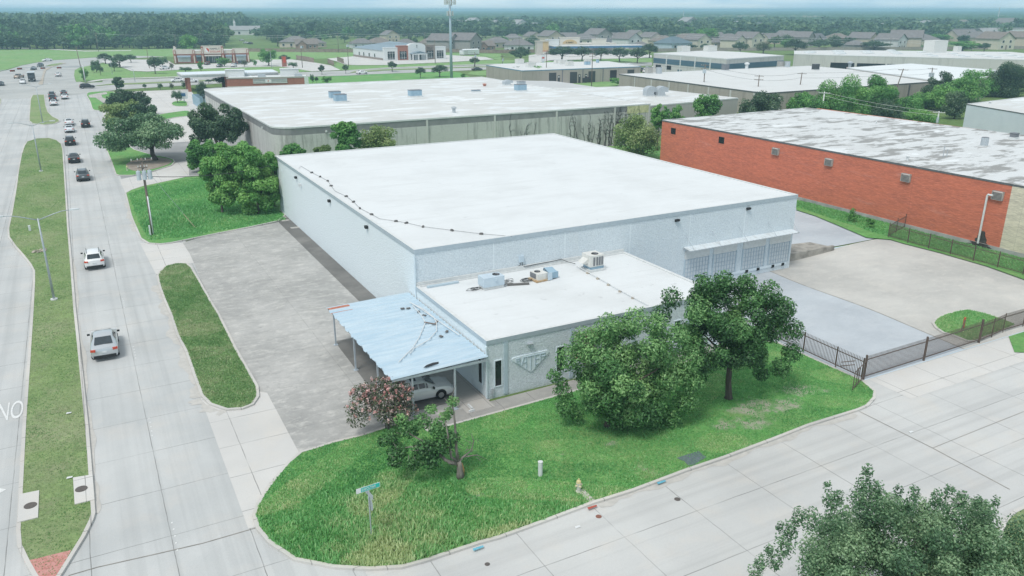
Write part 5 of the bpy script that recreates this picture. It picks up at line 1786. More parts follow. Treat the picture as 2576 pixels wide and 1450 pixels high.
zs = 4.9
st, SP = block('storage_building', 'low tan storage building with dark roller doors and a white roof', 'building', [(1313, 178.6), (1612, 168), (1530, 154.8), (1400, 157), (1258, 161.5), (1223, 164.5)], zs, 'agg_tan', 'memb_plain', 'trim_blue', 0.2)
fx = lambda a, b_: (1257.8 + .1465 * a, 62.9 + .1465 * b_)
for a0, a1, bt, bb, nm, mt in ((842, 968, 825, 970, 'roller_door', 'doordark'), (1203, 1325, 812, 955, 'roller_door', 'doordark'), (1520, 1638, 798, 940, 'roller_door', 'doordark'), (1892, 2005, 780, 915, 'roller_door', 'black'), (2190, 2305, 772, 890, 'roller_door', 'doordark'),
                               (990, 1030, 868, 968, 'door', 'doordark'), (1346, 1384, 852, 950, 'door', 'doordark'), (1460, 1498, 845, 945, 'door', 'doordark')):
    u0, zt = on_face(SP, 0, *fx(a0, bt))
    u1, _ = on_face(SP, 0, *fx(a1, bt))
    dr = face_box(st, SP, 0, nm, mt, u0, u1, 0.0, zt)
    if nm == 'door':
        face_box(st, SP, 0, 'notice', 'lip', u0 + 0.2, u1 - 0.2, zt - 0.75, zt - 0.35, 0.09, parent=dr)
for a in (1070, 1422, 1768):
    u0, _ = on_face(SP, 0, *fx(a, 850))
    face_box(st, SP, 0, 'downpipe', 'grille', u0 - 0.15, u0 + 0.15, 0, zs - 0.25, 0.12)
for i, (a, b_, s) in enumerate(((335, 655, (3, 2.2, 1.8)), (530, 700, (3.4, 2.2, 1.4)), (1000, 650, (3.0, 2, 1.5)), (1070, 660, (3.2, 2, 1.5)), (1190, 690, (2.6, 1.8, 1.7)), (1505, 650, (2.8, 1.6, 1.4)))):
    roof_unit('box', *fx(a, b_ + 15), zs, s, '%s pale roof unit from the left on the tan storage building' % NTH[i].capitalize().lower(), 'pale units on the storage roof', mat='acwhite')
for i, (a, b_) in enumerate(((1475, 690), (1525, 690), (1675, 655))):
    roof_unit('cond', *fx(a, b_), zs, (1.3, 1.3, 1.3), ['dark', 'second', 'rearmost'][i] + ' round condenser on the tan storage roof', 'condensers on the storage roof', mat='acblue')

# ---------- long tan warehouse, its bright neighbour, the blue-banded and the skylit ones
zt_ = 5.6
lt, LP = block('tan_warehouse', 'long low tan warehouse with white roof and blue edge behind the wire poles', 'warehouse', [(1558, 187.4), (1893, 231), (1932, 234.6), (2356, 205.6), (2300, 190), (2035, 166.4)], zt_, 'agg_tan', 'memb_plain', 'edge_dark', 0.22)
for u in range(1, 9):
    face_box(lt, LP, 0, 'wall_strip', 'panel_grey', u * 9.0 - 0.3, u * 9.0 + 0.3, 0, zt_ - 0.3, 0.1)
for u in (12, 30, 55, 70, 84):
    face_box(lt, LP, 2, 'downpipe', 'edge_dark', u - 0.25, u + 0.25, 0, zt_ - 0.3, 0.15)
bw, BPW = block('white_roof_warehouse', 'warehouse with a bright white roof beyond the leaning pole', 'warehouse', [(2130, 171), (2362, 205), (2480, 196), (2520, 178), (2290, 160.5)], 6.0, 'agg_tan', 'memb_white', 'lip', 0.2)
bb_, BBP = block('banded_warehouse', 'grey two-storey block with a dark blue band round its top', 'building', [(1644.7, 134.7), (1829, 149), (1972.5, 140.5), (1860, 131.5), (1778, 127.8)], 8.6, 'panel_grey', 'memb_plain', 'lip', 0.3)
for i in (0, 1):
    a, c = Vector(BBP[i]), Vector(BBP[i + 1])
    L = (c - a).length
    face_box(bb_, BBP, i, 'band', 'blueband', 0.15, L - 0.15, 5.0, 6.9, 0.1)
for k in range(1, 5):
    L = (Vector(BBP[1]) - Vector(BBP[0])).length
    face_box(bb_, BBP, 0, 'wall_strip', 'lip', L * k / 5 - 0.3, L * k / 5 + 0.3, 0, 8.2, 0.16)
ff = lambda a, b_: (1603.7 + .1465 * a, 62.9 + .1465 * b_)
for a0, a1, bt, bb2 in ((315, 403, 680, 755), (482, 575, 695, 775)):
    u0, z1 = on_face(BBP, 0, *ff(a0, bt))
    u1, z0 = on_face(BBP, 0, *ff(a1, bb2))
    face_box(bb_, BBP, 0, 'window', 'glass_dark', u0, u1, max(0.8, z0), z1)
u0, _ = on_face(BBP, 0, *ff(690, 760))
face_box(bb_, BBP, 0, 'door', 'blueband', u0, u0 + 2.4, 0, 3.4)
roof_unit('box', *ff(790, 460), 8.6, (4.5, 3, 2.2), 'weathered roof unit at the left on the blue-banded block', mat='acwhite')
roof_unit('box', *ff(1245, 455), 8.6, (4.8, 3, 2.2), 'white roof unit at the right on the blue-banded block', mat='acwhite')
sk, SKP = block('skylit_warehouse', 'very long pale grey warehouse with rows of rooftop skylights', 'warehouse', [(1998, 136.5), (2077, 139.3), (2304, 144.5), (2610, 152), (2610, 138), (2545, 131.5), (2130, 127), (1998, 128.5)], 7.4, 'panel_grey', 'memb_plain', 'lip', 0.2)
gg = lambda a, b_: (1949.6 + .1465 * a, 62.9 + .1465 * b_)
for a0, a1 in ((960, 1370), (1415, 1900), (1935, 2370)):
    u0, zt2 = on_face(SKP, 1, *gg(a0, 620))
    u1, _ = on_face(SKP, 1, *gg(a1, 640))
    face_box(sk, SKP, 1, 'loading_bay', 'glass_dark', u0, u1, 0, 4.6, 0.05)  # flat dark sheet: the shade inside the open bay is put into its colour
for a0, a1, c in ((1240, 1350, 'rust'), (1620, 1810, 'rust'), (1930, 2025, 'lip')):
    u0, _ = on_face(SKP, 1, *gg(a0, 650))
    u1, _ = on_face(SKP, 1, *gg(a1, 650))
    face_box(sk, SKP, 1, 'bay_shutter', c, u0, u1, 0.2, 3.0, 0.09)
i = 0
for a, b_ in ((600, 470), (605, 488), (1075, 455), (1085, 470), (1110, 490), (1122, 505), (1550, 460), (1580, 475), (1605, 495)):
    roof_unit('sky', *gg(a, b_), 7.4, (5.5, 2.2, 0.5), 'long pale skylight on the very long grey warehouse roof', 'skylights on the long grey warehouse')
hh = lambda a, b_: (2198.6 + .1465 * a, 50.3 + .1465 * b_)
for a, b_ in ((290, 530), (330, 550), (365, 570), (405, 590), (820, 565), (920, 600), (1010, 628), (1350, 590), (1460, 618), (1560, 640), (1815, 602), (1945, 632), (2085, 655), (2230, 580), (2360, 622), (2500, 652)):
    roof_unit('sky', *hh(a, b_), 7.4, (4.5, 2.0, 0.5), 'long pale skylight on the very long grey warehouse roof', 'skylights on the long grey warehouse')
roof_unit('box', *hh(1040, 560), 7.4, (9, 5, 5), 'big pale roof unit on the very long grey warehouse', mat='acwhite')
roof_unit('box', *hh(1425, 545), 7.4, (3, 2, 2.2), 'small pale roof unit right of the big one on the long grey warehouse', mat='acwhite')
for i, (px, py, k, m_) in enumerate(((1824, 178, 'box', 'grille'), (1632, 186, 'box', 'vent_grey'), (1657, 186, 'cond', 'galv'), (2051, 177, 'box', 'doordark'), (1878, 174, 'vent', 'white'), (1963, 169, 'box', 'vent_grey'), (1980, 169.5, 'cond', 'galv'), (2137, 171, 'vent', 'galv'))):
    roof_unit(k, px, py, zt_, (2.0, 1.6, 2.0) if k != 'vent' else (1.8, 1.8, 2.2), ['dark green roof box by the tall wire pole on the long tan warehouse', 'square roof unit at the near left end of the long tan warehouse', 'small round condenser at the left end of the long tan warehouse', 'dark upright roof box in the middle of the long tan warehouse', 'white vent cap at the far edge of the long tan warehouse', 'boxy unit at the far edge of the long tan warehouse roof', 'round condenser at the far edge of the long tan warehouse roof', 'grey spinning vent where tan and bright white roofs meet'][i], mat=m_)

# ================================================================== vehicles
def paint(name, col, rough=0.28, metal=0.1):
    m, t, p = nodes_of('paint_' + name)
    p.inputs['Base Color'].default_value = (*col, 1)
    p.inputs['Roughness'].default_value = rough
    p.inputs['Metallic'].default_value = metal
    p.inputs['Coat Weight'].default_value = 0.4
    p.inputs['Coat Roughness'].default_value = 0.1
    return m


PAINT = {'white': paint('white', (0.80, 0.81, 0.82)), 'black': paint('black', (0.015, 0.016, 0.018)), 'grey': paint('grey', (0.13, 0.15, 0.165), metal=0.4), 'silver': paint('silver', (0.56, 0.59, 0.61), metal=0.5),
         'slate': paint('slate', (0.05, 0.065, 0.075), metal=0.3), 'brown': paint('brown', (0.30, 0.22, 0.16)), 'pearl': paint('pearl', (0.74, 0.78, 0.82))}
M['cargl'] = simple('car_glass', (0.02, 0.03, 0.036), 0.06, col2=(0.03, 0.045, 0.055), spec=0.8)
M['tyre'] = simple('tyre', (0.015, 0.015, 0.015), 0.9)
M['rim'] = simple('alloy', (0.42, 0.43, 0.44), 0.35, 0.6)
M['taillight'] = simple('tail_lamp_red', (0.52, 0.055, 0.03), 0.25, col2=(0.6, 0.1, 0.05))
M['headlight'] = simple('head_lamp', (0.62, 0.65, 0.67), 0.15)
M['trimblack'] = simple('trim_black', (0.02, 0.021, 0.022), 0.6)
M['chrome'] = simple('chrome', (0.6, 0.62, 0.63), 0.2, 0.7)

PROF = {
    'sedan': ([(-2.42, .74, .40, .76, .82, .60), (-2.30, .86, .30, .92, 1.00, .66), (-1.85, .91, .22, .97, 1.07, .68), (-1.62, .91, .22, .98, 1.10, .66), (-0.85, .92, .22, .97, 1.41, .54), (-0.1, .92, .22, .96, 1.46, .57),
               (.38, .92, .22, .95, 1.42, .56), (1.18, .91, .22, .92, 1.02, .68), (1.9, .90, .22, .84, .92, .64), (2.25, .85, .26, .70, .78, .58), (2.42, .72, .36, .55, .62, .5)], (3, 4), (6, 7), [(3, 4), (4, 5), (5, 6), (6, 7)], 1.42, -1.42),
    'suv': ([(-2.30, .80, .42, .92, 1.00, .66), (-2.20, .90, .30, 1.02, 1.12, .68), (-1.72, .94, .26, 1.03, 1.60, .58), (-1.0, .94, .26, 1.02, 1.68, .61), (-.1, .94, .26, 1.0, 1.68, .61), (.45, .94, .26, .99, 1.60, .60),
             (1.2, .93, .26, .98, 1.10, .68), (1.8, .92, .26, .93, 1.03, .66), (2.2, .87, .3, .80, .90, .6), (2.36, .74, .4, .62, .70, .5)], (1, 2), (5, 6), [(2, 3), (3, 4), (4, 5), (5, 6)], 1.38, -1.40),
    'pickup': ([(-2.75, .88, .5, 1.02, 1.06, .80), (-2.68, .92, .45, 1.05, 1.08, .84), (-0.75, .94, .40, 1.06, 1.09, .84), (-0.70, .94, .36, 1.06, 1.14, .70), (-0.52, .94, .36, 1.06, 1.72, .62), (.3, .94, .36, 1.05, 1.76, .62), (.85, .94, .36, 1.04, 1.70, .62),
                (1.5, .93, .36, 1.06, 1.16, .70), (2.3, .92, .36, 1.02, 1.10, .68), (2.65, .88, .4, .9, 1.0, .64), (2.78, .8, .5, .75, .82, .6)], (3, 4), (6, 7), [(4, 5), (5, 6), (6, 7)], 1.75, -1.75),
    'coupe': ([(-2.34, .80, .42, .84, .92, .64), (-2.24, .91, .30, .98, 1.06, .70), (-1.95, .95, .26, 1.01, 1.13, .72), (-0.95, .95, .26, 1.02, 1.52, .60), (-.1, .95, .26, 1.0, 1.58, .61), (.42, .95, .26, .99, 1.52, .60),
               (1.25, .94, .26, .97, 1.08, .68), (1.85, .92, .26, .90, 1.0, .66), (2.2, .87, .3, .78, .88, .6), (2.36, .74, .4, .60, .68, .5)], (2, 3), (5, 6), [(3, 4), (4, 5), (5, 6)], 1.40, -1.42),
}


def ring(s):
    y, w, z0, belt, top, rw = s
    h = [(0, z0), (.90 * w, z0), (.985 * w, z0 + .16), (w, (z0 + belt) / 2 + .08), (.965 * w, belt - .03), (.92 * w, belt + .02), (rw + .04, max(belt + .03, top - .06)), (rw - .10, max(belt + .035, top - .005)), (0, max(belt + .04, top + .015))]
    return [(x, y, z) for x, z in h] + [(-x, y, z) for x, z in h[-2:0:-1]]


def inset_quad(q, fx_, fy_, off):
    a, b_, c, d_ = [Vector(p) for p in q]
    def bl(u, v):
        return (a * (1 - u) + b_ * u) * (1 - v) + (d_ * (1 - u) + c * u) * v
    nrm = (b_ - a).cross(d_ - a)
    nrm = nrm.normalized() * off
    return [tuple(bl(u, v) + nrm) for u, v in ((fx_, fy_), (1 - fx_, fy_), (1 - fx_, 1 - fy_), (fx_, 1 - fy_))]


def make_car(kind, name, cat):
    st_, rw_i, ws_i, sides, fy, ry_ = PROF[kind]
    root = thing(name, 'x', cat)
    b = MB()
    rings = [ring(s) for s in st_]
    n = len(rings[0])
    for r_ in rings:
        b.v += r_
    for i in range(len(rings) - 1):
        for k in range(n):
            k2 = (k + 1) % n
            b.f.append((i * n + k, i * n + k2, (i + 1) * n + k2, (i + 1) * n + k)[::-1])
            b.m.append(0)
    b.f.append(tuple(range(n)))
    b.m.append(0)
    b.f.append(tuple((len(rings) - 1) * n + k for k in range(n))[::-1])
    b.m.append(0)
    w = max(s[1] for s in st_)
    for yw in (fy, ry_):
        for sx in (-1, 1):
            c = [(sx * (w + .004), yw + .40 * math.cos(a), .36 + .40 * math.sin(a)) for a in [k * PI / 8 for k in range(-1, 10)]]
            b.quad(*(c if sx > 0 else c[::-1]), m=1)
    body = b.build('body', [PAINT['white'], M['trimblack']], root, smooth=True, world=False)
    try:
        body.data.set_sharp_from_angle(angle=R(38))
    except Exception:
        pass
    a, c = st_[rw_i[0]], st_[rw_i[1]]
    def screen(s1, s2, nm, rear):
        y1, y2 = s1[0], s2[0]
        z1, z2 = s1[4] + .012, s2[4] + .012
        q = [(-s1[5], y1, z1), (s1[5], y1, z1), (s2[5], y2, z2), (-s2[5], y2, z2)]
        if not rear:
            q = [q[1], q[0], q[3], q[2]]
        m_ = MB()
        m_.quad(*inset_quad(q, .05, .10, .018))
        m_.build(nm, M['cargl'], root, world=False)
    screen(a, c, 'rear_window', True)
    screen(st_[ws_i[1]], st_[ws_i[0]], 'windshield', False)
    for sx in (-1, 1):
        m_ = MB()
        for i, j in sides:
            p, q_ = st_[i], st_[j]
            g1, g2 = ring(p), ring(q_)
            quad = [g1[5], g2[5], g2[6], g1[6]]
            quad = [(sx * abs(v[0]), v[1], v[2]) for v in quad]
            if sx < 0:
                quad = [quad[1], quad[0], quad[3], quad[2]]
            if abs(quad[2][2] - quad[1][2]) < .12 or abs(quad[3][2] - quad[0][2]) < .12:
                pass
            m_.quad(*inset_quad(quad, .06, .14, .014))
        m_.build('side_window', M['cargl'], root, world=False)
    for sx in (-1, 1):
        for yw in (fy, ry_):
            m_ = MB()
            m_.tube([(sx * (w - .20), yw, .335), (sx * (w + .012), yw, .335)], .335, 16)
            o_ = m_.build('wheel', M['tyre'], root, world=False)
            m_ = MB()
            m_.tube([(sx * (w - .02), yw, .335), (sx * (w + .018), yw, .335)], .20, 12)
            m_.build('rim', M['rim'], o_, world=False)
    yr, zt = st_[0][0], st_[1][3]
    for sx in (-1, 1):
        m_ = MB()
        m_.obox((sx * (st_[1][1] - .17), st_[1][0] - .04, zt - .07), (.34, .16, .17 if kind != 'pickup' else .3), sx * .25)
        m_.build('tail_light', M['taillight'], root, world=False)
        m_ = MB()
        m_.obox((sx * (st_[-2][1] - .16), st_[-2][0] + .02, st_[-2][3] - .03), (.32, .2, .13), -sx * .45)
        m_.build('headlight', M['headlight'], root, world=False)
        m_ = MB()
        m_.obox((sx * (w + .10), st_[ws_i[1]][0] - .30, st_[ws_i[1]][3] + .10), (.20, .10, .13))
        m_.build('wing_mirror', M['trimblack'], root, world=False)
    m_ = MB()
    m_.box(-st_[0][1] * .96, st_[0][1] * .96, yr - .03, yr + .14, .26, .50)
    m_.build('bumper', M['trimblack'], root, world=False)
    m_ = MB()
    m_.box(-.17, .17, yr - .035, yr + .02, .68, .80)
    m_.build('licence_plate', M['white'], root, world=False)
    if kind == 'pickup':
        m_ = MB()
        m_.box(-.74, .74, -2.6, -.85, 1.06, 1.105)
        m_.build('load_bed', M['trimblack'], root, world=False)
    if kind == 'sedan':
        m_ = MB()
        m_.box(-.34, .34, -.5, -.12, 1.462, 1.478)
        m_.build('sunroof', M['cargl'], root, world=False)
    if kind == 'suv':
        for sx in (-1, 1):
            m_ = MB()
            m_.tube([(sx * .56, -1.55, 1.66), (sx * .58, -1.2, 1.73), (sx * .58, .2, 1.73), (sx * .57, .5, 1.63)], .022, 5)
            m_.build('roof_rail', M['trimblack'], root, world=False)
    return remember(root)


CARK = {'sedan': make_car('sedan', 'car', 'car'), 'suv': make_car('suv', 'car', 'car'), 'coupe': make_car('coupe', 'car', 'car'), 'pickup': make_car('pickup', 'pickup_truck', 'pickup truck')}
USED = set()


def repaint(r, col):
    for ch in r.children:
        if ch.name.split('.')[0] == 'body':
            ch.material_slots[0].link = 'OBJECT'
            ch.material_slots[0].material = PAINT[col]


def car(kind, x, y, rz, col, label, group=None):
    p = CARK[kind]
    if kind not in USED:
        USED.add(kind)
        p.location = (x, y, 0.02)
        p.rotation_euler = (0, 0, rz)
        p['label'] = label
        if group:
            p['group'] = group
        r = p
    else:
        r = dup(p, (x, y, 0.02), rz, label, group)
        if not group and 'group' in r:
            del r['group']
    repaint(r, col)
    return r


def car_px(kind, px, py, deg, col, label, ahead=2.35, group=None):
    """px,py: ground under the end of the car that faces us; deg: travel direction, clockwise from straight up the boulevard"""
    x, y = at(px, py)
    h = R(deg)
    s = 1 if math.cos(h - HEAD) > 0.25 else (-1 if math.cos(h - HEAD) < -0.25 else 0)
    return car(kind, x + math.sin(h) * ahead * s, y + math.cos(h) * ahead * s, -h, col, label, group)


BV = 'cars driving away up the boulevard'
car_px('coupe', 267, 909, 2, 'silver', 'silver crossover with red tail lights, nearest car on the boulevard', group=BV)
car_px('suv', 241, 681, 0, 'white', 'white crossover with a black rear bumper, second nearest on the boulevard', group=BV)
car_px('suv', 211, 458, 0, 'grey', 'grey crossover with a pale roof, behind the black saloon on the boulevard', group=BV)
car_px('sedan', 188, 412, 0, 'black', 'black saloon between the grey crossover and the roof-racked black one', group=BV)
car_px('suv', 178, 368, 0, 'black', 'black car with roof rails braking behind two white saloons', group=BV)
car_px('sedan', 176, 335.5, 0, 'pearl', 'pearl white saloon just ahead of the roof-railed black car', group=BV)
car_px('sedan', 175, 317.5, 0, 'white', 'white saloon in front of the pearl white one, level with the black crossover', group=BV)
car_px('suv', 217, 322.5, 0, 'black', 'black crossover alone in the right lane of the boulevard', group=BV)
QS = 'cars queuing at the crossing'
car_px('sedan', 135.5, 267, 0, 'white', 'white saloon last in the left queue at the crossing', group=QS)
car_px('pickup', 133.5, 256, 0, 'slate', 'dark pickup in the left queue, just ahead of the white saloon', group=QS, ahead=2.8)
car_px('suv', 131.5, 246, 0, 'slate', 'dark boxy car first in the left queue at the crossing', group=QS)
car_px('sedan', 163.5, 251, 0, 'white', 'white saloon last in the right queue at the crossing', group=QS)
car_px('sedan', 161.5, 240.5, 0, 'black', 'dark car first in the right queue at the crossing', group=QS)
car_px('coupe', 146, 193.5, 4, 'white', 'white hatchback driving away past the crossing, under the signals')
car('suv', *at(220, 223), R(-90), 'black', 'black estate car turning across the junction, seen side-on')
ON = 'oncoming traffic beyond the crossing'
car_px('suv', 57, 212, 180, 'white', 'white crossover waiting head-on beside the box truck', group=ON)
car_px('pickup', 40, 199, 200, 'brown', 'brown pickup beyond the white crossover left of the box truck', group=ON, ahead=2.8)
car_px('sedan', 82, 177, 190, 'slate', 'dark saloon behind the box truck in the oncoming lanes', group=ON)
car_px('suv', 98, 169, 195, 'slate', 'dark crossover following the dark saloon, oncoming', group=ON)
car('sedan', *at(119, 154.5), R(120), 'white', 'white saloon on the outside of the bend, last oncoming car', ON)
car_px('sedan', 2, 217, 180, 'slate', 'dark saloon cut by the left edge of the picture', group=ON)
car('suv', *at(446, 207.5), R(90), 'white', 'boxy white car on the cross road behind the brick column')
car('coupe', *at(482, 208), R(-88), 'white', 'low white car on the cross road touching the boxy white one')
car('coupe', *at(911, 187), R(-84), 'white', 'white crossover alone on the cross road in front of the church')
car('sedan', *at(1200, 178), R(-84), 'slate', 'dark blue saloon alone on the cross road right of the phone mast')
FD = 'cars parked at the brick store'
car('suv', *at(415, 175), R(-60), 'white', 'white crossover parked left of the brick store front', FD)
car_px('sedan', 518, 164.5, 25, 'black', 'black car parked by the store doors', group=FD)
car_px('sedan', 549, 170, 25, 'grey', 'grey car parked on the store side of the green tree', group=FD)
car_px('suv', 585, 169.5, 25, 'white', 'white car parked right of the green tree at the store', group=FD)
car('pickup', *at(604, 162), R(-50), 'slate', 'dark pickup parked nearest the right end of the brick store', FD)
FR = 'cars on the far road behind the store'
car('sedan', *at(608, 103.5), R(35), 'silver', 'silver car farthest up the road behind the brick store', FR)
car('sedan', *at(618, 110), R(35), 'silver', 'second silver car on the road behind the brick store', FR)
car('suv', *at(629, 112), R(35), 'black', 'black car on the road behind the brick store', FR)
SC = 'cars parked beside the storage building'
car('suv', *at(1615, 180), R(-40), 'slate', 'dark car at the end wall of the tan storage building', SC)
car('suv', *at(1622, 184), R(-40), 'white', 'white car just behind the motorhome', SC)
car('suv', *at(1637, 183), R(-70), 'white', 'white car below the corner of the blue-banded block', SC)
car('suv', *at(1629, 178), R(-60), 'silver', 'silver car behind the white ones by the blue-banded block', SC)
car('suv', *at(1277, 130), R(-80), 'white', 'white off-roader parked by the houses left of the market tower')
car('pickup', *at(1227, 129), R(-80), 'slate', 'dark pickup parked by the houses behind the white container')
car('sedan', 17.35, 45.95, R(-93), 'white', 'white saloon parked under the corrugated carport')

# box truck
t = thing('box_truck', 'dark-fronted box truck with a white top waiting at the crossing', 'truck', (*at(81, 206), 0.02), R(180))
b = MB()
b.box(-1.15, 1.15, -5.2, -0.4, 0.75, 3.1)
b.build('cargo_box', PAINT['slate'], t, world=False)
b = MB()
b.box(-1.2, 1.2, -5.25, -0.35, 3.1, 3.3)
b.build('roof', PAINT['white'], t, world=False)
b = MB()
b.prism([(-1.0, -0.35), (1.0, -0.35), (1.0, 1.55), (-1.0, 1.55)], 0.5, 1.5)
b.quad((-1.0, -0.3, 1.5), (1.0, -0.3, 1.5), (0.9, -0.3, 2.5), (-0.9, -0.3, 2.5))
b.quad((-1.0, 1.5, 1.5), (-0.9, 0.95, 2.5), (-0.9, -0.3, 2.5), (-1.0, -0.3, 1.5))
b.quad((1.0, -0.3, 1.5), (0.9, -0.3, 2.5), (0.9, 0.95, 2.5), (1.0, 1.5, 1.5))
b.quad((-0.9, -0.3, 2.5), (-0.9, 0.95, 2.5), (0.9, 0.95, 2.5), (0.9, -0.3, 2.5))
b.quad((1.0, 1.5, 1.5), (0.9, 0.95, 2.5), (-0.9, 0.95, 2.5), (-1.0, 1.5, 1.5))
b.build('cab', PAINT['black'], t, world=False)
b = MB()
b.quad((0.88, 1.47, 1.58), (0.8, 1.03, 2.4), (-0.8, 1.03, 2.4), (-0.88, 1.47, 1.58))
b.build('windshield', M['cargl'], t, world=False)
for sx in (-1, 1):
    b = MB()
    b.box(sx * 0.75 - 0.2, sx * 0.75 + 0.2, 1.552, 1.6, 0.85, 1.1)
    b.build('headlight', M['headlight'], t, world=False)
    for yw in (0.9, -4.0):
        b = MB()
        b.tube([(sx * 0.8, yw, 0.45), (sx * 1.12, yw, 0.45)], 0.45, 14)
        b.build('wheel', M['tyre'], t, world=False)
# motorhome
t = thing('motorhome', 'white motorhome with a big blue windscreen parked at the storage building', 'motorhome', (*at(1562, 182), 0.03), R(82))
b = MB()
b.prism([(-1.25, -5.0), (1.25, -5.0), (1.25, 4.2), (-1.25, 4.2)], 0.5, 3.2)
b.quad((-1.25, 4.2, .5), (1.25, 4.2, .5), (1.2, 4.75, .7), (-1.2, 4.75, .7))
b.build('body', PAINT['white'], t, world=False)
b = MB()
b.box(-1.2, 1.2, 4.201, 4.7, 0.6, 1.5)
b.build('nose', PAINT['pearl'], t, world=False)
b = MB()
b.box(-1.15, 1.15, 4.205, 4.26, 1.55, 2.8)
b.build('windshield', M['acblue'], t, world=False)
for sx in (-1, 1):
    for ya, yb in ((2.6, 3.9), (0.3, 1.6), (-3.4, -2.0)):
        b = MB()
        b.box(sx * 1.253 - .01, sx * 1.253 + .01, ya, yb, 1.7, 2.6)
        b.build('side_window', M['cargl'], t, world=False)
    for yw in (3.0, -3.2):
        b = MB()
        b.tube([(sx * 0.95, yw, 0.45), (sx * 1.28, yw, 0.45)], 0.45, 14)
        b.build('wheel', M['tyre'], t, world=False)
for ya, h_ in ((2.2, .25), (-1.0, .3), (-3.4, .2)):
    b = MB()
    b.box(-.45, .45, ya - .5, ya + .5, 3.2, 3.2 + h_)
    b.build('roof_pod', PAINT['white'], t, world=False)
for i, (px, py) in enumerate(((1474, 208), (1517, 204.5), (1414, 205.5))):
    x, y = at(px, py)
    s = 1.0 if i < 2 else 0.6
    t = thing('dumpster', ['dark rubbish skip standing beside the middle wire pole', 'dark rubbish skip nearest the motorhome', 'small low dark bin by the first roller door'][i], 'dumpster', (x, y, 0.03), -0.5)
    b = MB()
    b.quad((-1.3 * s, -.75 * s, 0.1), (1.3 * s, -.75 * s, 0.1), (1.45 * s, -.95 * s, 1.5 * s), (-1.45 * s, -.95 * s, 1.5 * s))
    b.quad((1.3 * s, .75 * s, .1), (-1.3 * s, .75 * s, .1), (-1.45 * s, .95 * s, 1.9 * s), (1.45 * s, .95 * s, 1.9 * s))
    for sx in (-1, 1):
        q = [(sx * 1.3 * s, -.75 * s, .1), (sx * 1.3 * s, .75 * s, .1), (sx * 1.45 * s, .95 * s, 1.9 * s), (sx * 1.45 * s, -.95 * s, 1.5 * s)]
        b.quad(*(q if sx > 0 else q[::-1]))
    b.build('bin', M['doordark'], t, world=False)
    b = MB()
    b.quad((-1.5 * s, -1.0 * s, 1.51 * s), (1.5 * s, -1.0 * s, 1.51 * s), (1.5 * s, 1.0 * s, 1.93 * s), (-1.5 * s, 1.0 * s, 1.93 * s))
    b.build('lid', M['black'], t, world=False)

# ================================================================== street furniture
M['wood'] = simple('pole_wood', (0.235, 0.195, 0.165), 0.95, col2=(0.155, 0.13, 0.11), scale=3, stretch=(3, 3, 0.3))
M['lampgrey'] = simple('lamp_steel', (0.44, 0.49, 0.52), 0.45, 0.3, col2=(0.38, 0.43, 0.46))
M['lens'] = simple('lamp_head', (0.72, 0.76, 0.78), 0.4)
M['transf'] = simple('transformer_grey', (0.55, 0.62, 0.67), 0.5, 0.1)
M['insul'] = simple('insulator', (0.62, 0.63, 0.62), 0.3)


def street_lamp(x, y, h, label, arms=2, reach=2.6, rz=0.0, group='street lamps'):
    t = thing('street_lamp', label, 'street lamp', (x, y, 0.1), rz, group)
    b = MB()
    b.cyl(0, 0, 0, 0.12, 0.30, n=12)
    b.build('base', M['lip'], t, world=False)
    b = MB()
    b.cyl(0, 0, 0.1, h, 0.11, 0.065, n=10)
    b.build('pole', M['lampgrey'], t, smooth=True, world=False)
    for sx in ((-1, 1) if arms == 2 else (-1,)):
        b = MB()
        b.tube([(0, 0, h - 0.15), (sx * reach * 0.5, 0, h + 0.28), (sx * reach * 0.75, 0, h + 0.45), (sx * reach, 0, h + 0.48)], [0.05, 0.042, 0.038, 0.035], 7)
        a_ = b.build('arm', M['lampgrey'], t, smooth=True, world=False)
        b = MB()
        b.prism([(sx * reach * .97, -.09), (sx * (reach + .25), -.14), (sx * (reach + .68), -.11), (sx * (reach + .72), 0), (sx * (reach + .68), .11), (sx * (reach + .25), .14), (sx * reach * .97, .09)], h + .43, h + .55, bottom=True)
        b.build('lamp_head', M['lens'], a_, world=False)
    return t


for (bp, tp, lab) in (((137, 757), 550, 'double-armed street lamp on the median nearest the picture front'), ((104, 433), 315, 'double-armed street lamp in the middle of the long median'), ((108, 311), 218, 'double-armed street lamp on the short median before the crossing')):
    x, y = at(*bp)
    street_lamp(x, y, hz(tp, x, y) - 0.1, lab)
for bp, tp, lab, rz in (((283, 187), 147, 'single-armed street lamp on the grass at the crossing corner', 0.3), ((340, 207), 176, 'single-armed street lamp beside the sidewalk left of the filling station canopy', 0.2), ((685, 184), 131, 'pale single-armed street lamp standing behind the shop roof', 0.6)):
    x, y = at(*bp)
    street_lamp(x, y, hz(tp, x, y), lab, 1, 1.8, rz)
for i, (px, pt, pb_, two) in enumerate(((1782, 103, 131, False), (2371, 105, 128, True), (1604, 113, 131, False), (2122, 112, 128, False))):
    x, y = at(px, pb_)
    street_lamp(x, y, hz(pt, x, y), ['single street lamp before the houses behind the blue-banded block', 'double-armed street lamp in front of the trees behind the skylit warehouse', 'single street lamp at the right end of the blue market canopy', 'single street lamp by the dark trees behind the skylit warehouse'][i], 2 if two else 1, 2.6)

# traffic signals on mast arms
M['sigred'] = simple('signal_back', (0.36, 0.10, 0.05), 0.6)


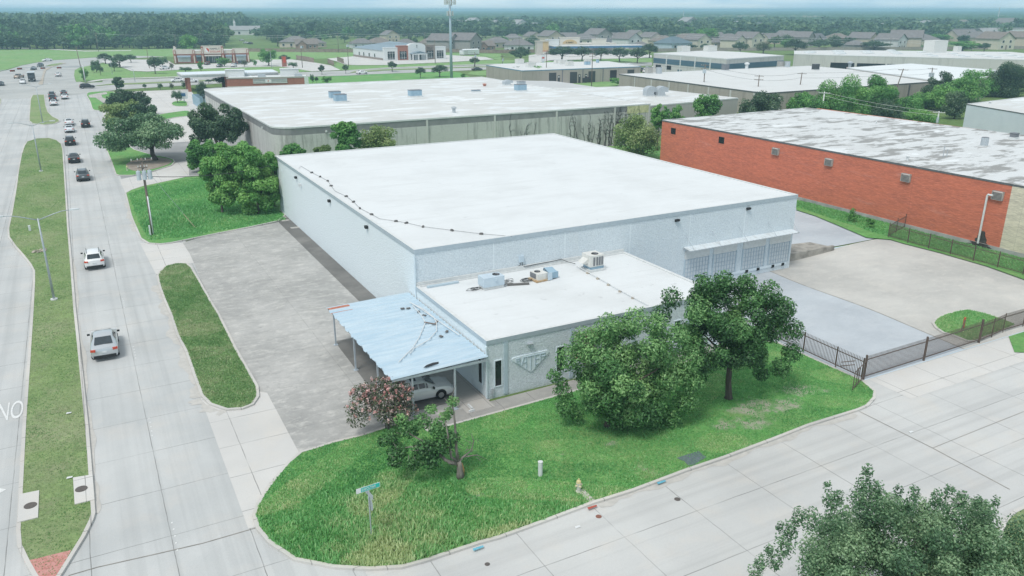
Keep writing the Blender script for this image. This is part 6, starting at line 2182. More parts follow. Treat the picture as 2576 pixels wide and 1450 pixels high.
def signal(bx, by, ex, ey, h, heads, label):
    t = thing('traffic_signal', label, 'traffic light', (bx, by, 0))
    b = MB()
    b.cyl(bx, by, 0, h + 0.6, 0.2, 0.14, n=10)
    b.build('pole', M['lip'], t, smooth=True)
    b = MB()
    b.tube([(bx, by, h), ((bx + ex) / 2, (by + ey) / 2, h + 0.15), (ex, ey, h + 0.2)], [0.12, 0.09, 0.05], 8)
    b.build('mast_arm', M['lampgrey'], t, smooth=True)
    for f in heads:
        x, y = bx + (ex - bx) * f, by + (ey - by) * f
        b = MB()
        b.obox((x, y - 0.15, h - 0.1), (1.5, 0.3, 0.55), math.atan2(ey - by, ex - bx))
        s_ = b.build('signal_head', M['trimblack'], t)
        b = MB()
        for k in (-1, 0, 1):
            b.tube([(x + k * 0.45, y - 0.31, h - 0.1), (x + k * 0.45, y - 0.36, h - 0.1)], 0.17, 10, m=0 if k < 0 else 1)
        b.build('lens', [M['taillight'], M['sigred']], s_)


bx, by = at(215, 207)
ex, ey = bx - 20.5, by + 1.5
signal(bx, by, ex, ey, 5.4, (0.37, 0.62, 0.97), 'traffic signal on a long mast arm over the far side of the crossing')
bx, by = at(-45, 222)
signal(bx, by, bx + 13.5, by + 0.5, 5.4, (0.72,), 'traffic signal mast reaching in from the left edge of the crossing')


def pole(x, y, h, label, arms=1, transf=0, rz=0.0, lean=(0, 0), group='utility poles', armw=2.4, wood='wood', r=0.15):
    t = thing('utility_pole', label, 'utility pole', (x, y, 0), rz, group)
    top = (lean[0], lean[1], h)
    b = MB()
    b.tube([(0, 0, -0.1), (lean[0] * .5, lean[1] * .5, h * .5), top], [r, r * .85, r * .7], 8)
    b.build('pole', M[wood], t, smooth=True, world=False)
    for k in range(arms):
        z = h - 0.3 - 0.9 * k
        b = MB()
        b.box(top[0] - armw / 2, top[0] + armw / 2, top[1] - 0.16, top[1] - 0.04, z - 0.06, z + 0.06)
        ca = b.build('crossarm', M[wood], t, world=False)
        for q in (-.46, -.18, .18, .46):
            b = MB()
            b.cyl(top[0] + armw * q, top[1] - 0.1, z + 0.06, z + 0.24, 0.05, n=6)
            b.build('insulator', M['insul'], ca, world=False)
    for k in range(transf):
        a = (k - (transf - 1) / 2) * 1.1
        b = MB()
        b.cyl(top[0] * .8 + math.sin(a) * 0.45, top[1] * .8 - math.cos(a) * 0.45, h - 2.4, h - 1.35, 0.27, n=12)
        b.cyl(top[0] * .8 + math.sin(a) * 0.45, top[1] * .8 - math.cos(a) * 0.45, h - 1.35, h - 1.22, 0.06, n=6)
        b.build('transformer', M['transf'], t, world=False)
    return t


nx, ny_ = at(385, 593)
np_ = thing('utility_pole', 'wooden pole with three transformers and a pale conduit beside the boulevard', 'utility pole', (nx, ny_, 0.1), 0.0, 'utility poles')
b = MB()
b.tube([(0, 0, -0.1), (0, 0, 9.0)], [0.16, 0.12], 8)
b.build('pole', M['wood'], np_, smooth=True, world=False)
b = MB()
b.tube([(0.05, -0.17, 0), (0.04, -0.16, 4.6)], 0.075, 7)
b.build('conduit', M['lens'], np_, smooth=True, world=False)
b = MB()
b.box(-0.35, -0.2, -0.3, -0.1, 0, 1.2)
b.build('cover_box', M['lens'], np_, world=False)
for zz, w_ in ((8.75, 2.3), (7.95, 1.0)):
    b = MB()
    b.box(-w_ / 2, w_ / 2, -0.2, -0.1, zz - 0.06, zz + 0.06)
    ca = b.build('crossarm', M['wood'], np_, world=False)
    for q in (-.46, -.18, .18, .46):
        b = MB()
        b.cyl(w_ * q, -0.15, zz + 0.06, zz + 0.26, 0.05, n=6)
        b.build('insulator', M['insul'], ca, world=False)
for a in (-0.55, 0.05, 0.62):
    b = MB()
    b.cyl(a, -0.42, 6.6, 7.6, 0.24, n=12)
    b.cyl(a, -0.42, 7.6, 7.78, 0.05, n=6)
    b.build('transformer', M['transf'], np_, world=False)


def wire(pts, label, r=0.02, sag=0.4, group=None, mat='wire', n=10):
    b = MB()
    for A_, B_ in zip(pts[:-1], pts[1:]):
        b.tube([(A_[0] + (B_[0] - A_[0]) * k / n, A_[1] + (B_[1] - A_[1]) * k / n, A_[2] + (B_[2] - A_[2]) * k / n - sag * 4 * (k / n) * (1 - k / n)) for k in range(n + 1)], r, 4, caps=False)
    return b.build('wire', M[mat], label=label, cat='wire', group=group)


wire([(nx + .1, ny_, 7.0), (21.45, 103.6, 6.3)], 'drooping black service wire from the transformer pole to the warehouse corner', 0.035, 0.6)
gx, gy = at(493, 577)
wire([(nx + .1, ny_, 8.2), (gx, gy, 0.15)], 'guy wire slanting from the transformer pole to the lawn', 0.018, 0.05, mat='galv')
b = MB()
b.tube([(gx, gy, 0.1), (gx + (nx - gx) * .24, gy + (ny_ - gy) * .24, 0.1 + 8.1 * .24)], 0.05, 6)
b.build('guy_guard', simple('guard_tan', (0.62, 0.56, 0.36), 0.6), label='pale yellow sleeve at the foot of the guy wire', cat='guy guard')

POLES = {}
for key, bp, tp, arms, tr, lab, kw in (
        ('a', (211, 203), 119, 0, 0, 'tall bare dark pole leaning beside the crossing signal', dict(lean=(-0.6, 0.4))),
        ('b', (248, 130), 83, 1, 0, 'pole before the left woods, right of the pale bushy tree', {}),
        ('c', (376, 172), 121, 0, 0, 'dark pole on the store lot, left of the round dark tree', {}),
        ('d', (425, 121), 85, 1, 0, 'pole behind the left corner of the brick store', {}),
        ('e', (444, 124), 88, 0, 0, 'second pole behind the left corner of the brick store', {}),
        ('f', (509, 119), 85, 1, 0, 'pole behind the raised centre of the brick store', {}),
        ('g', (761, 171), 108, 0, 2, 'pole with white transformers at the bend of the church drive', {}),
        ('h', (877, 168), 105, 0, 3, 'pale pole with transformers in front of the church lot', {}),
        ('i', (700, 119), 89, 1, 0, 'pole in front of the houses left of the church', {}),
        ('j', (852, 133), 84, 1, 0, 'pole at the brown fence just left of the church', {}),
        ('k', (882, 121), 88, 1, 0, 'pole between houses behind the brown fence', {}),
        ('l', (1069, 116), 83, 1, 0, 'pole rising behind the arched church front', {}),
        ('m', (1095, 161), 101, 0, 0, 'dark thin pole in front of the right half of the church', {}),
        ('n', (1374, 205), 132, 1, 0, 'dark pole at the corner tree of the tan storage building', {}),
        ('o', (1488, 221), 133, 2, 0, 'wooden pole standing in the grass before the roller doors', {}),
        ('p', (1767, 258), 162, 2, 2, 'tall wooden pole with transformers before the long tan wall', {}),
        ('q', (1829, 186), 139, 1, 1, 'dark pole against the corner of the blue-banded block', {}),
        ('r', (1902, 272), 189, 2, 0, 'wooden pole with two crossarms at the near corner of the long tan warehouse', {}),
        ('s', (2005, 266), 183, 1, 0, 'wooden pole in front of the dark-edged tan wall', dict(lean=(0.3, 0.2))),
        ('t', (2236, 278), 173, 1, 0, 'steeply leaning wooden pole beside the tall green trees', dict(lean=(1.9, 0.6))),
        ('u', (2331, 262), 171, 1, 3, 'pole with transformers rising from the trees in front of the bright white roof', {}),
        ('v', (2354, 330), 280, 1, 1, 'grey pole with a white lamp box behind the red roof', dict(wood='lip')),
        ('w', (2063, 320), 231, 1, 0, 'grey pole half hidden in the twin tall trees behind the red roof', dict(wood='lip')),
        ('x', (1499, 116), 90, 0, 1, 'pole with a transformer behind the market canopy', {}),
        ('y', (1569, 117), 70, 0, 0, 'tall pale pole in front of the cream house', {}),
        ('z', (2444, 128), 109, 0, 0, 'pale pole before the trees behind the skylit warehouse', {}),
        ('aa', (1703, 124), 86, 1, 0, 'pole before the houses, left of the blue-roofed one', {}),
        ('ab', (1306, 133), 92, 1, 0, 'pole left of the market tower, among white houses', {}),
        ('ac', (2072, 125), 97, 1, 0, 'pole behind the left end of the skylit warehouse', {}),
        ('ad', (2238, 126), 96, 0, 0, 'pole at the gabled house behind the skylit warehouse', {}),
        ('ae', (1195, 173), 131, 0, 2, 'dark pole with transformers in front of the white container', {}),
        ('af', (1264, 176), 140, 1, 2, 'dark pole with a cluster of transformers left of the storage roof', {})):
    x, y = at(*bp)
    h = hz(tp, x, y)
    POLES[key] = (x, y, h)
    pole(x, y, h, lab, arms, tr, rz=-1.0 if key in 'opqrstuvw' else 0.3, r=0.17, **kw)
PW = 'power lines'


def line(keys, lab, dz=-0.3, r=0.022, sag=0.35, mat='wire'):
    wire([(POLES[k][0], POLES[k][1], POLES[k][2] + dz) for k in keys], lab, r, sag, PW, mat)


for dz, nm in ((-0.1, 'upper'), (-1.4, 'lower')):
    line(('o', 'p', 'r', 's', 't', 'u'), nm + ' wire strung along the wooden poles before the white roofs', dz, 0.022)
    line(('d', 'f', 'i', 'j', 'l', 'ab', 'x', 'aa', 'ac', 'ad', 'z'), nm + ' far wire strung in front of the rows of houses', dz, 0.05, 1.0, 'lip')
line(('b', 'd'), 'wire in front of the left woods', -0.2, 0.05, 1.0, 'lip')
for dz, nm in ((-0.1, 'upper'), (-0.9, 'lower')):
    line(('w', 'v'), nm + ' wire between the two grey poles behind the red roof', dz, 0.025, 0.5, 'lip')
line(('g', 'h', 'm', 'ae', 'af', 'n', 'o'), 'wire passing in front of the church and the storage building', -0.4, 0.035, 1.0)

# phone mast
cx, cy = at(1136, 199)
mt = thing('phone_mast', 'tall tapering pale blue steel phone mast crowned with antennas', 'phone mast', (cx, cy, 0))
b = MB()
b.tube([(cx, cy, 0), (cx, cy, 12), (cx, cy, 29.5)], [0.58, 0.48, 0.34], 14)
M['mast'] = simple('mast_blue', (0.36, 0.46, 0.53), 0.5, 0.2)
b.build('pole', M['mast'], mt, smooth=True)
for zz, rr_, nn, hh2 in ((28.0, 2.5, 12, 2.6), (23.6, 1.5, 6, 1.7)):
    b = MB()
    for k in range(3):
        a0, a1 = k * 2.094, (k + 1) * 2.094
        for dz in (-.5, .5):
            b.tube([(cx + rr_ * math.cos(a0), cy + rr_ * math.sin(a0), zz + dz), (cx + rr_ * math.cos(a1), cy + rr_ * math.sin(a1), zz + dz)], 0.06, 5)
            b.tube([(cx, cy, zz + dz), (cx + rr_ * math.cos(a0), cy + rr_ * math.sin(a0), zz + dz)], 0.06, 5)
    b.build('platform', M['galv'], mt)
    for k in range(nn):
        a0, a1 = (k * 3 // nn) * 2.094, (k * 3 // nn + 1) * 2.094
        f = (k % (nn // 3) + 0.5) / (nn // 3)
        x = cx + rr_ * (math.cos(a0) * (1 - f) + math.cos(a1) * f) * 1.08
        y = cy + rr_ * (math.sin(a0) * (1 - f) + math.sin(a1) * f) * 1.08
        b = MB()
        b.obox((x, y, zz), (0.34, 0.2, hh2), a0 + 1.05)
        b.build('antenna', M['lens'] if k % 3 else M['vent_grey'], mt)
for k in range(6):
    b = MB()
    b.obox((cx + 0.6 * math.cos(k), cy + 0.6 * math.sin(k), 26.6 + 0.35 * k), (0.5, 0.3, 0.6), k)
    b.build('radio_box', M['galv'], mt)


# ---------- iron fences and gate
M['iron'] = simple('brown_iron', (0.10, 0.078, 0.066), 0.7, col2=(0.145, 0.105, 0.085))


def fence_run(root, A_, B_, h, posts=(0, 1), step=0.13, zb=0.12, z0=0.0, name='panel', spikes=0.16, rails=(0.12, -0.0)):
    A_, B_ = Vector(A_), Vector(B_)
    L = (B_ - A_).length
    e = (B_ - A_).normalized()
    b = MB()
    rz = math.atan2(e.y, e.x)
    m_ = (A_ + B_) / 2
    for z in (z0 + zb + 0.06, z0 + h - 0.12):
        b.obox((m_.x, m_.y, z), (L, 0.045, 0.055), rz)
    k = 0.07
    while k < L - 0.03:
        p = A_ + e * k
        b.obox((p.x, p.y, z0 + (zb + h + spikes) / 2), (0.026, 0.026, h + spikes - zb), rz)
        k += step
    return b.build(name, M['iron'], root)


def fpost(root, p, h, s=0.06, z0=0.0):
    b = MB()
    b.box(p[0] - s / 2, p[0] + s / 2, p[1] - s / 2, p[1] + s / 2, z0, z0 + h)
    b.build('post', M['iron'], root)


f1 = thing('iron_fence', 'brown iron picket fence running from the gate back toward the trees', 'fence', (46.3, 37, 0), group='iron fences')
pts = [(46.35, 33.5), (46.35, 35.8), (46.4, 38.9), (46.4, 42.0), (44.0, 43.6)]
for a_, c_ in zip(pts[:-1], pts[1:]):
    fence_run(f1, a_, c_, 1.45, z0=0.1)
for p in pts:
    fpost(f1, p, 1.65, z0=0.08)
gt = thing('iron_gate', 'wide double iron picket gate across the yard drive', 'gate', (53.3, 33.6, 0))
fence_run(gt, (46.6, 33.48), (53.2, 33.58), 1.6, name='gate_leaf', z0=0.08)
fence_run(gt, (53.4, 33.58), (60.15, 33.72), 1.6, name='gate_leaf', z0=0.08)
for p, s, h in (((46.5, 33.46), .1, 1.95), ((53.3, 33.58), .12, 1.95), ((60.25, 33.72), .13, 2.0)):
    fpost(gt, p, h, s)
f2 = thing('iron_fence', 'brown iron picket fence from the gate to the right edge, past the yard bed', 'fence', (65, 34, 0), group='iron fences')
pts = [(60.45, 33.75), (62.2, 33.9), (64.0, 34.1), (66.8, 34.1), (69.6, 34.0), (72.4, 33.9), (75.2, 33.8), (78, 33.7)]
for a_, c_ in zip(pts[:-1], pts[1:]):
    fence_run(f2, a_, c_, 1.45, z0=0.05)
for p in pts[1:]:
    fpost(f2, p, 1.7)
f3 = thing('iron_fence', 'brown iron picket fence along the grass of the red brick wall', 'fence', (80.3, 50, 0), group='iron fences')
pts = [(85.9, 59.6), (83.2, 58.7), (80.5, 57.7)] + [(80.45 - 0.02 * k, 57.7 - 2.6 * k) for k in range(1, 11)]
for k, (a_, c_) in enumerate(zip(pts[:-1], pts[1:])):
    fence_run(f3, a_, c_, 1.5, z0=0.1, step=0.13 if k > 1 else 0.4, spikes=0.12 if k > 1 else 0.0)
for p in pts:
    fpost(f3, p, 1.75, z0=0.08)
og = thing('iron_gate', 'small open iron gate frame leaning out over the lawn at the wide gate', 'gate', (45.0, 33.0, 0))
b = MB()
for q in (((46.4, 33.4, .3), (44.2, 32.5, .3)), ((46.4, 33.4, 1.5), (44.2, 32.5, 1.5)), ((44.2, 32.5, .15), (44.2, 32.5, 1.6)), ((44.8, 32.75, .15), (44.8, 32.75, 1.6)), ((45.2, 32.9, .3), (45.2, 32.9, 1.5)), ((46.3, 33.36, .15), (46.3, 33.36, 1.7)), ((44.9, 34.3, 1.4), (45.9, 33.9, 1.45)), ((44.9, 34.3, 1.1), (45.9, 33.9, 1.15))):
    b.tube(q, 0.035, 4)
b.build('frame', M['iron'], og)
x, y = at(2422, 830)
b = MB()
b.cyl(x, y, 0.1, 1.1, 0.09, n=8)
b.build('bollard', simple('orange_paint', (0.55, 0.17, 0.06), 0.7, col2=(0.4, 0.1, 0.05)), label='orange painted bollard in the yard grass bed', cat='bollard')
b = MB()
b.tube([(x - 1.1, y - 0.5, 0.12), (x - 0.1, y - 0.1, 0.9)], 0.05, 5)
b.build('broken_post', M['iron'], label='broken post leaning against the orange bollard', cat='post')

# ---------- small things on the corner lawn and the road
x, y = at(1455, 1241)
hy = thing('fire_hydrant', 'pale cream fire hydrant with a yellow bonnet at the kerb', 'fire hydrant', (x, y, 0.1))
b = MB()
b.lathe(0, 0, [(.17, 0), (.17, .05), (.11, .06), (.11, .5), (.15, .52), (.15, .56)], 12)
b.build('barrel', simple('silver_cream', (0.62, 0.61, 0.56), 0.5), hy, world=False)
b = MB()
b.lathe(0, 0, [(.14, .56), (.13, .66), (.07, .74), (.035, .75), (.035, .82), (0.01, .82)], 12)
b.build('bonnet', simple('cream_yellow', (0.66, 0.57, 0.30), 0.5), hy, world=False)
for a in (0, PI / 2, PI):
    b = MB()
    b.tube([(math.cos(a) * .09, -math.sin(a) * .09, .4), (math.cos(a) * .21, -math.sin(a) * .21, .4)], .06, 8)
    b.build('outlet', simple('cream_cap', (0.66, 0.60, 0.40), 0.5), hy, world=False)
b = MB()
b.prism(ats([(1450, 1238), (1468, 1236), (1496, 1263), (1484, 1270)]), 0.05, 0.145)
b.build('hydrant_pad', M['walk'], label='narrow concrete pad leading from the kerb to the hydrant', cat='pad')
x, y = at(1359, 1201)
b = MB()
b.cyl(x, y, 0.05, 0.98, 0.13, n=14)
b.cyl(x, y, 0.981, 1.02, 0.145, n=14)
b.build('marker_post', M['white'], label='stubby white pipe marker standing in the lawn', cat='post')
b = MB()
pp = ats([(1702, 1157), (1757, 1140), (1776, 1155), (1745, 1175), (1731, 1176), (1722, 1166)])
b.prism(pp, 0.09, 0.135)
b.build('steel_plate', simple('plate_slate', (0.115, 0.155, 0.175), 0.6, 0.2, col2=(0.17, 0.21, 0.23), scale=6), label='dark slate-grey cover plate lying in the lawn near the kerb', cat='cover plate')
M['cover'] = simple('iron_cover', (0.13, 0.115, 0.105), 0.8, col2=(0.09, 0.08, 0.075), scale=9)
M['cover_red'] = simple('rust_cover', (0.26, 0.12, 0.09), 0.8)
for px, py, lab, mt_, r in ((1506, 1300, 'small rusty red valve cover in the side street', 'cover_red', .16), (1704, 1256.5, 'small grey valve cover in the side street', 'cover', .17), (1226, 1420, 'tiny grey cover in the side street near the kerb', 'cover', .13)):
    x, y = at(px, py)
    b = MB()
    b.cyl(x, y, 0.0, 0.014, r, n=16)
    b.build('valve_cover', M[mt_], label=lab, cat='cover')
x, y = at(433, 597)
for i, q in enumerate(([(185, 1208), (234, 1200), (239, 1263), (189, 1275)], [(50, 1250), (100, 1240), (97, 1308), (45, 1321)])):
    t = thing('storm_inlet', ['pale concrete storm inlet on the right kerb of the median', 'pale concrete storm inlet on the left kerb of the median'][i], 'storm inlet', (*at(*[(209, 1237), (75, 1279)][i]), 0.0))
    P = ats(q)
    b = MB()
    b.prism(P, -0.02, 0.165)
    b.build('slab', M['apron'], t)
    b = MB()
    x, y = at(*[(206, 1237), (78, 1279)][i])
    b.cyl(x, y, 0.15, 0.185, 0.31, n=20)
    b.build('manhole_cover', M['cover'], t)
pl('paving', ats([(62, 1418), (180, 1389), (165, 1420), (150, 1450), (134, 1475), (115, 1484), (100, 1474), (84, 1448)]), 0.118, 'tan', world=True).data.materials[0] = simple('red_paving', (0.48, 0.20, 0.175), 0.9, col2=(0.54, 0.29, 0.26), scale=5, space='world')
# lane buttons
M['button'] = simple('lane_button', (0.74, 0.75, 0.74), 0.5)
k = 0
for y0 in (36.4, 49.0, 62.2, 74.6, 87.4, 100, 112.5, 125):
    for j in range(5):
        b = MB()
        b.lathe(0.98 + 0.02 * math.sin(j + y0), y0 + j * 0.62, [(.055, 0.0), (.05, 0.02), (.025, 0.03)], 8)
        b.build('lane_button', M['button'], label='white ceramic button in a row of five along the lane joint', cat='lane button', group='lane buttons on the boulevard')
# painted ONLY and arrow, facing the oncoming lane
def font_mesh(body, size, ext=0.0, align='LEFT'):
    c = bpy.data.curves.new('lettering', 'FONT')
    c.body = body
    c.size = size
    c.extrude = ext
    c.align_x = align
    tmp = bpy.data.objects.new('lettering', c)
    COL.objects.link(tmp)
    dg = bpy.context.evaluated_depsgraph_get()
    me = bpy.data.meshes.new_from_object(tmp.evaluated_get(dg), depsgraph=dg)
    bpy.data.objects.remove(tmp)
    me.materials.clear()
    return me


M['roadpaint'] = simple('road_paint', (0.74, 0.75, 0.75), 0.7, col2=(0.62, 0.63, 0.62), scale=6, space='world')
fm = font_mesh('ONLY', 2.3)
fm.materials.append(M['roadpaint'])
lo_ = bpy.data.objects.new('road_lettering', fm)
COL.objects.link(lo_)
lo_.location = (-6.2, 58.3, 0.02)
lo_.rotation_euler = (0, 0, PI)
lo_.scale = (0.42, 1.75, 1)
tag(lo_, 'white painted letters ONLY on the lane at the left edge', 'road marking')
b = MB()
b.sheet([(-6.7, 46.45), (-7.6, 47.2), (-7.6, 46.75), (-9.2, 46.9), (-9.2, 46.3), (-7.6, 46.15), (-7.6, 45.7)], 0.016)
b.build('road_arrow', M['roadpaint'], label='white painted arrow on the lane cut by the left edge', cat='road marking')

# street name sign
x, y = at(935, 1356)
sg = thing('street_sign', 'street name sign on a thin steel post in the tall grass of the corner', 'street sign', (x, y, 0.1))
SH = 2.72
b = MB()
b.cyl(0, 0, 0, SH, 0.035, n=8)
b.build('post', M['galv'], sg, world=False)
M['signwhite'] = simple('sign_white', (0.80, 0.81, 0.82), 0.4)
M['signgreen'] = simple('sign_green', (0.03, 0.52, 0.44), 0.4, col2=(0.03, 0.50, 0.42))
M['signback'] = simple('sign_back', (0.50, 0.54, 0.58), 0.5, 0.3)
az = R(4)
e1 = Vector((math.cos(az), math.sin(az), 0))
def blade(name, e, w0, w1, z0, z1, mat, th=0.012, parent=None, off=0.0):
    nrm = Vector((e.y, -e.x, 0))
    b = MB()
    o_ = nrm * off
    m_ = e * ((w0 + w1) / 2) + o_
    b.obox((m_.x, m_.y, (z0 + z1) / 2), (w1 - w0, th, z1 - z0), math.atan2(e.y, e.x))
    return b.build(name, M[mat], parent or sg, world=False)
bl = blade('name_blade', e1, -0.62, 0.62, SH, SH + 0.27, 'signwhite')
blade('green_field', e1, -0.38, 0.60, SH + 0.02, SH + 0.25, 'signgreen', 0.004, bl, 0.009)
tx = font_mesh('EXECUTIVE', 0.20, 0.002)
tx.materials.append(M['signwhite'])
to = bpy.data.objects.new('lettering', tx)
COL.objects.link(to)
to.parent = bl
to.location = e1 * -0.34 + Vector((e1.y, -e1.x, 0)) * 0.016 + Vector((0, 0, SH + 0.065))
to.rotation_euler = (PI / 2, 0, az)
to.scale = (0.72, 1, 1)
e2 = Vector((math.cos(R(97)), math.sin(R(97)), 0))
b2 = blade('name_blade', e2, -0.5, 0.55, SH - 0.30, SH - 0.03, 'signback')
b = MB()
nrm = Vector((1, 0, 0))
oc = [(0.37 * math.cos(PI / 8 + k * PI / 4), 0.37 * math.sin(PI / 8 + k * PI / 4)) for k in range(8)]
for xx, fl in ((0.05, 1), (0.062, -1)):
    q = [(xx, a_[0] - 0.05, SH - 0.75 + a_[1]) for a_ in oc]
    b.quad(*(q[::-1] if fl > 0 else q))
for k in range(8):
    a_, c_ = oc[k], oc[(k + 1) % 8]
    b.quad((0.05, a_[0] - .05, SH - .75 + a_[1]), (0.05, c_[0] - .05, SH - .75 + c_[1]), (0.062, c_[0] - .05, SH - .75 + c_[1]), (0.062, a_[0] - .05, SH - .75 + a_[1]))
b.build('octagon_sign', M['signback'], sg, world=False)

# paint marks on the kerb and scraps
M['bluepaint'] = simple('blue_marking', (0.08, 0.38, 0.52), 0.8, col2=(0.2, 0.45, 0.55), scale=9, space='world')
M['redpaint'] = simple('red_marking', (0.42, 0.10, 0.07), 0.8, space='world')
for px, py, mt_, lab in ((1664, 1213, 'bluepaint', 'blue survey paint mark on the kerb right of the hydrant'), (1203, 1379, 'bluepaint', 'small blue survey paint mark on the kerb left of the hydrant'), (1490, 1276, 'redpaint', 'red paint mark on the kerb at the hydrant pad')):
    x, y = at(px, py, .13)
    b = MB()
    b.sheet([(x - .3, y - .09), (x + .28, y - .07), (x + .3, y + .07), (x - .26, y + .09)], 0.136)
    b.build('kerb_mark', M[mt_], label=lab, cat='paint mark')
for px, py, lab in ((1453, 1327, 'white scrap of paper lying in the side street near the hydrant'), (174, 1045, 'small white scrap on the median grass beside the silver car'), (176, 1508 - 300, 'white scrap on the median grass left of the right storm inlet'), (2292, 1088, 'white scrap in the side street by the lawn kerb end')):
    x, y = at(px, py)
    zz = .02 if py > 1300 or px > 2000 else .16
    b = MB()
    b.sheet([(x - .16, y - .07, zz), (x + .14, y - .09, zz + .02), (x + .17, y + .08, zz + .01), (x - .12, y + .09, zz + .03)], zz)
    b.build('paper_scrap', M['white'], label=lab, cat='litter')
x, y = at(101, 636)
th = thing('rubble_pile', 'small heap of pale stones in the median grass dip', 'rubble', (x, y, .1))
rr = random.Random(8)
b = MB()
for k in range(16):
    b.obox((rr.uniform(-.6, .6), rr.uniform(-.5, .5), rr.uniform(0.05, .15)), (rr.uniform(.15, .4), rr.uniform(.12, .3), rr.uniform(.08, .2)), rr.uniform(0, 3), rx=rr.uniform(-.4, .4))
b.build('stones', M['tan'], th, world=False)
x, y = at(76, 583)
b = MB()
b.box(x - .12, x + .12, y - .12, y + .12, 0.1, .75)
b.build('utility_marker', M['lens'], label='short pale marker post on the median at the turn bay', cat='post')
h2 = dup(remember(hy), (*at(321, 431), .12), 1.0, 'far fire hydrant at the edge of the oak bed by the boulevard')

# ================================================================== shops, church and houses farther off
M['store_brick'] = brickmat('store_brick', (0.36, 0.15, 0.11), (0.27, 0.12, 0.09), (0.5, 0.4, 0.36), 0.1)
M['cream'] = simple('cream_render', (0.66, 0.62, 0.55), 0.8, col2=(0.61, 0.57, 0.5), scale=0.5)
M['stone'] = simple('pale_stone', (0.55, 0.51, 0.45), 0.85, col2=(0.45, 0.42, 0.37), scale=1.5)
M['glass'] = simple('shop_glass', (0.06, 0.085, 0.10), 0.1, col2=(0.04, 0.05, 0.06), spec=0.7)
M['poster'] = simple('window_poster', (0.58, 0.62, 0.64), 0.5, col2=(0.5, 0.5, 0.48), scale=0.8)
M['redsign'] = simple('red_sign', (0.62, 0.08, 0.04), 0.6)
M['orange'] = simple('orange_paint_low', (0.60, 0.20, 0.14), 0.7)
M['brown'] = simple('brown_render', (0.30, 0.245, 0.215), 0.85)
M['roofblue'] = simple('blue_grey_metal', (0.25, 0.325, 0.38), 0.5, 0.2, col2=(0.22, 0.29, 0.34), scale=0.4)
M['awning'] = simple('awning_blue', (0.10, 0.17, 0.20), 0.7)
M['ochre'] = simple('ochre_render', (0.60, 0.44, 0.23), 0.8)
M['canopyblue'] = simple('canopy_blue', (0.06, 0.17, 0.32), 0.5)
M['fencewood'] = simple('fence_wood', (0.235, 0.175, 0.14), 0.95, col2=(0.31, 0.255, 0.21), scale=0.8)
M['fencepale'] = simple('fence_pale', (0.36, 0.33, 0.29), 0.95, col2=(0.28, 0.25, 0.22), scale=0.8)


def text(body, size, loc, rot, mat, parent, sx=1.0, ext=0.03, align='CENTER'):
    c = font_mesh(body, size, ext, align)
    c.materials.append(mat)
    o_ = bpy.data.objects.new('lettering', c)
    COL.objects.link(o_)
    o_.parent = parent
    o_.location = loc
    o_.rotation_euler = rot
    o_.scale = (sx, 1, 1)
    return o_


# ---------- brick store (front along local +X, street side local -Y)
A0 = at(439, 160.7)
fd = thing('brick_store', 'brick discount store with cream parapets, brick piers and a raised sign front', 'store', (A0[0], A0[1], 0.03), R(-9.1))
W = 35.1
b = MB()
b.box(0, W, 0, 26, 0, 4.4)
b.build('wall', M['store_brick'], fd, world=False)
b = MB()
b.box(0.4, W - .4, 0.5, 25.6, 4.4, 5.3)
b.build('roof', M['memb_plain'], fd, world=False)
for x0, x1, z1 in ((0.2, 9.2, 6.6), (9.2, 13.2, 5.8), (23.0, 27.6, 5.8), (27.6, W - .2, 6.7)):
    b = MB()
    b.box(x0, x1, -.12, .4, 4.4, z1)
    b.box(x0 - .05, x1 + .05, -.2, .45, z1, z1 + .15)
    b.build('parapet', M['cream'], fd, world=False)
b = MB()
b.box(13.2, 23.0, -.9, .4, 4.4, 8.0)
b.box(13.1, 23.1, -1.0, .5, 8.0, 8.2)
tw = b.build('sign_front', M['cream'], fd, world=False)
b = MB()
b.box(-.12, .4, 0.4, 25.5, 4.4, 6.6)
b.box(-.2, .5, 12, 14.5, 6.6, 7.6)
b.build('side_parapet', M['cream'], fd, world=False)
for x in (0.4, 9.2, 13.2, 22.6, 27.6, W - 0.6):
    b = MB()
    b.box(x - .35, x + .75, -1.1 if 13 < x < 23 else -.5, -.05, 0, 7.8 if 13 < x < 23 else 6.2)
    pr = b.build('pier', M['store_brick'], fd, world=False)
    y_ = -1.14 if 13 < x < 23 else -.54
    b = MB()
    b.box(x - .05, x + .45, y_, y_ + .03, 0.2, 3.6)
    b.box(x - .05, x + .45, y_, y_ + .03, 4.6, 6.0 if not 13 < x < 23 else 7.2)
    b.build('pier_panel', M['cream'], pr, world=False)
for y_ in (6.0, 14.0, 22.0):
    b = MB()
    b.box(-.3, -.001, y_, y_ + 1.2, 0, 4.2)
    b.build('pier', M['cream'], fd, world=False)
for x0, x1, aw, pm in ((1.8, 7.6, 'roofblue', 'poster'), (10.4, 12.6, 'awning', 'glass'), (24.2, 26.8, 'roofblue', 'poster'), (29.0, 33.6, 'roofblue', 'poster')):
    b = MB()
    b.box(x0, x1, -.05, .02, .7, 3.0)
    wn = b.build('window', M[pm], fd, world=False)
    b = MB()
    b.quad((x0 - .2, -.9, 3.05), (x1 + .2, -.9, 3.05), (x1 + .2, -.06, 3.8), (x0 - .2, -.06, 3.8))
    b.quad((x0 - .2, -.9, 3.05), (x0 - .2, -.9, 2.85), (x1 + .2, -.9, 2.85), (x1 + .2, -.9, 3.05))
    b.build('awning', M[aw], fd, world=False)
b = MB()
b.box(14.8, 21.6, -.06, .02, 0, 3.2)
gd = b.build('shop_front', M['glass'], fd, world=False)
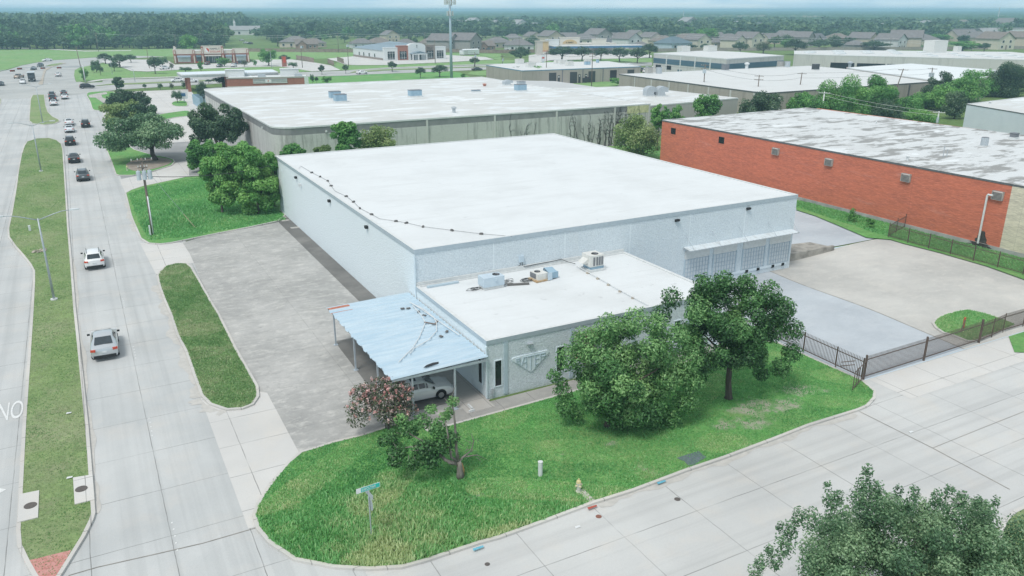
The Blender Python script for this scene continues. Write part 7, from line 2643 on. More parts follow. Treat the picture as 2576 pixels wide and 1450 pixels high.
for x in (16.0, 17.8, 18.6, 19.4, 20.6):
    b = MB()
    b.box(x - .06, x + .06, -.12, -.062, 0, 3.1)
    b.build('mullion', M['white'], gd, world=False)
b = MB()
b.quad((14.2, -2.0, 3.3), (22, -2.0, 3.3), (22, -.9, 3.9), (14.2, -.9, 3.9))
b.build('awning', M['vent_grey'], fd, world=False)
for x0, x1 in ((9.8, 12.9), (14.6, 16.2)):
    b = MB()
    b.box(x0, x1, -.62, -.56, .25, .75)
    b.build('red_panel', M['redsign'], fd, world=False)
text('FAMILY', 1.25, (18.9, -.93, 6.35), (PI / 2, 0, 0), M['black'], tw, 1.15, align='LEFT').location.x = 17.0
text('DOLLAR', 1.25, (17.0, -.93, 5.0), (PI / 2, 0, 0), M['redsign'], tw, 1.02, align='LEFT')
b = MB()
b.quad(*[(15.7 + .95 * math.cos(a), -.93, 6.1 + 1.0 * math.sin(a)) for a in [k * PI / 12 for k in range(24)]])
b.build('round_emblem', M['signwhite'], tw, world=False)
b = MB()
b.quad(*([(15.7 + .95 * math.cos(a), -.96, 6.1 + 1.0 * math.sin(a)) for a in [-.9 + k * 2.9 / 12 for k in range(13)]] + [(15.6, -.96, 6.4)]))
b.build('emblem_wedge', M['redsign'], tw, world=False)

# ---------- filling station: canopy on brick columns and the shop
sc_ = thing('fuel_canopy', 'long white striped filling-station canopy on brick columns', 'canopy', (45, 285, 0))
cz = 4.45
CP = [at(453, 194, cz), at(444, 185.0, cz + .6), at(681, 177.5, cz + .6), at(690, 185, cz)]
CPl = [(31, 279.4), (31, 292.5), (62, 291), (61, 278.0)]
b = MB()
b.prism(CPl, cz, cz + .95, bottom=True)
b.build('fascia', M['lip'], sc_)
b = MB()
_, pr_ = inset(CPl, -.03)
for z0 in (cz + .2, cz + .5):
    b.prism(pr_, z0, z0 + .09, cap=False)
b.build('stripe', M['awning'], sc_)
b = MB()
q_, pr_ = inset(CPl, .5)
b.prism(pr_, cz + .93, cz + .99)
b.build('deck', M['panel_blue'], sc_)
for x, y in ((33.0, 280.6), (44.5, 280.2), (56, 279.5), (33.5, 290.5), (45, 290), (57, 289.4)):
    b = MB()
    b.box(x - .45, x + .45, y - .45, y + .45, 0, cz)
    b.build('column', M['store_brick'], sc_)
sh = thing('corner_shop', 'brick filling-station shop with white parapet boxes and striped band', 'store', (43.4, 272.6, 0), R(-14))
b = MB()
b.box(0, 25, 0, 8, 0, 4.3)
b.build('wall', M['store_brick'], sh, world=False)
b = MB()
b.box(.3, 24.7, .35, 7.7, 4.3, 4.4)
b.build('roof', M['memb_white'], sh, world=False)
b = MB()
b.box(-.1, 25.1, -.12, .3, 4.15, 4.55)
b.build('coping', M['vent_grey'], sh, world=False)
for x0, x1 in ((-.6, 5.2), (16.5, 22.4)):
    b = MB()
    b.box(x0, x1, 4.6, 8.2, 4.41, 6.5)
    b.box(x0 - .15, x1 + .15, 4.45, 8.35, 6.5, 6.65)
    b.build('parapet_box', M['lip'], sh, world=False)
b = MB()
b.box(8, 18.6, -.16, -.005, 2.6, 4.0)
bd = b.build('striped_band', M['lip'], sh, world=False)
for z0 in (2.95, 3.4, 3.75):
    b = MB()
    b.box(8, 18.6, -.2, -.162, z0, z0 + .1)
    b.build('stripe', M['black'], bd, world=False)
b = MB()
b.box(11.8, 13.7, -.3, -.2, 2.75, 3.8)
sb = b.build('logo_sign', M['signwhite'], bd, world=False)
text('7', .85, (12.7, -.33, 2.95), (PI / 2, 0, 0), M['redsign'], sb, 1.2)
b = MB()
b.box(-.02, 25.02, -.09, -.003, 1.6, 1.85)
b.build('stone_course', M['stone'], sh, world=False)
b = MB()
b.box(24.0, 25.3, -.5, .3, 1.2, 4.7)
b.build('corner_pier', M['lip'], sh, world=False)
for x in (9.5, 21.0):
    b = MB()
    b.box(x, x + 2.4, 2.0, 3.4, 4.41, 5.2)
    b.build('roof_unit', M['galv'], sh, world=False)
t = thing('price_sign', 'small white and blue box sign on a post beside the filling station drive', 'sign', (*at(464, 258), 0))
b = MB()
b.box(t.location.x - .1, t.location.x + .1, t.location.y - .1, t.location.y + .1, 0, 1.0)
b.build('post', M['galv'], t)
b = MB()
b.box(t.location.x - 1.1, t.location.x + 1.1, t.location.y - .15, t.location.y + .15, 1.0, 3.0)
b.build('sign_box', M['signwhite'], t)
b = MB()
b.box(t.location.x - .8, t.location.x + .5, t.location.y - .18, t.location.y - .155, 1.7, 2.6)
b.build('sign_mark', M['canopyblue'], t)
gx0, gy0 = at(488, 262)
b = MB()
b.box(gx0 - .1, gx0 + .1, gy0 - 13, gy0 + 1, 0, 2.6)
b.box(gx0 + .1, gx0 + 3.5, gy0 + .8, gy0 + 1, 0, 2.6)
b.build('screen_fence', M['acblue'], label='blue-grey screen fence beside the grey warehouse corner', cat='fence')

# ---------- church
A0 = at(968, 153)
ch = thing('church', 'white church with arched front, cross, dark windows and blue-grey metal roof', 'church', (A0[0], A0[1], 0.03), R(-1.4))
W = 34.2
b = MB()
b.quad((0, 3, 0), (0, 3, 4.9), (-3, 47, 4.9), (-3, 47, 0))
b.quad((W, 3, 0), (W + 3, 47, 0), (W + 3, 47, 4.9), (W, 3, 4.9))
b.quad((-3, 47, 0), (-3, 47, 4.9), (W + 3, 47, 4.9), (W + 3, 47, 0))
b.quad((0, 3, 0), (W, 3, 0), (W, 3, 4.9), (0, 3, 4.9))
b.build('wall', M['white'], ch, world=False)
b = MB()
b.quad((-.15, 2.5, 1.0), (-.15, 2.5, 0), (-3.15, 47, 0), (-3.15, 47, 1.0))
b.build('base_course', M['brown'], ch, world=False)
b = MB()
rz1 = 8.0
b.quad((-.4, 2.6, 4.9), (17, 2.6, rz1), (17, 40, rz1), (-3.4, 47.4, 4.9))
b.quad((W + .4, 2.6, 4.9), (W + 3.4, 47.4, 4.9), (17, 40, rz1), (17, 2.6, rz1))
b.quad((-3.4, 47.4, 4.9), (17, 40, rz1), (W + 3.4, 47.4, 4.9))
b.quad((-.4, 2.6, 4.9), (W + .4, 2.6, 4.9), (17, 2.6, rz1))
b.build('roof', M['roofblue'], ch, world=False)
for x0, x1, z1, mt, y0 in ((0, 7.2, 6.2, 'white', 0), (7.2, 12.8, 7.0, 'store_brick', -.4), (22.4, 27.6, 7.1, 'brown', -.4), (27.6, W, 6.2, 'white', 0)):
    b = MB()
    b.box(x0, x1, y0, 3, 0, z1)
    b.box(x0 - .1, x1 + .1, y0 - .12, 3.1, z1, z1 + .22)
    fr = b.build('front_bay', M[mt], ch, world=False)
    xc = (x0 + x1) / 2
    b = MB()
    b.box(xc - 1.9, xc + 1.9, y0 - .06, y0 + .02, .5, 4.4)
    wn = b.build('window', M['glass_dark'], fr, world=False)
    b = MB()
    for x in (xc - .65, xc + .65):
        b.box(x - .06, x + .06, y0 - .12, y0 - .062, .5, 4.4)
    for z_ in (1.1, 3.6):
        b.box(xc - 1.9, xc + 1.9, y0 - .11, y0 - .061, z_ - .06, z_ + .06)
    b.build('window_bars', M['white'], wn, world=False)
b = MB()
arc_ = [(12.8, 6.6)] + [(17.6 + 4.8 * math.cos(a), 6.6 + 1.9 * math.sin(a)) for a in [PI - k * PI / 12 for k in range(1, 12)]] + [(22.4, 6.6)]
pg = [(12.8, 0)] + arc_ + [(22.4, 0)]
n = len(pg)
b.quad(*[(x, -.7, z_) for x, z_ in pg[::-1]])
for i in range(n):
    (xa, za), (xb_, zb_) = pg[i], pg[(i + 1) % n]
    b.quad((xa, -.7, za), (xb_, -.7, zb_), (xb_, 3, zb_), (xa, 3, za))
af = b.build('arched_front', M['white'], ch, world=False)
b = MB()
b.box(17.5, 17.68, -.8, -.71, 5.9, 7.6)
b.box(17.15, 18.03, -.8, -.712, 6.95, 7.12)
b.build('cross', M['black'], af, world=False)
b = MB()
b.quad((13.6, -5, 3.3), (21.8, -5, 3.3), (17.7, -5, 4.4))
b.quad((13.4, -5.3, 3.3), (17.7, -5.3, 4.5), (17.7, -.7, 4.5), (13.4, -.7, 3.3))
b.quad((17.7, -5.3, 4.5), (22, -5.3, 3.3), (22, -.7, 3.3), (17.7, -.7, 4.5))
pc = b.build('porch', M['roofblue'], ch, world=False)
b = MB()
b.box(13.6, 21.8, -5.1, -4.8, 2.8, 3.3)
b.build('porch_beam', M['white'], pc, world=False)
for x in (13.8, 16.9, 21.4):
    b = MB()
    b.box(x - .3, x + .3, -5.1, -4.5, 0, 2.8)
    b.build('porch_column', M['white'], pc, world=False)
for x in (15.2, 18.9):
    b = MB()
    b.box(x - .9, x + .9, -.78, -.71, 0, 2.6)
    b.build('door', M['glass_dark'], af, world=False)
for k, s_ in enumerate(('Pleasant Grove', 'Community', 'Baptist Church')):
    text(s_, .78, (25.0, -.56, 6.0 - .85 * k), (PI / 2, 0, 0), M['black'], ch, 0.82)
b = MB()
for y_ in (14, 22, 30, 37):
    b.obox((-.2 - 3 * (y_ - 3) / 44, y_, 2.0), (.1, .9, 1.7), R(3.9))
b.build('side_window', M['glass_dark'], ch, world=False)
t = thing('white_container', 'white storage container on the grass right of the church', 'container', (*at(1181, 139), 0), 0.25)
b = MB()
b.box(-6, 6, -1.8, 1.8, .5, 3.0)
b.build('box', M['white'], t, world=False)
b = MB()
b.quad((-6.1, -1.9, 3.0), (6.1, -1.9, 3.0), (6.1, 0, 3.45), (-6.1, 0, 3.45))
b.quad((-6.1, 0, 3.45), (6.1, 0, 3.45), (6.1, 1.9, 3.0), (-6.1, 1.9, 3.0))
b.build('roof', M['memb_white'], t, world=False)
b = MB()
b.box(-5.8, 5.8, -1.7, 1.7, 0, .5)
b.build('base', M['brown'], t, world=False)
b = MB()
b.box(-5.2, -2.6, -1.85, -1.801, .6, 2.8)
b.build('door', M['panel_grey'], t, world=False)


# board fences
def board_fence(pts, h, label, mat='fencewood', z0=0.0):
    f = thing('board_fence', label, 'fence', (pts[0][0], pts[0][1], z0))
    for a_, c_ in zip(pts[:-1], pts[1:]):
        L = math.dist(a_, c_)
        m_ = ((a_[0] + c_[0]) / 2, (a_[1] + c_[1]) / 2)
        b = MB()
        rz = math.atan2(c_[1] - a_[1], c_[0] - a_[0])
        b.obox((m_[0], m_[1], z0 + h / 2), (L, .06, h), rz)
        b.obox((m_[0], m_[1], z0 + h), (L, .14, .08), rz)
        b.build('boards', M[mat], f)
        b = MB()
        b.box(a_[0] - .09, a_[0] + .09, a_[1] - .09, a_[1] + .09, z0, z0 + h + .15)
        b.build('post', M[mat], f)
    return f


board_fence(ats([(628, 130.5), (690, 131), (760, 131.5), (830, 132), (913, 132.5)]), 2.0, 'long brown board fence in front of the houses left of the church')
board_fence(ats([(905, 131.5), (1000, 130), (1122, 131), (1240, 134), (1345, 133)]), 1.9, 'long brown board fence behind the church and the white container')
board_fence(ats([(746, 150.5), (768, 153.5), (790, 158)]), 2.2, 'dark board fence along the bend of the church drive', 'fencewood')
board_fence(ats([(825, 159.5), (840, 166.5)]), 2.2, 'short dark board fence at the church lot entrance', 'fencewood')
board_fence(ats([(849, 154.5), (865, 160.5)]), 2.2, 'short dark board screen inside the church lot', 'fencewood')
board_fence(ats([(1640, 131), (1760, 129), (1990, 127.5), (2250, 126.5), (2576, 124), (2700, 122)]), 1.9, 'long pale board fence before the houses behind the skylit warehouse', 'fencepale')
board_fence(ats([(476, 131.5), (630, 130)]), 1.8, 'pale board fence behind the brick store', 'fencepale')

# ---------- market with clock-like tower and blue canopy
A0, B0 = at(1352, 137.5), at(1600, 134)
mk = thing('market', 'cream and ochre market front with square tower and long blue canopy', 'store', (A0[0], A0[1], 0.03), math.atan2(B0[1] - A0[1], B0[0] - A0[0]))
b = MB()
b.box(7, 52, 6, 20, 0, 5.6)
b.build('wall', M['cream'], mk, world=False)
b = MB()
b.box(-1, 2.6, -2, 2, 0, 7.2)
b.box(-1.3, 6.6, -2.3, 2.3, 7.2, 7.7)
tw2 = b.build('tower', M['stone'], mk, world=False)
b = MB()
b.box(2.61, 6.2, -1.9, 1.9, 2.2, 7.19)
b.build('tower_panel', M['ochre'], tw2, world=False)
b = MB()
b.box(2.61, 6.4, -2.0, 2.0, 1.6, 2.2)
b.build('tower_band', M['rust'], tw2, world=False)
for x0, x1, z1, mt in ((6.5, 15, 8.0, 'white'), (15.5, 28, 9.0, 'cream'), (36, 45, 8.0, 'cream')):
    b = MB()
    b.box(x0, x1, 5.2, 6.4, 4.4, z1)
    b.box(x0 - .2, x1 + .2, 5.0, 6.5, z1, z1 + .4)
    b.build('parapet', M[mt], mk, world=False)
b = MB()
b.quad(*([(17, 5.15, 5.6)] + [(21.75 + 4.7 * math.cos(a), 5.15, 5.6 + 2.4 * math.sin(a)) for a in [PI - k * PI / 10 for k in range(1, 10)]] + [(26.5, 5.15, 5.6)])[::-1])
ar = b.build('arch_panel', M['ochre'], mk, world=False)
text('K MART', 1.3, (21.7, 5.05, 5.9), (PI / 2, 0, 0), M['black'], ar, 1.05)
b = MB()
b.box(9, 66, -4, 4.9, 3.4, 4.5)
cb_ = b.build('blue_canopy', M['canopyblue'], mk, world=False)
b = MB()
b.box(8.9, 66.1, -4.1, 5.0, 4.5, 4.8)
b.build('canopy_rim', M['lip'], cb_, world=False)
for x in (14, 22, 30, 38, 46, 54, 62):
    b = MB()
    b.box(x - .35, x + .35, -3.2, -2.5, 0, 3.4)
    b.build('column', M['cream'], cb_, world=False)
t = thing('pole_sign', 'small white box sign standing before the corner tree of the storage building', 'sign', (*at(1366, 163), 0))
lx, ly = at(1366, 163)
b = MB()
b.box(lx - .3, lx + .3, ly - .2, ly + .2, 0, 1.4)
b.build('post', M['acblue'], t)
b = MB()
b.box(lx - 1.1, lx + 1.1, ly - .25, ly + .25, 1.4, 4.6)
sg2 = b.build('sign_box', M['signwhite'], t)
b = MB()
b.box(lx - .7, lx + .6, ly - .29, ly - .255, 2.8, 3.5)
b.build('sign_mark', M['redsign'], sg2)
t = thing('brick_sign', 'small red-lettered brick pillar sign on the store grass', 'sign', (*at(716, 168), 0))
lx, ly = at(716, 168)
b = MB()
b.box(lx - 1.0, lx + 1.0, ly - .5, ly + .5, 0, 4.6)
b.build('pillar', M['store_brick'], t)
b = MB()
b.box(lx - .6, lx + .6, ly - .55, ly - .505, 1.8, 4.2)
b.build('sign_panel', M['redsign'], t)

# ---------- houses
HW = {k: simple('house_' + k, c, 0.85, scale=0.6) for k, c in (('beige', (0.56, 0.49, 0.40)), ('cream', (0.64, 0.60, 0.50)), ('grey', (0.35, 0.34, 0.325)), ('white', (0.66, 0.67, 0.67)), ('brick', (0.36, 0.24, 0.19)), ('blue', (0.48, 0.57, 0.65)))}
HR = {k: simple('shingle_' + k, c, 0.95, col2=tuple(x * 0.8 for x in c), scale=0.7) for k, c in (('grey', (0.215, 0.205, 0.205)), ('brown', (0.235, 0.205, 0.185)), ('dark', (0.15, 0.155, 0.165)), ('blue', (0.14, 0.20, 0.235)), ('pale', (0.34, 0.345, 0.35)))}


def house_proto(kind):
    h = thing('house', 'x', 'house')
    if kind == 'hip':
        w_, d_, z_, r_ = 7.0, 6.0, 3.0, 2.9
        b = MB()
        b.box(-w_, w_, -d_, d_, 0, z_)
        b.build('wall', HW['beige'], h, world=False)
        b = MB()
        e = .55
        P = [(-w_ - e, -d_ - e, z_ - .1), (w_ + e, -d_ - e, z_ - .1), (w_ + e, d_ + e, z_ - .1), (-w_ - e, d_ + e, z_ - .1), (-2.0, 0, z_ + r_), (2.0, 0, z_ + r_)]
        for f in ((0, 1, 5, 4), (1, 2, 5), (2, 3, 4, 5), (3, 0, 4), (3, 2, 1, 0)):
            b.quad(*[P[i] for i in f])
        b.build('roof', HR['grey'], h, world=False)
        wins = [(-4.6, 1.4), (0, 1.4), (4.4, 1.4)]
    elif kind == 'gable':
        w_, d_, z_, r_ = 5.4, 6.6, 5.2, 3.0
        b = MB()
        b.box(-w_, w_, -d_, d_, 0, z_)
        b.quad((-w_, -d_, z_), (w_, -d_, z_), (0, -d_, z_ + r_))
        b.quad((w_, d_, z_), (-w_, d_, z_), (0, d_, z_ + r_))
        b.build('wall', HW['beige'], h, world=False)
        b = MB()
        e = .5
        k = e * r_ / w_
        for s in (-1, 1):
            q = [(s * (w_ + e), -d_ - e, z_ - k), (s * (w_ + e), d_ + e, z_ - k), (0, d_ + e, z_ + r_ + .03), (0, -d_ - e, z_ + r_ + .03)]
            q2 = [(x, y, z2 + .22) for x, y, z2 in q]
            b.quad(*(q2 if s > 0 else q2[::-1]))
            b.quad(*(q[::-1] if s > 0 else q))
            b.quad(q[0], q2[0], q2[3], q[3])
            b.quad(q[0], q[1], q2[1], q2[0])
        b.build('roof', HR['grey'], h, world=False)
        wins = [(-2.8, 1.4), (2.6, 1.4), (-2.4, 3.9), (2.4, 3.9)]
    else:  # ridge across with a front gable
        w_, d_, z_, r_ = 7.6, 5.4, 3.2, 3.2
        b = MB()
        b.box(-w_, w_, -d_, d_, 0, z_)
        b.box(-6.0, -0.4, -d_ - 2.4, -d_, 0, z_)
        b.quad((-6.0, -d_ - 2.4, z_), (-.4, -d_ - 2.4, z_), (-3.2, -d_ - 2.4, z_ + 2.3))
        b.quad((w_, -d_, z_), (w_, d_, z_), (w_, 0, z_ + r_))
        b.quad((-w_, d_, z_), (-w_, -d_, z_), (-w_, 0, z_ + r_))
        b.build('wall', HW['beige'], h, world=False)
        b = MB()
        b.quad((-w_ - .5, -d_ - .6, z_ - .3), (w_ + .5, -d_ - .6, z_ - .3), (w_ + .5, 0, z_ + r_ + .1), (-w_ - .5, 0, z_ + r_ + .1))
        b.quad((w_ + .5, d_ + .6, z_ - .3), (-w_ - .5, d_ + .6, z_ - .3), (-w_ - .5, 0, z_ + r_ + .1), (w_ + .5, 0, z_ + r_ + .1))
        b.quad((-6.5, -d_ - 2.8, z_ - .3), (-3.2, -d_ - 2.8, z_ + 2.5), (-3.2, -1.2, z_ + 2.5), (-6.5, -1.2, z_ - .3))
        b.quad((-3.2, -d_ - 2.8, z_ + 2.5), (.1, -d_ - 2.8, z_ - .3), (.1, -1.2, z_ - .3), (-3.2, -1.2, z_ + 2.5))
        b.build('roof', HR['grey'], h, world=False)
        wins = [(-3.2, 1.4), (2.4, 1.4), (5.4, 1.4)]
    for x, zc in wins:
        y = -d_ - (2.4 if (kind == 'cross' and x < -.4) else 0)
        b = MB()
        b.box(x - .75, x + .75, y - .06, y + .02, zc - .7, zc + .7)
        wv = b.build('window', M['white'], h, world=False)
        b = MB()
        b.box(x - .6, x + .6, y - .09, y - .062, zc - .56, zc + .56)
        b.build('pane', M['glass_dark'], wv, world=False)
    b = MB()
    b.box(-.5, .5, -d_ - .07, -d_ + .02, 0, 2.1)
    b.build('door', M['brown'], h, world=False)
    return remember(h)


HP = {k: house_proto(k) for k in ('hip', 'gable', 'cross')}
HUSED = set()
HLIST = [  # px, py of the foot, kind, turn, scale, wall, roof
    (745, 119, 'hip', -10, 1.05, 'beige', 'grey'), (772, 122, 'cross', 15, .8, 'brick', 'brown'), (790, 119, 'hip', 30, .85, 'beige', 'grey'), (910, 121, 'hip', 20, .9, 'white', 'grey'), (952, 120, 'hip', 40, .95, 'beige', 'brown'), (981, 106, 'gable', 30, .9, 'beige', 'grey'), (1021, 119, 'hip', 15, .8, 'grey', 'grey'),
    (1080, 121, 'hip', 0, .9, 'beige', 'brown'), (1116, 128, 'gable', 62, 1.05, 'grey', 'grey'), (1168, 128, 'gable', 62, 1.1, 'grey', 'grey'), (1170, 112, 'hip', 20, 1.0, 'beige', 'brown'), (1214, 126, 'cross', 30, .75, 'brick', 'brown'), (1250, 120, 'hip', 40, 1.0, 'beige', 'grey'), (1305, 127, 'hip', 10, 1.0, 'white', 'grey'), (1340, 109, 'gable', 25, .85, 'cream', 'grey'),
    (1290, 106, 'hip', 0, .9, 'beige', 'grey'), (1384, 112, 'gable', 30, 1.0, 'beige', 'grey'), (1420, 108, 'cross', 10, 1.0, 'beige', 'grey'), (1468, 112, 'hip', 20, 1.1, 'cream', 'grey'), (1503, 109, 'gable', 35, 1.1, 'grey', 'grey'), (1523, 119, 'hip', 30, .9, 'beige', 'dark'), (1552, 108, 'cross', 20, 1.0, 'beige', 'grey'), (1596, 105, 'gable', 30, .9, 'cream', 'grey'),
    (1576, 121, 'gable', 38, 1.0, 'white', 'grey'), (1610, 125, 'hip', 20, .7, 'grey', 'grey'), (1636, 113, 'gable', 30, .9, 'cream', 'grey'), (1668, 115, 'hip', 25, 1.0, 'beige', 'brown'), (1692, 124, 'hip', 35, 1.15, 'blue', 'blue'), (1722, 113, 'hip', 10, 1.15, 'cream', 'brown'), (1752, 122, 'gable', 30, .95, 'cream', 'grey'), (1790, 107, 'cross', 25, 1.0, 'white', 'grey'), (1796, 119, 'hip', 30, 1.0, 'beige', 'grey'),
    (1832, 108, 'hip', 10, 1.0, 'cream', 'grey'), (1843, 121, 'gable', 38, .85, 'cream', 'grey'), (1880, 120, 'gable', 38, 1.05, 'cream', 'grey'), (1912, 106, 'hip', 0, 1.0, 'beige', 'grey'), (1945, 110, 'cross', 20, 1.0, 'beige', 'grey'), (1976, 107, 'gable', 30, .9, 'white', 'grey'), (2012, 116, 'gable', 50, 1.0, 'grey', 'grey'), (2040, 113, 'cross', 30, 1.05, 'grey', 'dark'),
    (2104, 107, 'hip', 10, 1.0, 'brick', 'brown'), (2150, 124, 'hip', 20, .8, 'grey', 'grey'), (2168, 119, 'gable', 42, 1.0, 'beige', 'grey'), (2238, 124, 'gable', 40, 1.0, 'white', 'grey'), (2276, 123, 'gable', 62, 1.2, 'beige', 'grey'), (2300, 100, 'hip', 0, 1.0, 'grey', 'grey'), (2325, 112, 'hip', 20, 1.0, 'beige', 'grey'), (2418, 104, 'cross', 15, 1.2, 'beige', 'grey'), (2455, 108, 'hip', 10, 1.2, 'beige', 'grey'),
    (2500, 124, 'gable', 20, 1.1, 'cream', 'brown'), (2530, 112, 'hip', 15, 1.1, 'beige', 'grey'), (2562, 116, 'gable', 35, 1.0, 'beige', 'brown'), (2480, 96, 'cross', 20, 1.1, 'grey', 'pale'), (2545, 100, 'hip', 20, 1.1, 'white', 'pale'),
    # roofs peeping out of the woods
    (300, 66, 'hip', 20, 1.6, 'white', 'pale'), (478, 70, 'hip', 10, 1.5, 'white', 'grey'), (1305, 77, 'gable', 30, 1.3, 'white', 'pale'), (1328, 80, 'cross', 30, 1.3, 'white', 'pale'), (1160, 71, 'cross', 30, 1.4, 'white', 'pale'), (1192, 71, 'gable', 30, 1.4, 'white', 'pale'), (1232, 71, 'cross', 30, 1.4, 'white', 'pale'), (1730, 72, 'gable', 20, 1.5, 'grey', 'pale'), (1850, 72, 'hip', 0, 1.4, 'beige', 'pale'),
    (2326, 74, 'hip', 10, 1.6, 'white', 'pale'), (2235, 79, 'cross', 0, 1.2, 'white', 'pale'), (2530, 78, 'gable', 20, 1.5, 'white', 'grey'), (2418, 71, 'hip', 0, 1.6, 'brick', 'brown')]
KN = {'hip': 'hip-roofed', 'gable': 'tall gabled', 'cross': 'low house with a front gable,'}
HPOS = []
cnt = {}
order = sorted(range(len(HLIST)), key=lambda i: HLIST[i][0])
NUM = lambda k: NTH[k] if k < 20 else 'twenty-%s' % NTH[k - 20] if k < 29 else 'thirtieth'
for i in order:
    px, py, kind, turn, s, wl, rf = HLIST[i]
    x, y = at(px, py)
    HPOS.append((x, y, 9.5 * s))
    key = (kind, wl, rf)
    cnt[key] = cnt.get(key, 0) + 1
    zone = 'in the far woods' if py < 90 else ('left of the church' if px < 960 else 'behind the church' if px < 1260 else 'behind the market' if px < 1640 else 'past the blue-banded block' if px < 1990 else 'behind the skylit warehouse')
    what = {'hip': 'hip-roofed %s house, %s shingles,' % (wl, rf), 'gable': 'gabled %s house, %s shingles,' % (wl, rf), 'cross': 'low front-gabled %s house, %s shingles,' % (wl, rf)}[kind]
    nth_ = sum(1 for j in order[:order.index(i)] if HLIST[j][2] == kind and HLIST[j][5] == wl and HLIST[j][6] == rf)
    lab = '%s %s, %s of its kind from left' % (what, zone, NUM(nth_))
    lab = ' '.join(lab.split()[:16])
    if kind not in HUSED:
        HUSED.add(kind)
        h = HP[kind]
        h.location = (x, y, 0)
        h.rotation_euler = (0, 0, R(-28 + turn))
        h.scale = (s * 1.2, s * 1.2, s * 1.2)
        h['label'] = lab
        h['group'] = 'suburban houses'
    else:
        h = dup(HP[kind], (x, y, 0), R(-28 + turn), lab, 'suburban houses', s * 1.2)
    for c_ in h.children:
        nm = c_.name.split('.')[0]
        if nm in ('wall', 'roof'):
            c_.material_slots[0].link = 'OBJECT'
            c_.material_slots[0].material = HW[wl] if nm == 'wall' else HR[rf]
# the long white hall with a little steeple beyond the far road
x, y = at(606, 88)
t = thing('white_hall', 'long white hall with grey roof and a little steeple beyond the far road', 'building', (x, y, 0), R(-22))
b = MB()
b.box(-20, 20, -7, 7, 0, 5)
b.build('wall', HW['white'], t, world=False)
b = MB()
b.quad((-20.6, -7.6, 4.8), (20.6, -7.6, 4.8), (20.6, 0, 9), (-20.6, 0, 9))
b.quad((20.6, 7.6, 4.8), (-20.6, 7.6, 4.8), (-20.6, 0, 9), (20.6, 0, 9))
b.quad((20.2, -7, 4.9), (20.2, 7, 4.9), (20.2, 0, 8.9))
b.quad((-20.2, 7, 4.9), (-20.2, -7, 4.9), (-20.2, 0, 8.9))
b.build('roof', HR['pale'], t, world=False)
b = MB()
b.box(-6.4, -4.6, -.9, .9, 8, 12)
b.tube([(-5.5, 0, 12), (-5.5, 0, 15.5)], [1.3, .02], 4)
b.build('steeple', HW['white'], t, world=False)
for k in (-12, 0, 11):
    b = MB()
    b.box(k - 1, k + 1, -7.1, -6.99, 1, 3.2)
    b.build('window', M['glass_dark'], t, world=False)
HPOS.append((x, y, 26))
for i, (px, py, w_, h_, lab) in enumerate(((1945, 72, 70, 7, 'long blank white shed among the trees beyond the houses'), (1002, 66.5, 60, 5, 'far pale sheds on the plain left of the phone mast'), (1150, 47, 160, 8, 'far pale industrial roofs behind the phone mast'), (2420, 90, 55, 6, 'long flat dark roofs before the woods at the right'), (2535, 91, 50, 7, 'pale flat-roofed block at the right edge before the woods'), (0, 116, 9, 7, 'pale building cut by the left edge before the woods'))):
    x, y = at(px, py)
    t = thing('far_shed', lab, 'building', (x, y, 0), R(-28))
    b = MB()
    b.box(-w_ / 2, w_ / 2, -10, 10, 0, h_)
    b.build('wall', HW['blue' if i in (0, 5) else 'white' if i != 3 else 'grey'], t, world=False)
    b = MB()
    b.box(-w_ / 2 - .3, w_ / 2 + .3, -10.3, 10.3, h_, h_ + .6)
    b.build('roof', HR['pale'] if i != 3 else HR['dark'], t, world=False)
    HPOS.append((x, y, w_ * .55))

# ================================================================== street trees, woods
def tree_proto(seed, leaf, n, size, shape):
    """crown radius 5, total height 10"""
    rng = np.random.default_rng(seed)
    rr = random.Random(seed)
    th = thing('tree', 'x', 'tree')
    if shape == 'round':
        cl = crown_clumps((0, 0, 5.6), (4.6, 4.6, 4.0), 26, rng, (.26, .42), -0.85, (.25, .7))
    elif shape == 'flat':
        cl = crown_clumps((0, 0, 6.6), (4.7, 4.7, 2.9), 24, rng, (.24, .4), -0.7, (.25, .7))
    elif shape == 'tall':
        cl = crown_clumps((0, 0, 5.4), (4.2, 4.2, 4.4), 26, rng, (.24, .38), -0.95, (.25, .75))
    else:
        cl = crown_clumps((0, 0, 4.9), (4.7, 4.7, 4.7), 30, rng, (.24, .4), -1.0, (.2, .7))
    V, t = leaf_quads(cl, n, size, rng, 0.1, nrnd=.3)
    V[:, :, 2] = np.maximum(V[:, :, 2], 0.05)
    o_ = bpy.data.objects.new('crown', quads_mesh('crown', V, LEAF[leaf], t))
    COL.objects.link(o_)
    o_.parent = th
    mb = MB()
    limbs(mb, (0, 0, 0), cl[:6], 0.32, rr, .35)
    mb.build('trunk', M['bark'], th, smooth=True, world=False)
    TDATA[th.name] = (V, t)
    return remember(th)


TDATA = {}
PROTO = {'st_dark': tree_proto(201, 'dark', 2600, .62, 'flat'), 'st_oak': tree_proto(202, 'oak', 2600, .62, 'round'), 'st_bright': tree_proto(203, 'bright', 2600, .62, 'tall'), 'st_red': tree_proto(204, 'crape', 1800, .6, 'round')}
for k, (lf, shp) in enumerate((('far', 'round'), ('far', 'bushy'), ('far', 'flat'), ('far', 'bushy'), ('bright', 'bushy'), ('far', 'round'))):
    PROTO['wood%d' % k] = tree_proto(300 + k, lf, 1150, 1.0, shp)
TUSED = set()


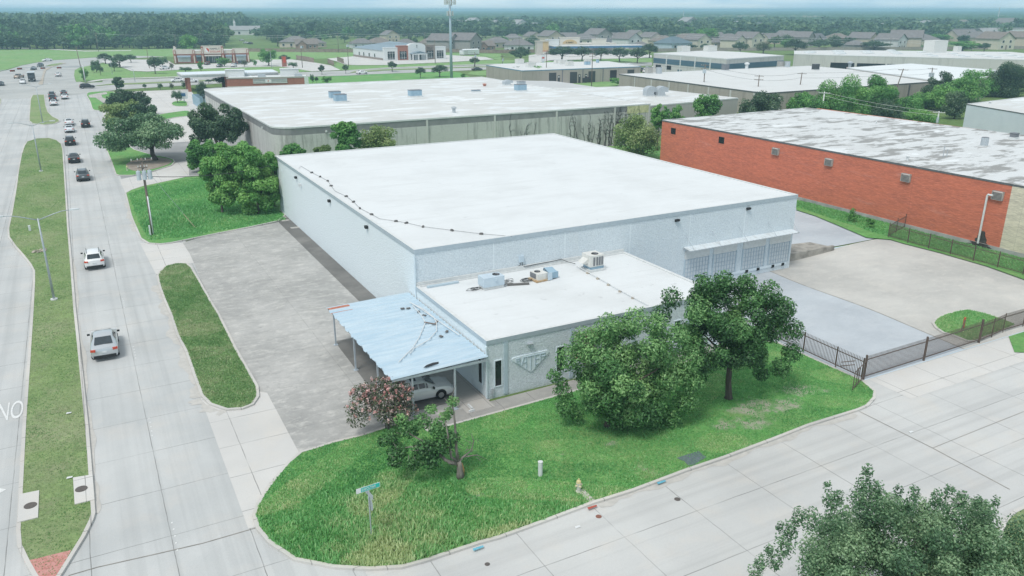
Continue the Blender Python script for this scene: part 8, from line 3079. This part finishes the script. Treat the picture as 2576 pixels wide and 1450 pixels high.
def put_tree(key, x, y, wd, ht, rz, label, group, name=None, cat='tree'):
    sc3 = (wd / 9.6, wd / 9.6, ht / 9.9)
    p = PROTO[key]
    if key not in TUSED:
        TUSED.add(key)
        p.location = (x, y, 0)
        p.rotation_euler = (0, 0, rz)
        p.scale = sc3
        p['label'] = label
        if group:
            p['group'] = group
        r = p
    else:
        r = dup(p, (x, y, 0), rz, label, group, sc3)
        if not group and 'group' in r:
            del r['group']
    if name:
        r.name = name
    r['category'] = cat
    return r


rr = random.Random(44)
STREET = [  # kind, foot px,py, width px, top row, label
    ('st_dark', 810, 188.8, 19, 163, 'small dark roadside tree by the mouth of the church drive'), ('st_dark', 870, 186, 17, 162, 'small dark roadside tree in front of the transformer poles'), ('st_dark', 987, 180.5, 28, 154, 'dark roadside tree on the median before the church'),
    ('st_dark', 1057.5, 197, 27, 169, 'dark tree on the grass behind the grey warehouse, the smaller of two'), ('st_dark', 1106, 194.5, 45, 163, 'wide dark tree left of the phone mast foot'), ('st_dark', 1193.5, 168, 27, 144, 'dark roadside tree above the dark blue saloon'),
    ('st_dark', 1413, 153.5, 74, 116, 'broad dark oak first in the row before the market canopy'), ('st_dark', 1464, 154.5, 50, 117, 'round dark oak second in the row before the market'), ('st_dark', 1511, 153, 40, 120, 'dark oak third in the row before the market'), ('st_dark', 1558, 156.5, 52, 119, 'dark oak with a forked trunk, fourth before the market'), ('st_dark', 1603, 160, 48, 120, 'thin-trunked dark oak, fifth before the market'),
    ('st_dark', 1634, 146, 44, 109, 'dark tree at the left corner of the blue-banded block'), ('st_dark', 1310, 158, 62, 118, 'bushy dark tree at the left end of the storage building'), ('st_oak', 1255, 194, 26, 178, 'bright shrubby bush at the back wall of the grey warehouse roof'),
    ('st_dark', 1300, 204, 46, 168, 'dark pointed evergreen against the tan storage wall'), ('st_bright', 1352, 205, 58, 163, 'light green tree against the tan storage wall'), ('st_bright', 1565, 218, 80, 193, 'low spreading green bush at the end of the long tan wall'), ('st_bright', 1166, 198, 18, 184, 'small green bush right of the phone mast foot'),
    ('st_bright', 823, 212, 30, 190, 'green bush at the far edge of the grey warehouse roof'), ('st_oak', 786, 212, 11, 185, 'thin dark young tree right of the filling-station shop'), ('st_dark', 797, 211, 10, 193, 'small dark sapling right of the thin young tree'),
    ('st_dark', 600, 222, 120, 188, 'wide dark cedar mass in front of the filling-station shop'), ('st_dark', 515, 268, 40, 205, 'narrow dark cedar at the grey warehouse corner'), ('st_oak', 447, 260, 26, 226, 'small cone-shaped tree in the kerbed parking island'),
    ('st_bright', 676, 166, 50, 119, 'bright round tree behind the pale street lamp'), ('st_dark', 716, 160, 33, 138, 'dark tree above the red pillar sign'), ('st_oak', 738, 172, 26, 156, 'low bushy tree right of the red pillar sign'), ('st_bright', 642, 167, 14, 150, 'young green tree at the right end of the brick store'), ('st_bright', 564, 168, 38, 143, 'spreading green tree in front of the store doors'), ('st_bright', 506, 180, 18, 151, 'upright young tree left of the store doors'),
    ('st_oak', 467, 182, 32, 168, 'round grey-green shrub on the store grass'), ('st_red', 432, 176, 12, 157, 'dark red small tree at the left end of the store'), ('st_red', 615, 168, 20, 150, 'bare reddish small tree by the dark pickup'),
    ('st_dark', 391, 186, 34, 142, 'dark round tree at the left of the store lot'), ('st_oak', 410, 172, 28, 140, 'grey-green tree left of the brick store'), ('st_dark', 266, 161, 34, 134, 'dark tree left in the clump at the crossing corner grass'), ('st_dark', 302, 170, 48, 136, 'biggest dark tree of the clump at the crossing corner grass'), ('st_dark', 288, 180, 24, 155, 'low dark tree before the clump at the crossing corner'), ('st_oak', 243, 182, 22, 149, 'small grey-green tree on the corner grass by the signal'), ('st_dark', 254, 190, 15, 165, 'little round tree on the corner grass right of the signal'), ('st_oak', 237, 184, 12, 163, 'thin young tree next to the little round one'), ('st_bright', 213, 203, 24, 170, 'tree growing at the foot of the crossing signal'), ('st_bright', 480, 146, 50, 82, 'bright yellow-green tree behind the brick store'), ('st_dark', 330, 158, 26, 137, 'low dark tree behind the store lot fence'),
    ('st_dark', 365, 226, 10, 211, 'first young roadside shrub right of the conifer'), ('st_oak', 404, 227, 14, 209, 'second young roadside shrub right of the conifer'), ('st_red', 432, 226, 12, 208, 'third young roadside shrub, reddish'), ('st_oak', 464, 224, 14, 206, 'fourth young roadside shrub left of the brick column'), ('st_dark', 525, 210, 16, 200, 'dark shrub between the two brick columns'),
    ('st_dark', 2000, 138, 58, 98, 'big dark tree at the left end of the skylit warehouse'), ('st_dark', 2060, 126, 60, 100, 'broad dark trees behind the skylit warehouse, left'), ('st_dark', 2102, 126, 40, 101, 'dark tree beside the broad one behind the skylit warehouse'), ('st_dark', 2200, 127, 76, 103, 'wide dark oak behind the middle of the skylit warehouse'), ('st_oak', 2345, 129, 50, 106, 'grey-green trees behind the big roof unit'), ('st_bright', 2420, 130, 80, 101, 'yellow-green trees right of the big roof unit'), ('st_dark', 2475, 130, 30, 108, 'dark shrub before the cream two-storey house'), ('st_dark', 1738, 126, 32, 112, 'dark tree between the blue roof and the cream gable'), ('st_dark', 1774, 128, 26, 110, 'narrow dark tree behind the white roof unit of the blue-banded block'), ('st_red', 1920, 135, 44, 103, 'bare twiggy tree behind the right end of the blue-banded block'), ('st_dark', 1862, 135, 40, 106, 'dark tree behind the blue-banded block roof'), ('st_bright', 1776, 118, 70, 67, 'huge light green tree rising above the house roofs'), ('st_bright', 2360, 108, 60, 84, 'pale green round tree among the far right houses')]
for key, px, py, wpx, top, lab in STREET:
    x, y = at(px, py)
    f = math.hypot(x, y)
    ht = max(1.0, hz(top, x, y))
    put_tree(key, x, y, wpx * f / 2050, ht, rr.uniform(0, 6), lab, None, cat='shrub' if ('shrub' in lab or 'bush' in lab.split(' tree')[0]) else 'tree')

# woods: sample the country beyond, keep houses, roads and lots clear
def screen(x, y, z=0.0):
    f = x * _sa + y * _ca
    u = x * _ca - y * _sa
    zz = z - CAM_H
    dep = f * _c - zz * _s
    return 1288 + FOCAL * u / dep, 725 - FOCAL * (f * _s + zz * _c) / dep


def wood_edge(px):
    if px < 565:
        return 122.5 - 0.006 * max(px, 0)
    if px < 640:
        return 83
    if px < 700:
        return 95 + (px - 640) * .2
    return 97


WT = []
rng = np.random.default_rng(909)
rr = random.Random(910)
hp = np.array([(a, b_, c) for a, b_, c in HPOS])
ang0, ang1 = HEAD - R(37), HEAD + R(37)
cell = 12.0
seen = {}
def try_tree(x, y, mind):
    k = (int(x // mind), int(y // mind))
    for i in (-1, 0, 1):
        for j in (-1, 0, 1):
            for q in seen.get((k[0] + i, k[1] + j), ()):
                if (q[0] - x) ** 2 + (q[1] - y) ** 2 < mind * mind:
                    return False
    seen.setdefault(k, []).append((x, y))
    return True


def blocked(x, y, r):
    # a house or a shed close by, or standing right behind and so hidden by the crown
    d2 = np.hypot(hp[:, 0] - x, hp[:, 1] - y)
    if (d2 < hp[:, 2] + r).any():
        return True
    D = math.hypot(x, y)
    hd = np.hypot(hp[:, 0], hp[:, 1])
    cross = np.abs(hp[:, 0] * y - hp[:, 1] * x) / D
    return bool(((hd > D) & (hd < D + 70) & (cross < hp[:, 2] * .7)).any())


tries = 0
while tries < 26000:
    tries += 1
    D = math.sqrt(rng.uniform(430 ** 2, 1500 ** 2))
    a = rng.uniform(ang0, ang1)
    x, y = D * math.sin(a), D * math.cos(a)
    px, py = screen(x, y)
    if py > wood_edge(px):
        continue
    rad = rng.uniform(4.5, 8.5)
    if D > 900 and rng.random() < .35:
        continue
    if blocked(x, y, rad * .8):
        continue
    if not try_tree(x, y, 10.5 if D < 800 else 13.0):
        continue
    ht = rad * rng.uniform(1.35, 1.9) + (2.5 if px < 620 else 0) + (min(6.5, max(0, D - 600) * .012) if px < 620 else 0)
    WT.append((D, x, y, rad, min(ht, 21), px, py))
# single trees between the houses
k = 0
while k < 190:
    px, py = rr.uniform(690, 2620), rr.uniform(97, 123)
    if k >= 75:
        px, py = rr.uniform(1640, 2620), rr.uniform(98, 123.5)
    x, y = at(px, py)
    rad = rr.uniform(3, 5.5)
    k += 1
    if blocked(x, y, rad) or not try_tree(x, y, 9):
        continue
    WT.append((math.hypot(x, y), x, y, rad, rad * rr.uniform(1.3, 1.8), px, py))
# front rank of the left wood
for i in range(34):
    px = -20 + i * 18 + rr.uniform(-6, 6)
    if 563 < px < 660:
        continue
    x, y = at(px, 122.5 - .006 * px + rr.uniform(0, 3))
    rad = rr.uniform(5, 8)
    WT.append((math.hypot(x, y), x, y, rad, rad * rr.uniform(1.2, 1.6), px, 122))
WT.sort()
GR = 'trees of the wood and the suburb'
LABW = {}
for i, (D, x, y, rad, ht, px, py) in enumerate(WT[:300]):
    key = 'wood%d' % (rr.choice((0, 1, 2, 3, 3, 1, 5, 0, 4, 5, 4)))
    if px < 640:
        lab, grp = 'leafy green tree in the wood beyond the field at the left', 'trees of the left wood'
    elif py > 97.5:
        lab, grp = 'garden tree standing among the suburban houses', 'garden trees'
    else:
        lab, grp = 'leafy green tree in the belt of woods behind the houses', 'trees of the wood behind the houses'
    put_tree(key, x, y, rad * 2.1, ht, rr.uniform(0, 6.28), lab, grp)
# the rest reads as one mass of wood
Vs, Ts = [], []
keys = ['wood%d' % k for k in range(6)]
for (D, x, y, rad, ht, px, py) in WT[300:]:
    V, t = TDATA[PROTO[rr.choice(keys)].name]
    n = 260 if D < 800 else 130 if D < 1100 else 80
    sel = rng.choice(len(V), n, replace=False)
    v = V[sel].copy()
    cen = v.mean(axis=1, keepdims=True)
    v = cen + (v - cen) * (1.9 if D < 800 else 2.6 if D < 1100 else 3.2)
    a = rr.uniform(0, 6.28)
    ca, sa = math.cos(a), math.sin(a)
    q = v.copy()
    q[:, :, 0] = (v[:, :, 0] * ca - v[:, :, 1] * sa) * rad * 2.1 / 9.6 + x
    q[:, :, 1] = (v[:, :, 0] * sa + v[:, :, 1] * ca) * rad * 2.1 / 9.6 + y
    q[:, :, 2] = v[:, :, 2] * ht / 9.9
    Vs.append(q)
    Ts.append(np.clip(t[sel] * 1.1 + rr.gauss(0, .27), 0, 1))
wm = quads_mesh('woods', np.concatenate(Vs), LEAF['far'], np.concatenate(Ts))
wo = bpy.data.objects.new('woods', wm)
COL.objects.link(wo)
tag(wo, kind='stuff')
# and the canopy that rolls on to the horizon
M['canopy_far'] = None
m, t, p = nodes_of('far_canopy')
p.inputs['Roughness'].default_value = 1.0
p.inputs['Specular IOR Level'].default_value = 0.0
v = coords(t)
c = mixc(t, noise(t, v, 0.02, 5, .7), (0.035, 0.085, 0.042), (0.085, 0.155, 0.070))
c = mixc(t, noise(t, v, 0.0035, 5, .7, .58, .66), c, (0.21, 0.22, 0.15))
t.links.new(c, p.inputs['Base Color'])
nr, na = 240, 360
rs = np.array([1450 * (8600 / 1450) ** (i / nr) for i in range(nr + 1)])
as_ = np.linspace(HEAD - R(40), HEAD + R(40), na + 1)
RR, AA = np.meshgrid(rs, as_, indexing='ij')
X, Y = RR * np.sin(AA), RR * np.cos(AA)
rng = np.random.default_rng(7)
Z = rng.random(X.shape) * 9.0 + 3.0
gap = (np.sin(X * .0021 + 1.3) * np.cos(Y * .0017) + np.sin(X * .006 + Y * .004)) > 1.0
Z[gap] *= .25
Z += (RR - 1450) * 0.0007
verts = np.stack([X, Y, Z], -1).reshape(-1, 3)
idx = np.arange((nr + 1) * (na + 1)).reshape(nr + 1, na + 1)
fq = np.stack([idx[:-1, :-1], idx[:-1, 1:], idx[1:, 1:], idx[1:, :-1]], -1).reshape(-1, 4)[:, ::-1]
me = bpy.data.meshes.new('far_woods')
me.from_pydata(verts.tolist(), [], fq.tolist())
me.materials.append(m)
fw = bpy.data.objects.new('far_woods', me)
COL.objects.link(fw)
tag(fw, kind='stuff')
# thin far masts
for i, (px, top, lab) in enumerate(((115, 27, 'thin far mast on the horizon at the left'), (342, 32, 'far white mast above the left wood'), (2508, 0, 'tall thin far mast cut by the top edge at the right'), (1718, 27, 'short far mast on the horizon right of the phone mast'))):
    rx, ry, rz = ray(px, 60)
    D = 1900
    L = math.hypot(rx, ry)
    x, y = rx / L * D, ry / L * D
    b = MB()
    h = min(hz(top, x, y), 29.5)
    b.tube([(x, y, 0), (x, y, h)], [.9, .6], 6)
    b.build('far_mast', M['lip'], label=lab, cat='mast')

# ================================================================== standing grass
def grass_patch(name, poly, n, hgt, seed, mats, tone=(0.3, 0.7), width=0.05, z=0.1, dens=None, leaf='grass'):
    rng = np.random.default_rng(seed)
    P = np.array(poly)
    lo, hi = P.min(0), P.max(0)
    out_ = []
    tot = 0
    px_, py_ = P[:, 0], P[:, 1]
    while tot < n:
        q = rng.uniform(lo, hi, (n, 2))
        inside = np.zeros(len(q), bool)
        j = len(P) - 1
        for i in range(len(P)):
            c1 = (P[i, 1] > q[:, 1]) != (P[j, 1] > q[:, 1])
            with np.errstate(divide='ignore', invalid='ignore'):
                c2 = q[:, 0] < (P[j, 0] - P[i, 0]) * (q[:, 1] - P[i, 1]) / (P[j, 1] - P[i, 1]) + P[i, 0]
            inside ^= (c1 & c2)
            j = i
        q = q[inside]
        if dens is not None:
            q = q[rng.random(len(q)) < dens(q[:, 0], q[:, 1])]
        out_.append(q)
        tot += len(q)
    q = np.concatenate(out_)[:n]
    f = (np.sin(q[:, 0] * .9 + 1.1) * np.cos(q[:, 1] * 1.1) + np.sin(q[:, 0] * 2.3 + q[:, 1] * 1.7)) * .25 + .5
    h = hgt(q[:, 0], q[:, 1]) * (0.55 + .75 * rng.random(n)) * (.7 + .6 * f)
    a = rng.uniform(0, 2 * PI, n)
    wv = width * (.6 + .8 * rng.random(n))
    dx, dy = np.cos(a) * wv, np.sin(a) * wv
    lx, ly = rng.normal(size=n) * .35 * h, rng.normal(size=n) * .35 * h
    V = np.zeros((n, 4, 3))
    V[:, 0] = np.stack([q[:, 0] - dx, q[:, 1] - dy, np.full(n, z - .02)], -1)
    V[:, 1] = np.stack([q[:, 0] + dx, q[:, 1] + dy, np.full(n, z - .02)], -1)
    V[:, 2] = np.stack([q[:, 0] + dx * .3 + lx, q[:, 1] + dy * .3 + ly, z + h], -1)
    V[:, 3] = np.stack([q[:, 0] - dx * .3 + lx, q[:, 1] - dy * .3 + ly, z + h * .9], -1)
    big = (np.sin(q[:, 0] * .35 + .4) * np.cos(q[:, 1] * .45 + 1.0) + .6 * np.sin(q[:, 0] * .8 - q[:, 1] * .6)) * .3 + .5
    t = np.clip(tone[0] + (tone[1] - tone[0]) * big + rng.normal(size=n) * .14, 0, 1)
    if callable(mats):
        t = np.clip(t + mats(q[:, 0], q[:, 1]), 0, 1)
    me = quads_mesh(name, V, LEAF[leaf], t)
    o_ = bpy.data.objects.new(name, me)
    COL.objects.link(o_)
    tag(o_, kind='stuff')
    return o_


LEAF['grass'] = leafmat('grass_blades', (0.13, 0.38, 0.13), (0.235, 0.56, 0.20), (0.58, 0.68, 0.36), obj_var=0.0, trans=0.35)
LEAF['grass_dull'] = leafmat('grass_dull', (0.13, 0.29, 0.105), (0.23, 0.41, 0.16), (0.48, 0.54, 0.32), obj_var=0.0, trans=0.35)
wild = lambda x, y: np.exp(-((x - 9.5) ** 2 + (y - 32.5) ** 2) / 30.0)
wild2 = lambda x, y: np.exp(-((x - 16.5) ** 2 / 40 + (y - 29.5) ** 2 / 4))
wild3 = lambda x, y: np.exp(-((x - 24) ** 2 / 60 + (y - 31) ** 2 / 3))
def bare(x, y):
    f = np.clip(1 - .75 * np.exp(-((x - 36.5) ** 2 + (y - 33.5) ** 2) / 22) * (np.sin(x * 2.1) * np.cos(y * 2.7) > -.35), .12, 1)
    for bx_, by_, r_ in BAREW:
        f = np.where(((x - bx_) / 1.4) ** 2 + ((y - by_) / .75) ** 2 < r_ * r_, .08, f)
    return f


dryp = lambda x, y: .34 * (np.sin(x * .55 + 1.7 * np.sin(y * .4)) * np.cos(y * .7 + 1.3 * np.sin(x * .3)) > .45) + .18 * (np.sin(x * 1.7 + y) * np.cos(y * 1.9 - x * .7) > .5)
grass_patch('lawn_grass', LAWN, 120000, lambda x, y: .055 + .26 * wild(x, y) + .14 * wild2(x, y), 1, lambda x, y: .38 * wild(x, y) + .25 * wild2(x, y) + .2 * wild3(x, y) + dryp(x, y) - .08, tone=(.12, .55), width=.045, z=.11, dens=bare)
grass_patch('verge_grass', VERGE, 26000, lambda x, y: .09 + 0 * x, 2, dryp, tone=(.25, .85), width=.05, z=.11, leaf='grass_dull')
grass_patch('median_grass', MED, 60000, lambda x, y: .04 + 0 * x, 3, lambda x, y: .25 * (np.sin(x * 1.1 + 2) * np.sin(y * .31 + np.sin(x)) - .3), tone=(.5, .95), width=.05, z=.11, leaf='grass_dull')
NLF = [p for p in NLAWN if p[0] < 23]
grass_patch('pole_lawn_grass', [(4.6, 124.5), (7.5, 128.5), (14, 132), (18, 131), (21, 110), (21, 99), (15, 97.6), (9, 96.4), (5.0, 96.6), (4.6, 105)], 30000, lambda x, y: .12 + .4 * np.exp(-((x - 9) ** 2 / 14 + (y - 106) ** 2 / 30)), 4, None, tone=(.2, .6), width=.09, z=.11)
grass_patch('side_lawn_grass', [(80.8, 60), (80.8, 31), (85.9, 31), (86, 76), (83, 76)], 16000, lambda x, y: .14 + 0 * x, 5, None, tone=(.1, .5), width=.06, z=.1)
grass_patch('yard_bed_grass', YISL, 9000, lambda x, y: .10 + 0 * x, 6, None, tone=(.5, .8), width=.05, z=.11)
for i, (px, py, s, lab) in enumerate(((2143, 560, 1.0, 'tall weed clump at the red brick plinth, the larger'), (2186, 575, .75, 'smaller weed clump at the red brick plinth'))):
    x, y = at(px, py)
    rng = np.random.default_rng(30 + i)
    th = thing('weed_clump', lab, 'weeds', (x, y, .1), group='weed clumps')
    cl = crown_clumps((0, 0, .8 * s), (.8 * s, .8 * s, .8 * s), 10, rng, (.3, .5), -.8)
    V, t = leaf_quads(cl, 900, .16, rng)
    V[:, :, 2] = np.maximum(V[:, :, 2], 0.0)
    o_ = bpy.data.objects.new('foliage', quads_mesh('foliage', V, LEAF['bright'], t))
    COL.objects.link(o_)
    o_.parent = th

# ================================================================== the air
hm = bpy.data.materials.new('haze')
hm.use_nodes = True
ht_ = hm.node_tree
for n_ in list(ht_.nodes):
    ht_.nodes.remove(n_)
ho = ht_.nodes.new('ShaderNodeOutputMaterial')
hv = ht_.nodes.new('ShaderNodeVolumePrincipled')
hv.inputs['Color'].default_value = (0.52, 0.81, 1.0, 1)
hv.inputs['Density'].default_value = 0.00034
hv.inputs['Anisotropy'].default_value = 0.2
ht_.links.new(hv.outputs[0], ho.inputs['Volume'])
b = MB()
b.box(-8800, 8900, -300, 8950, -1.1, 30.6)
hz_o = b.build('haze', hm, kind='stuff')
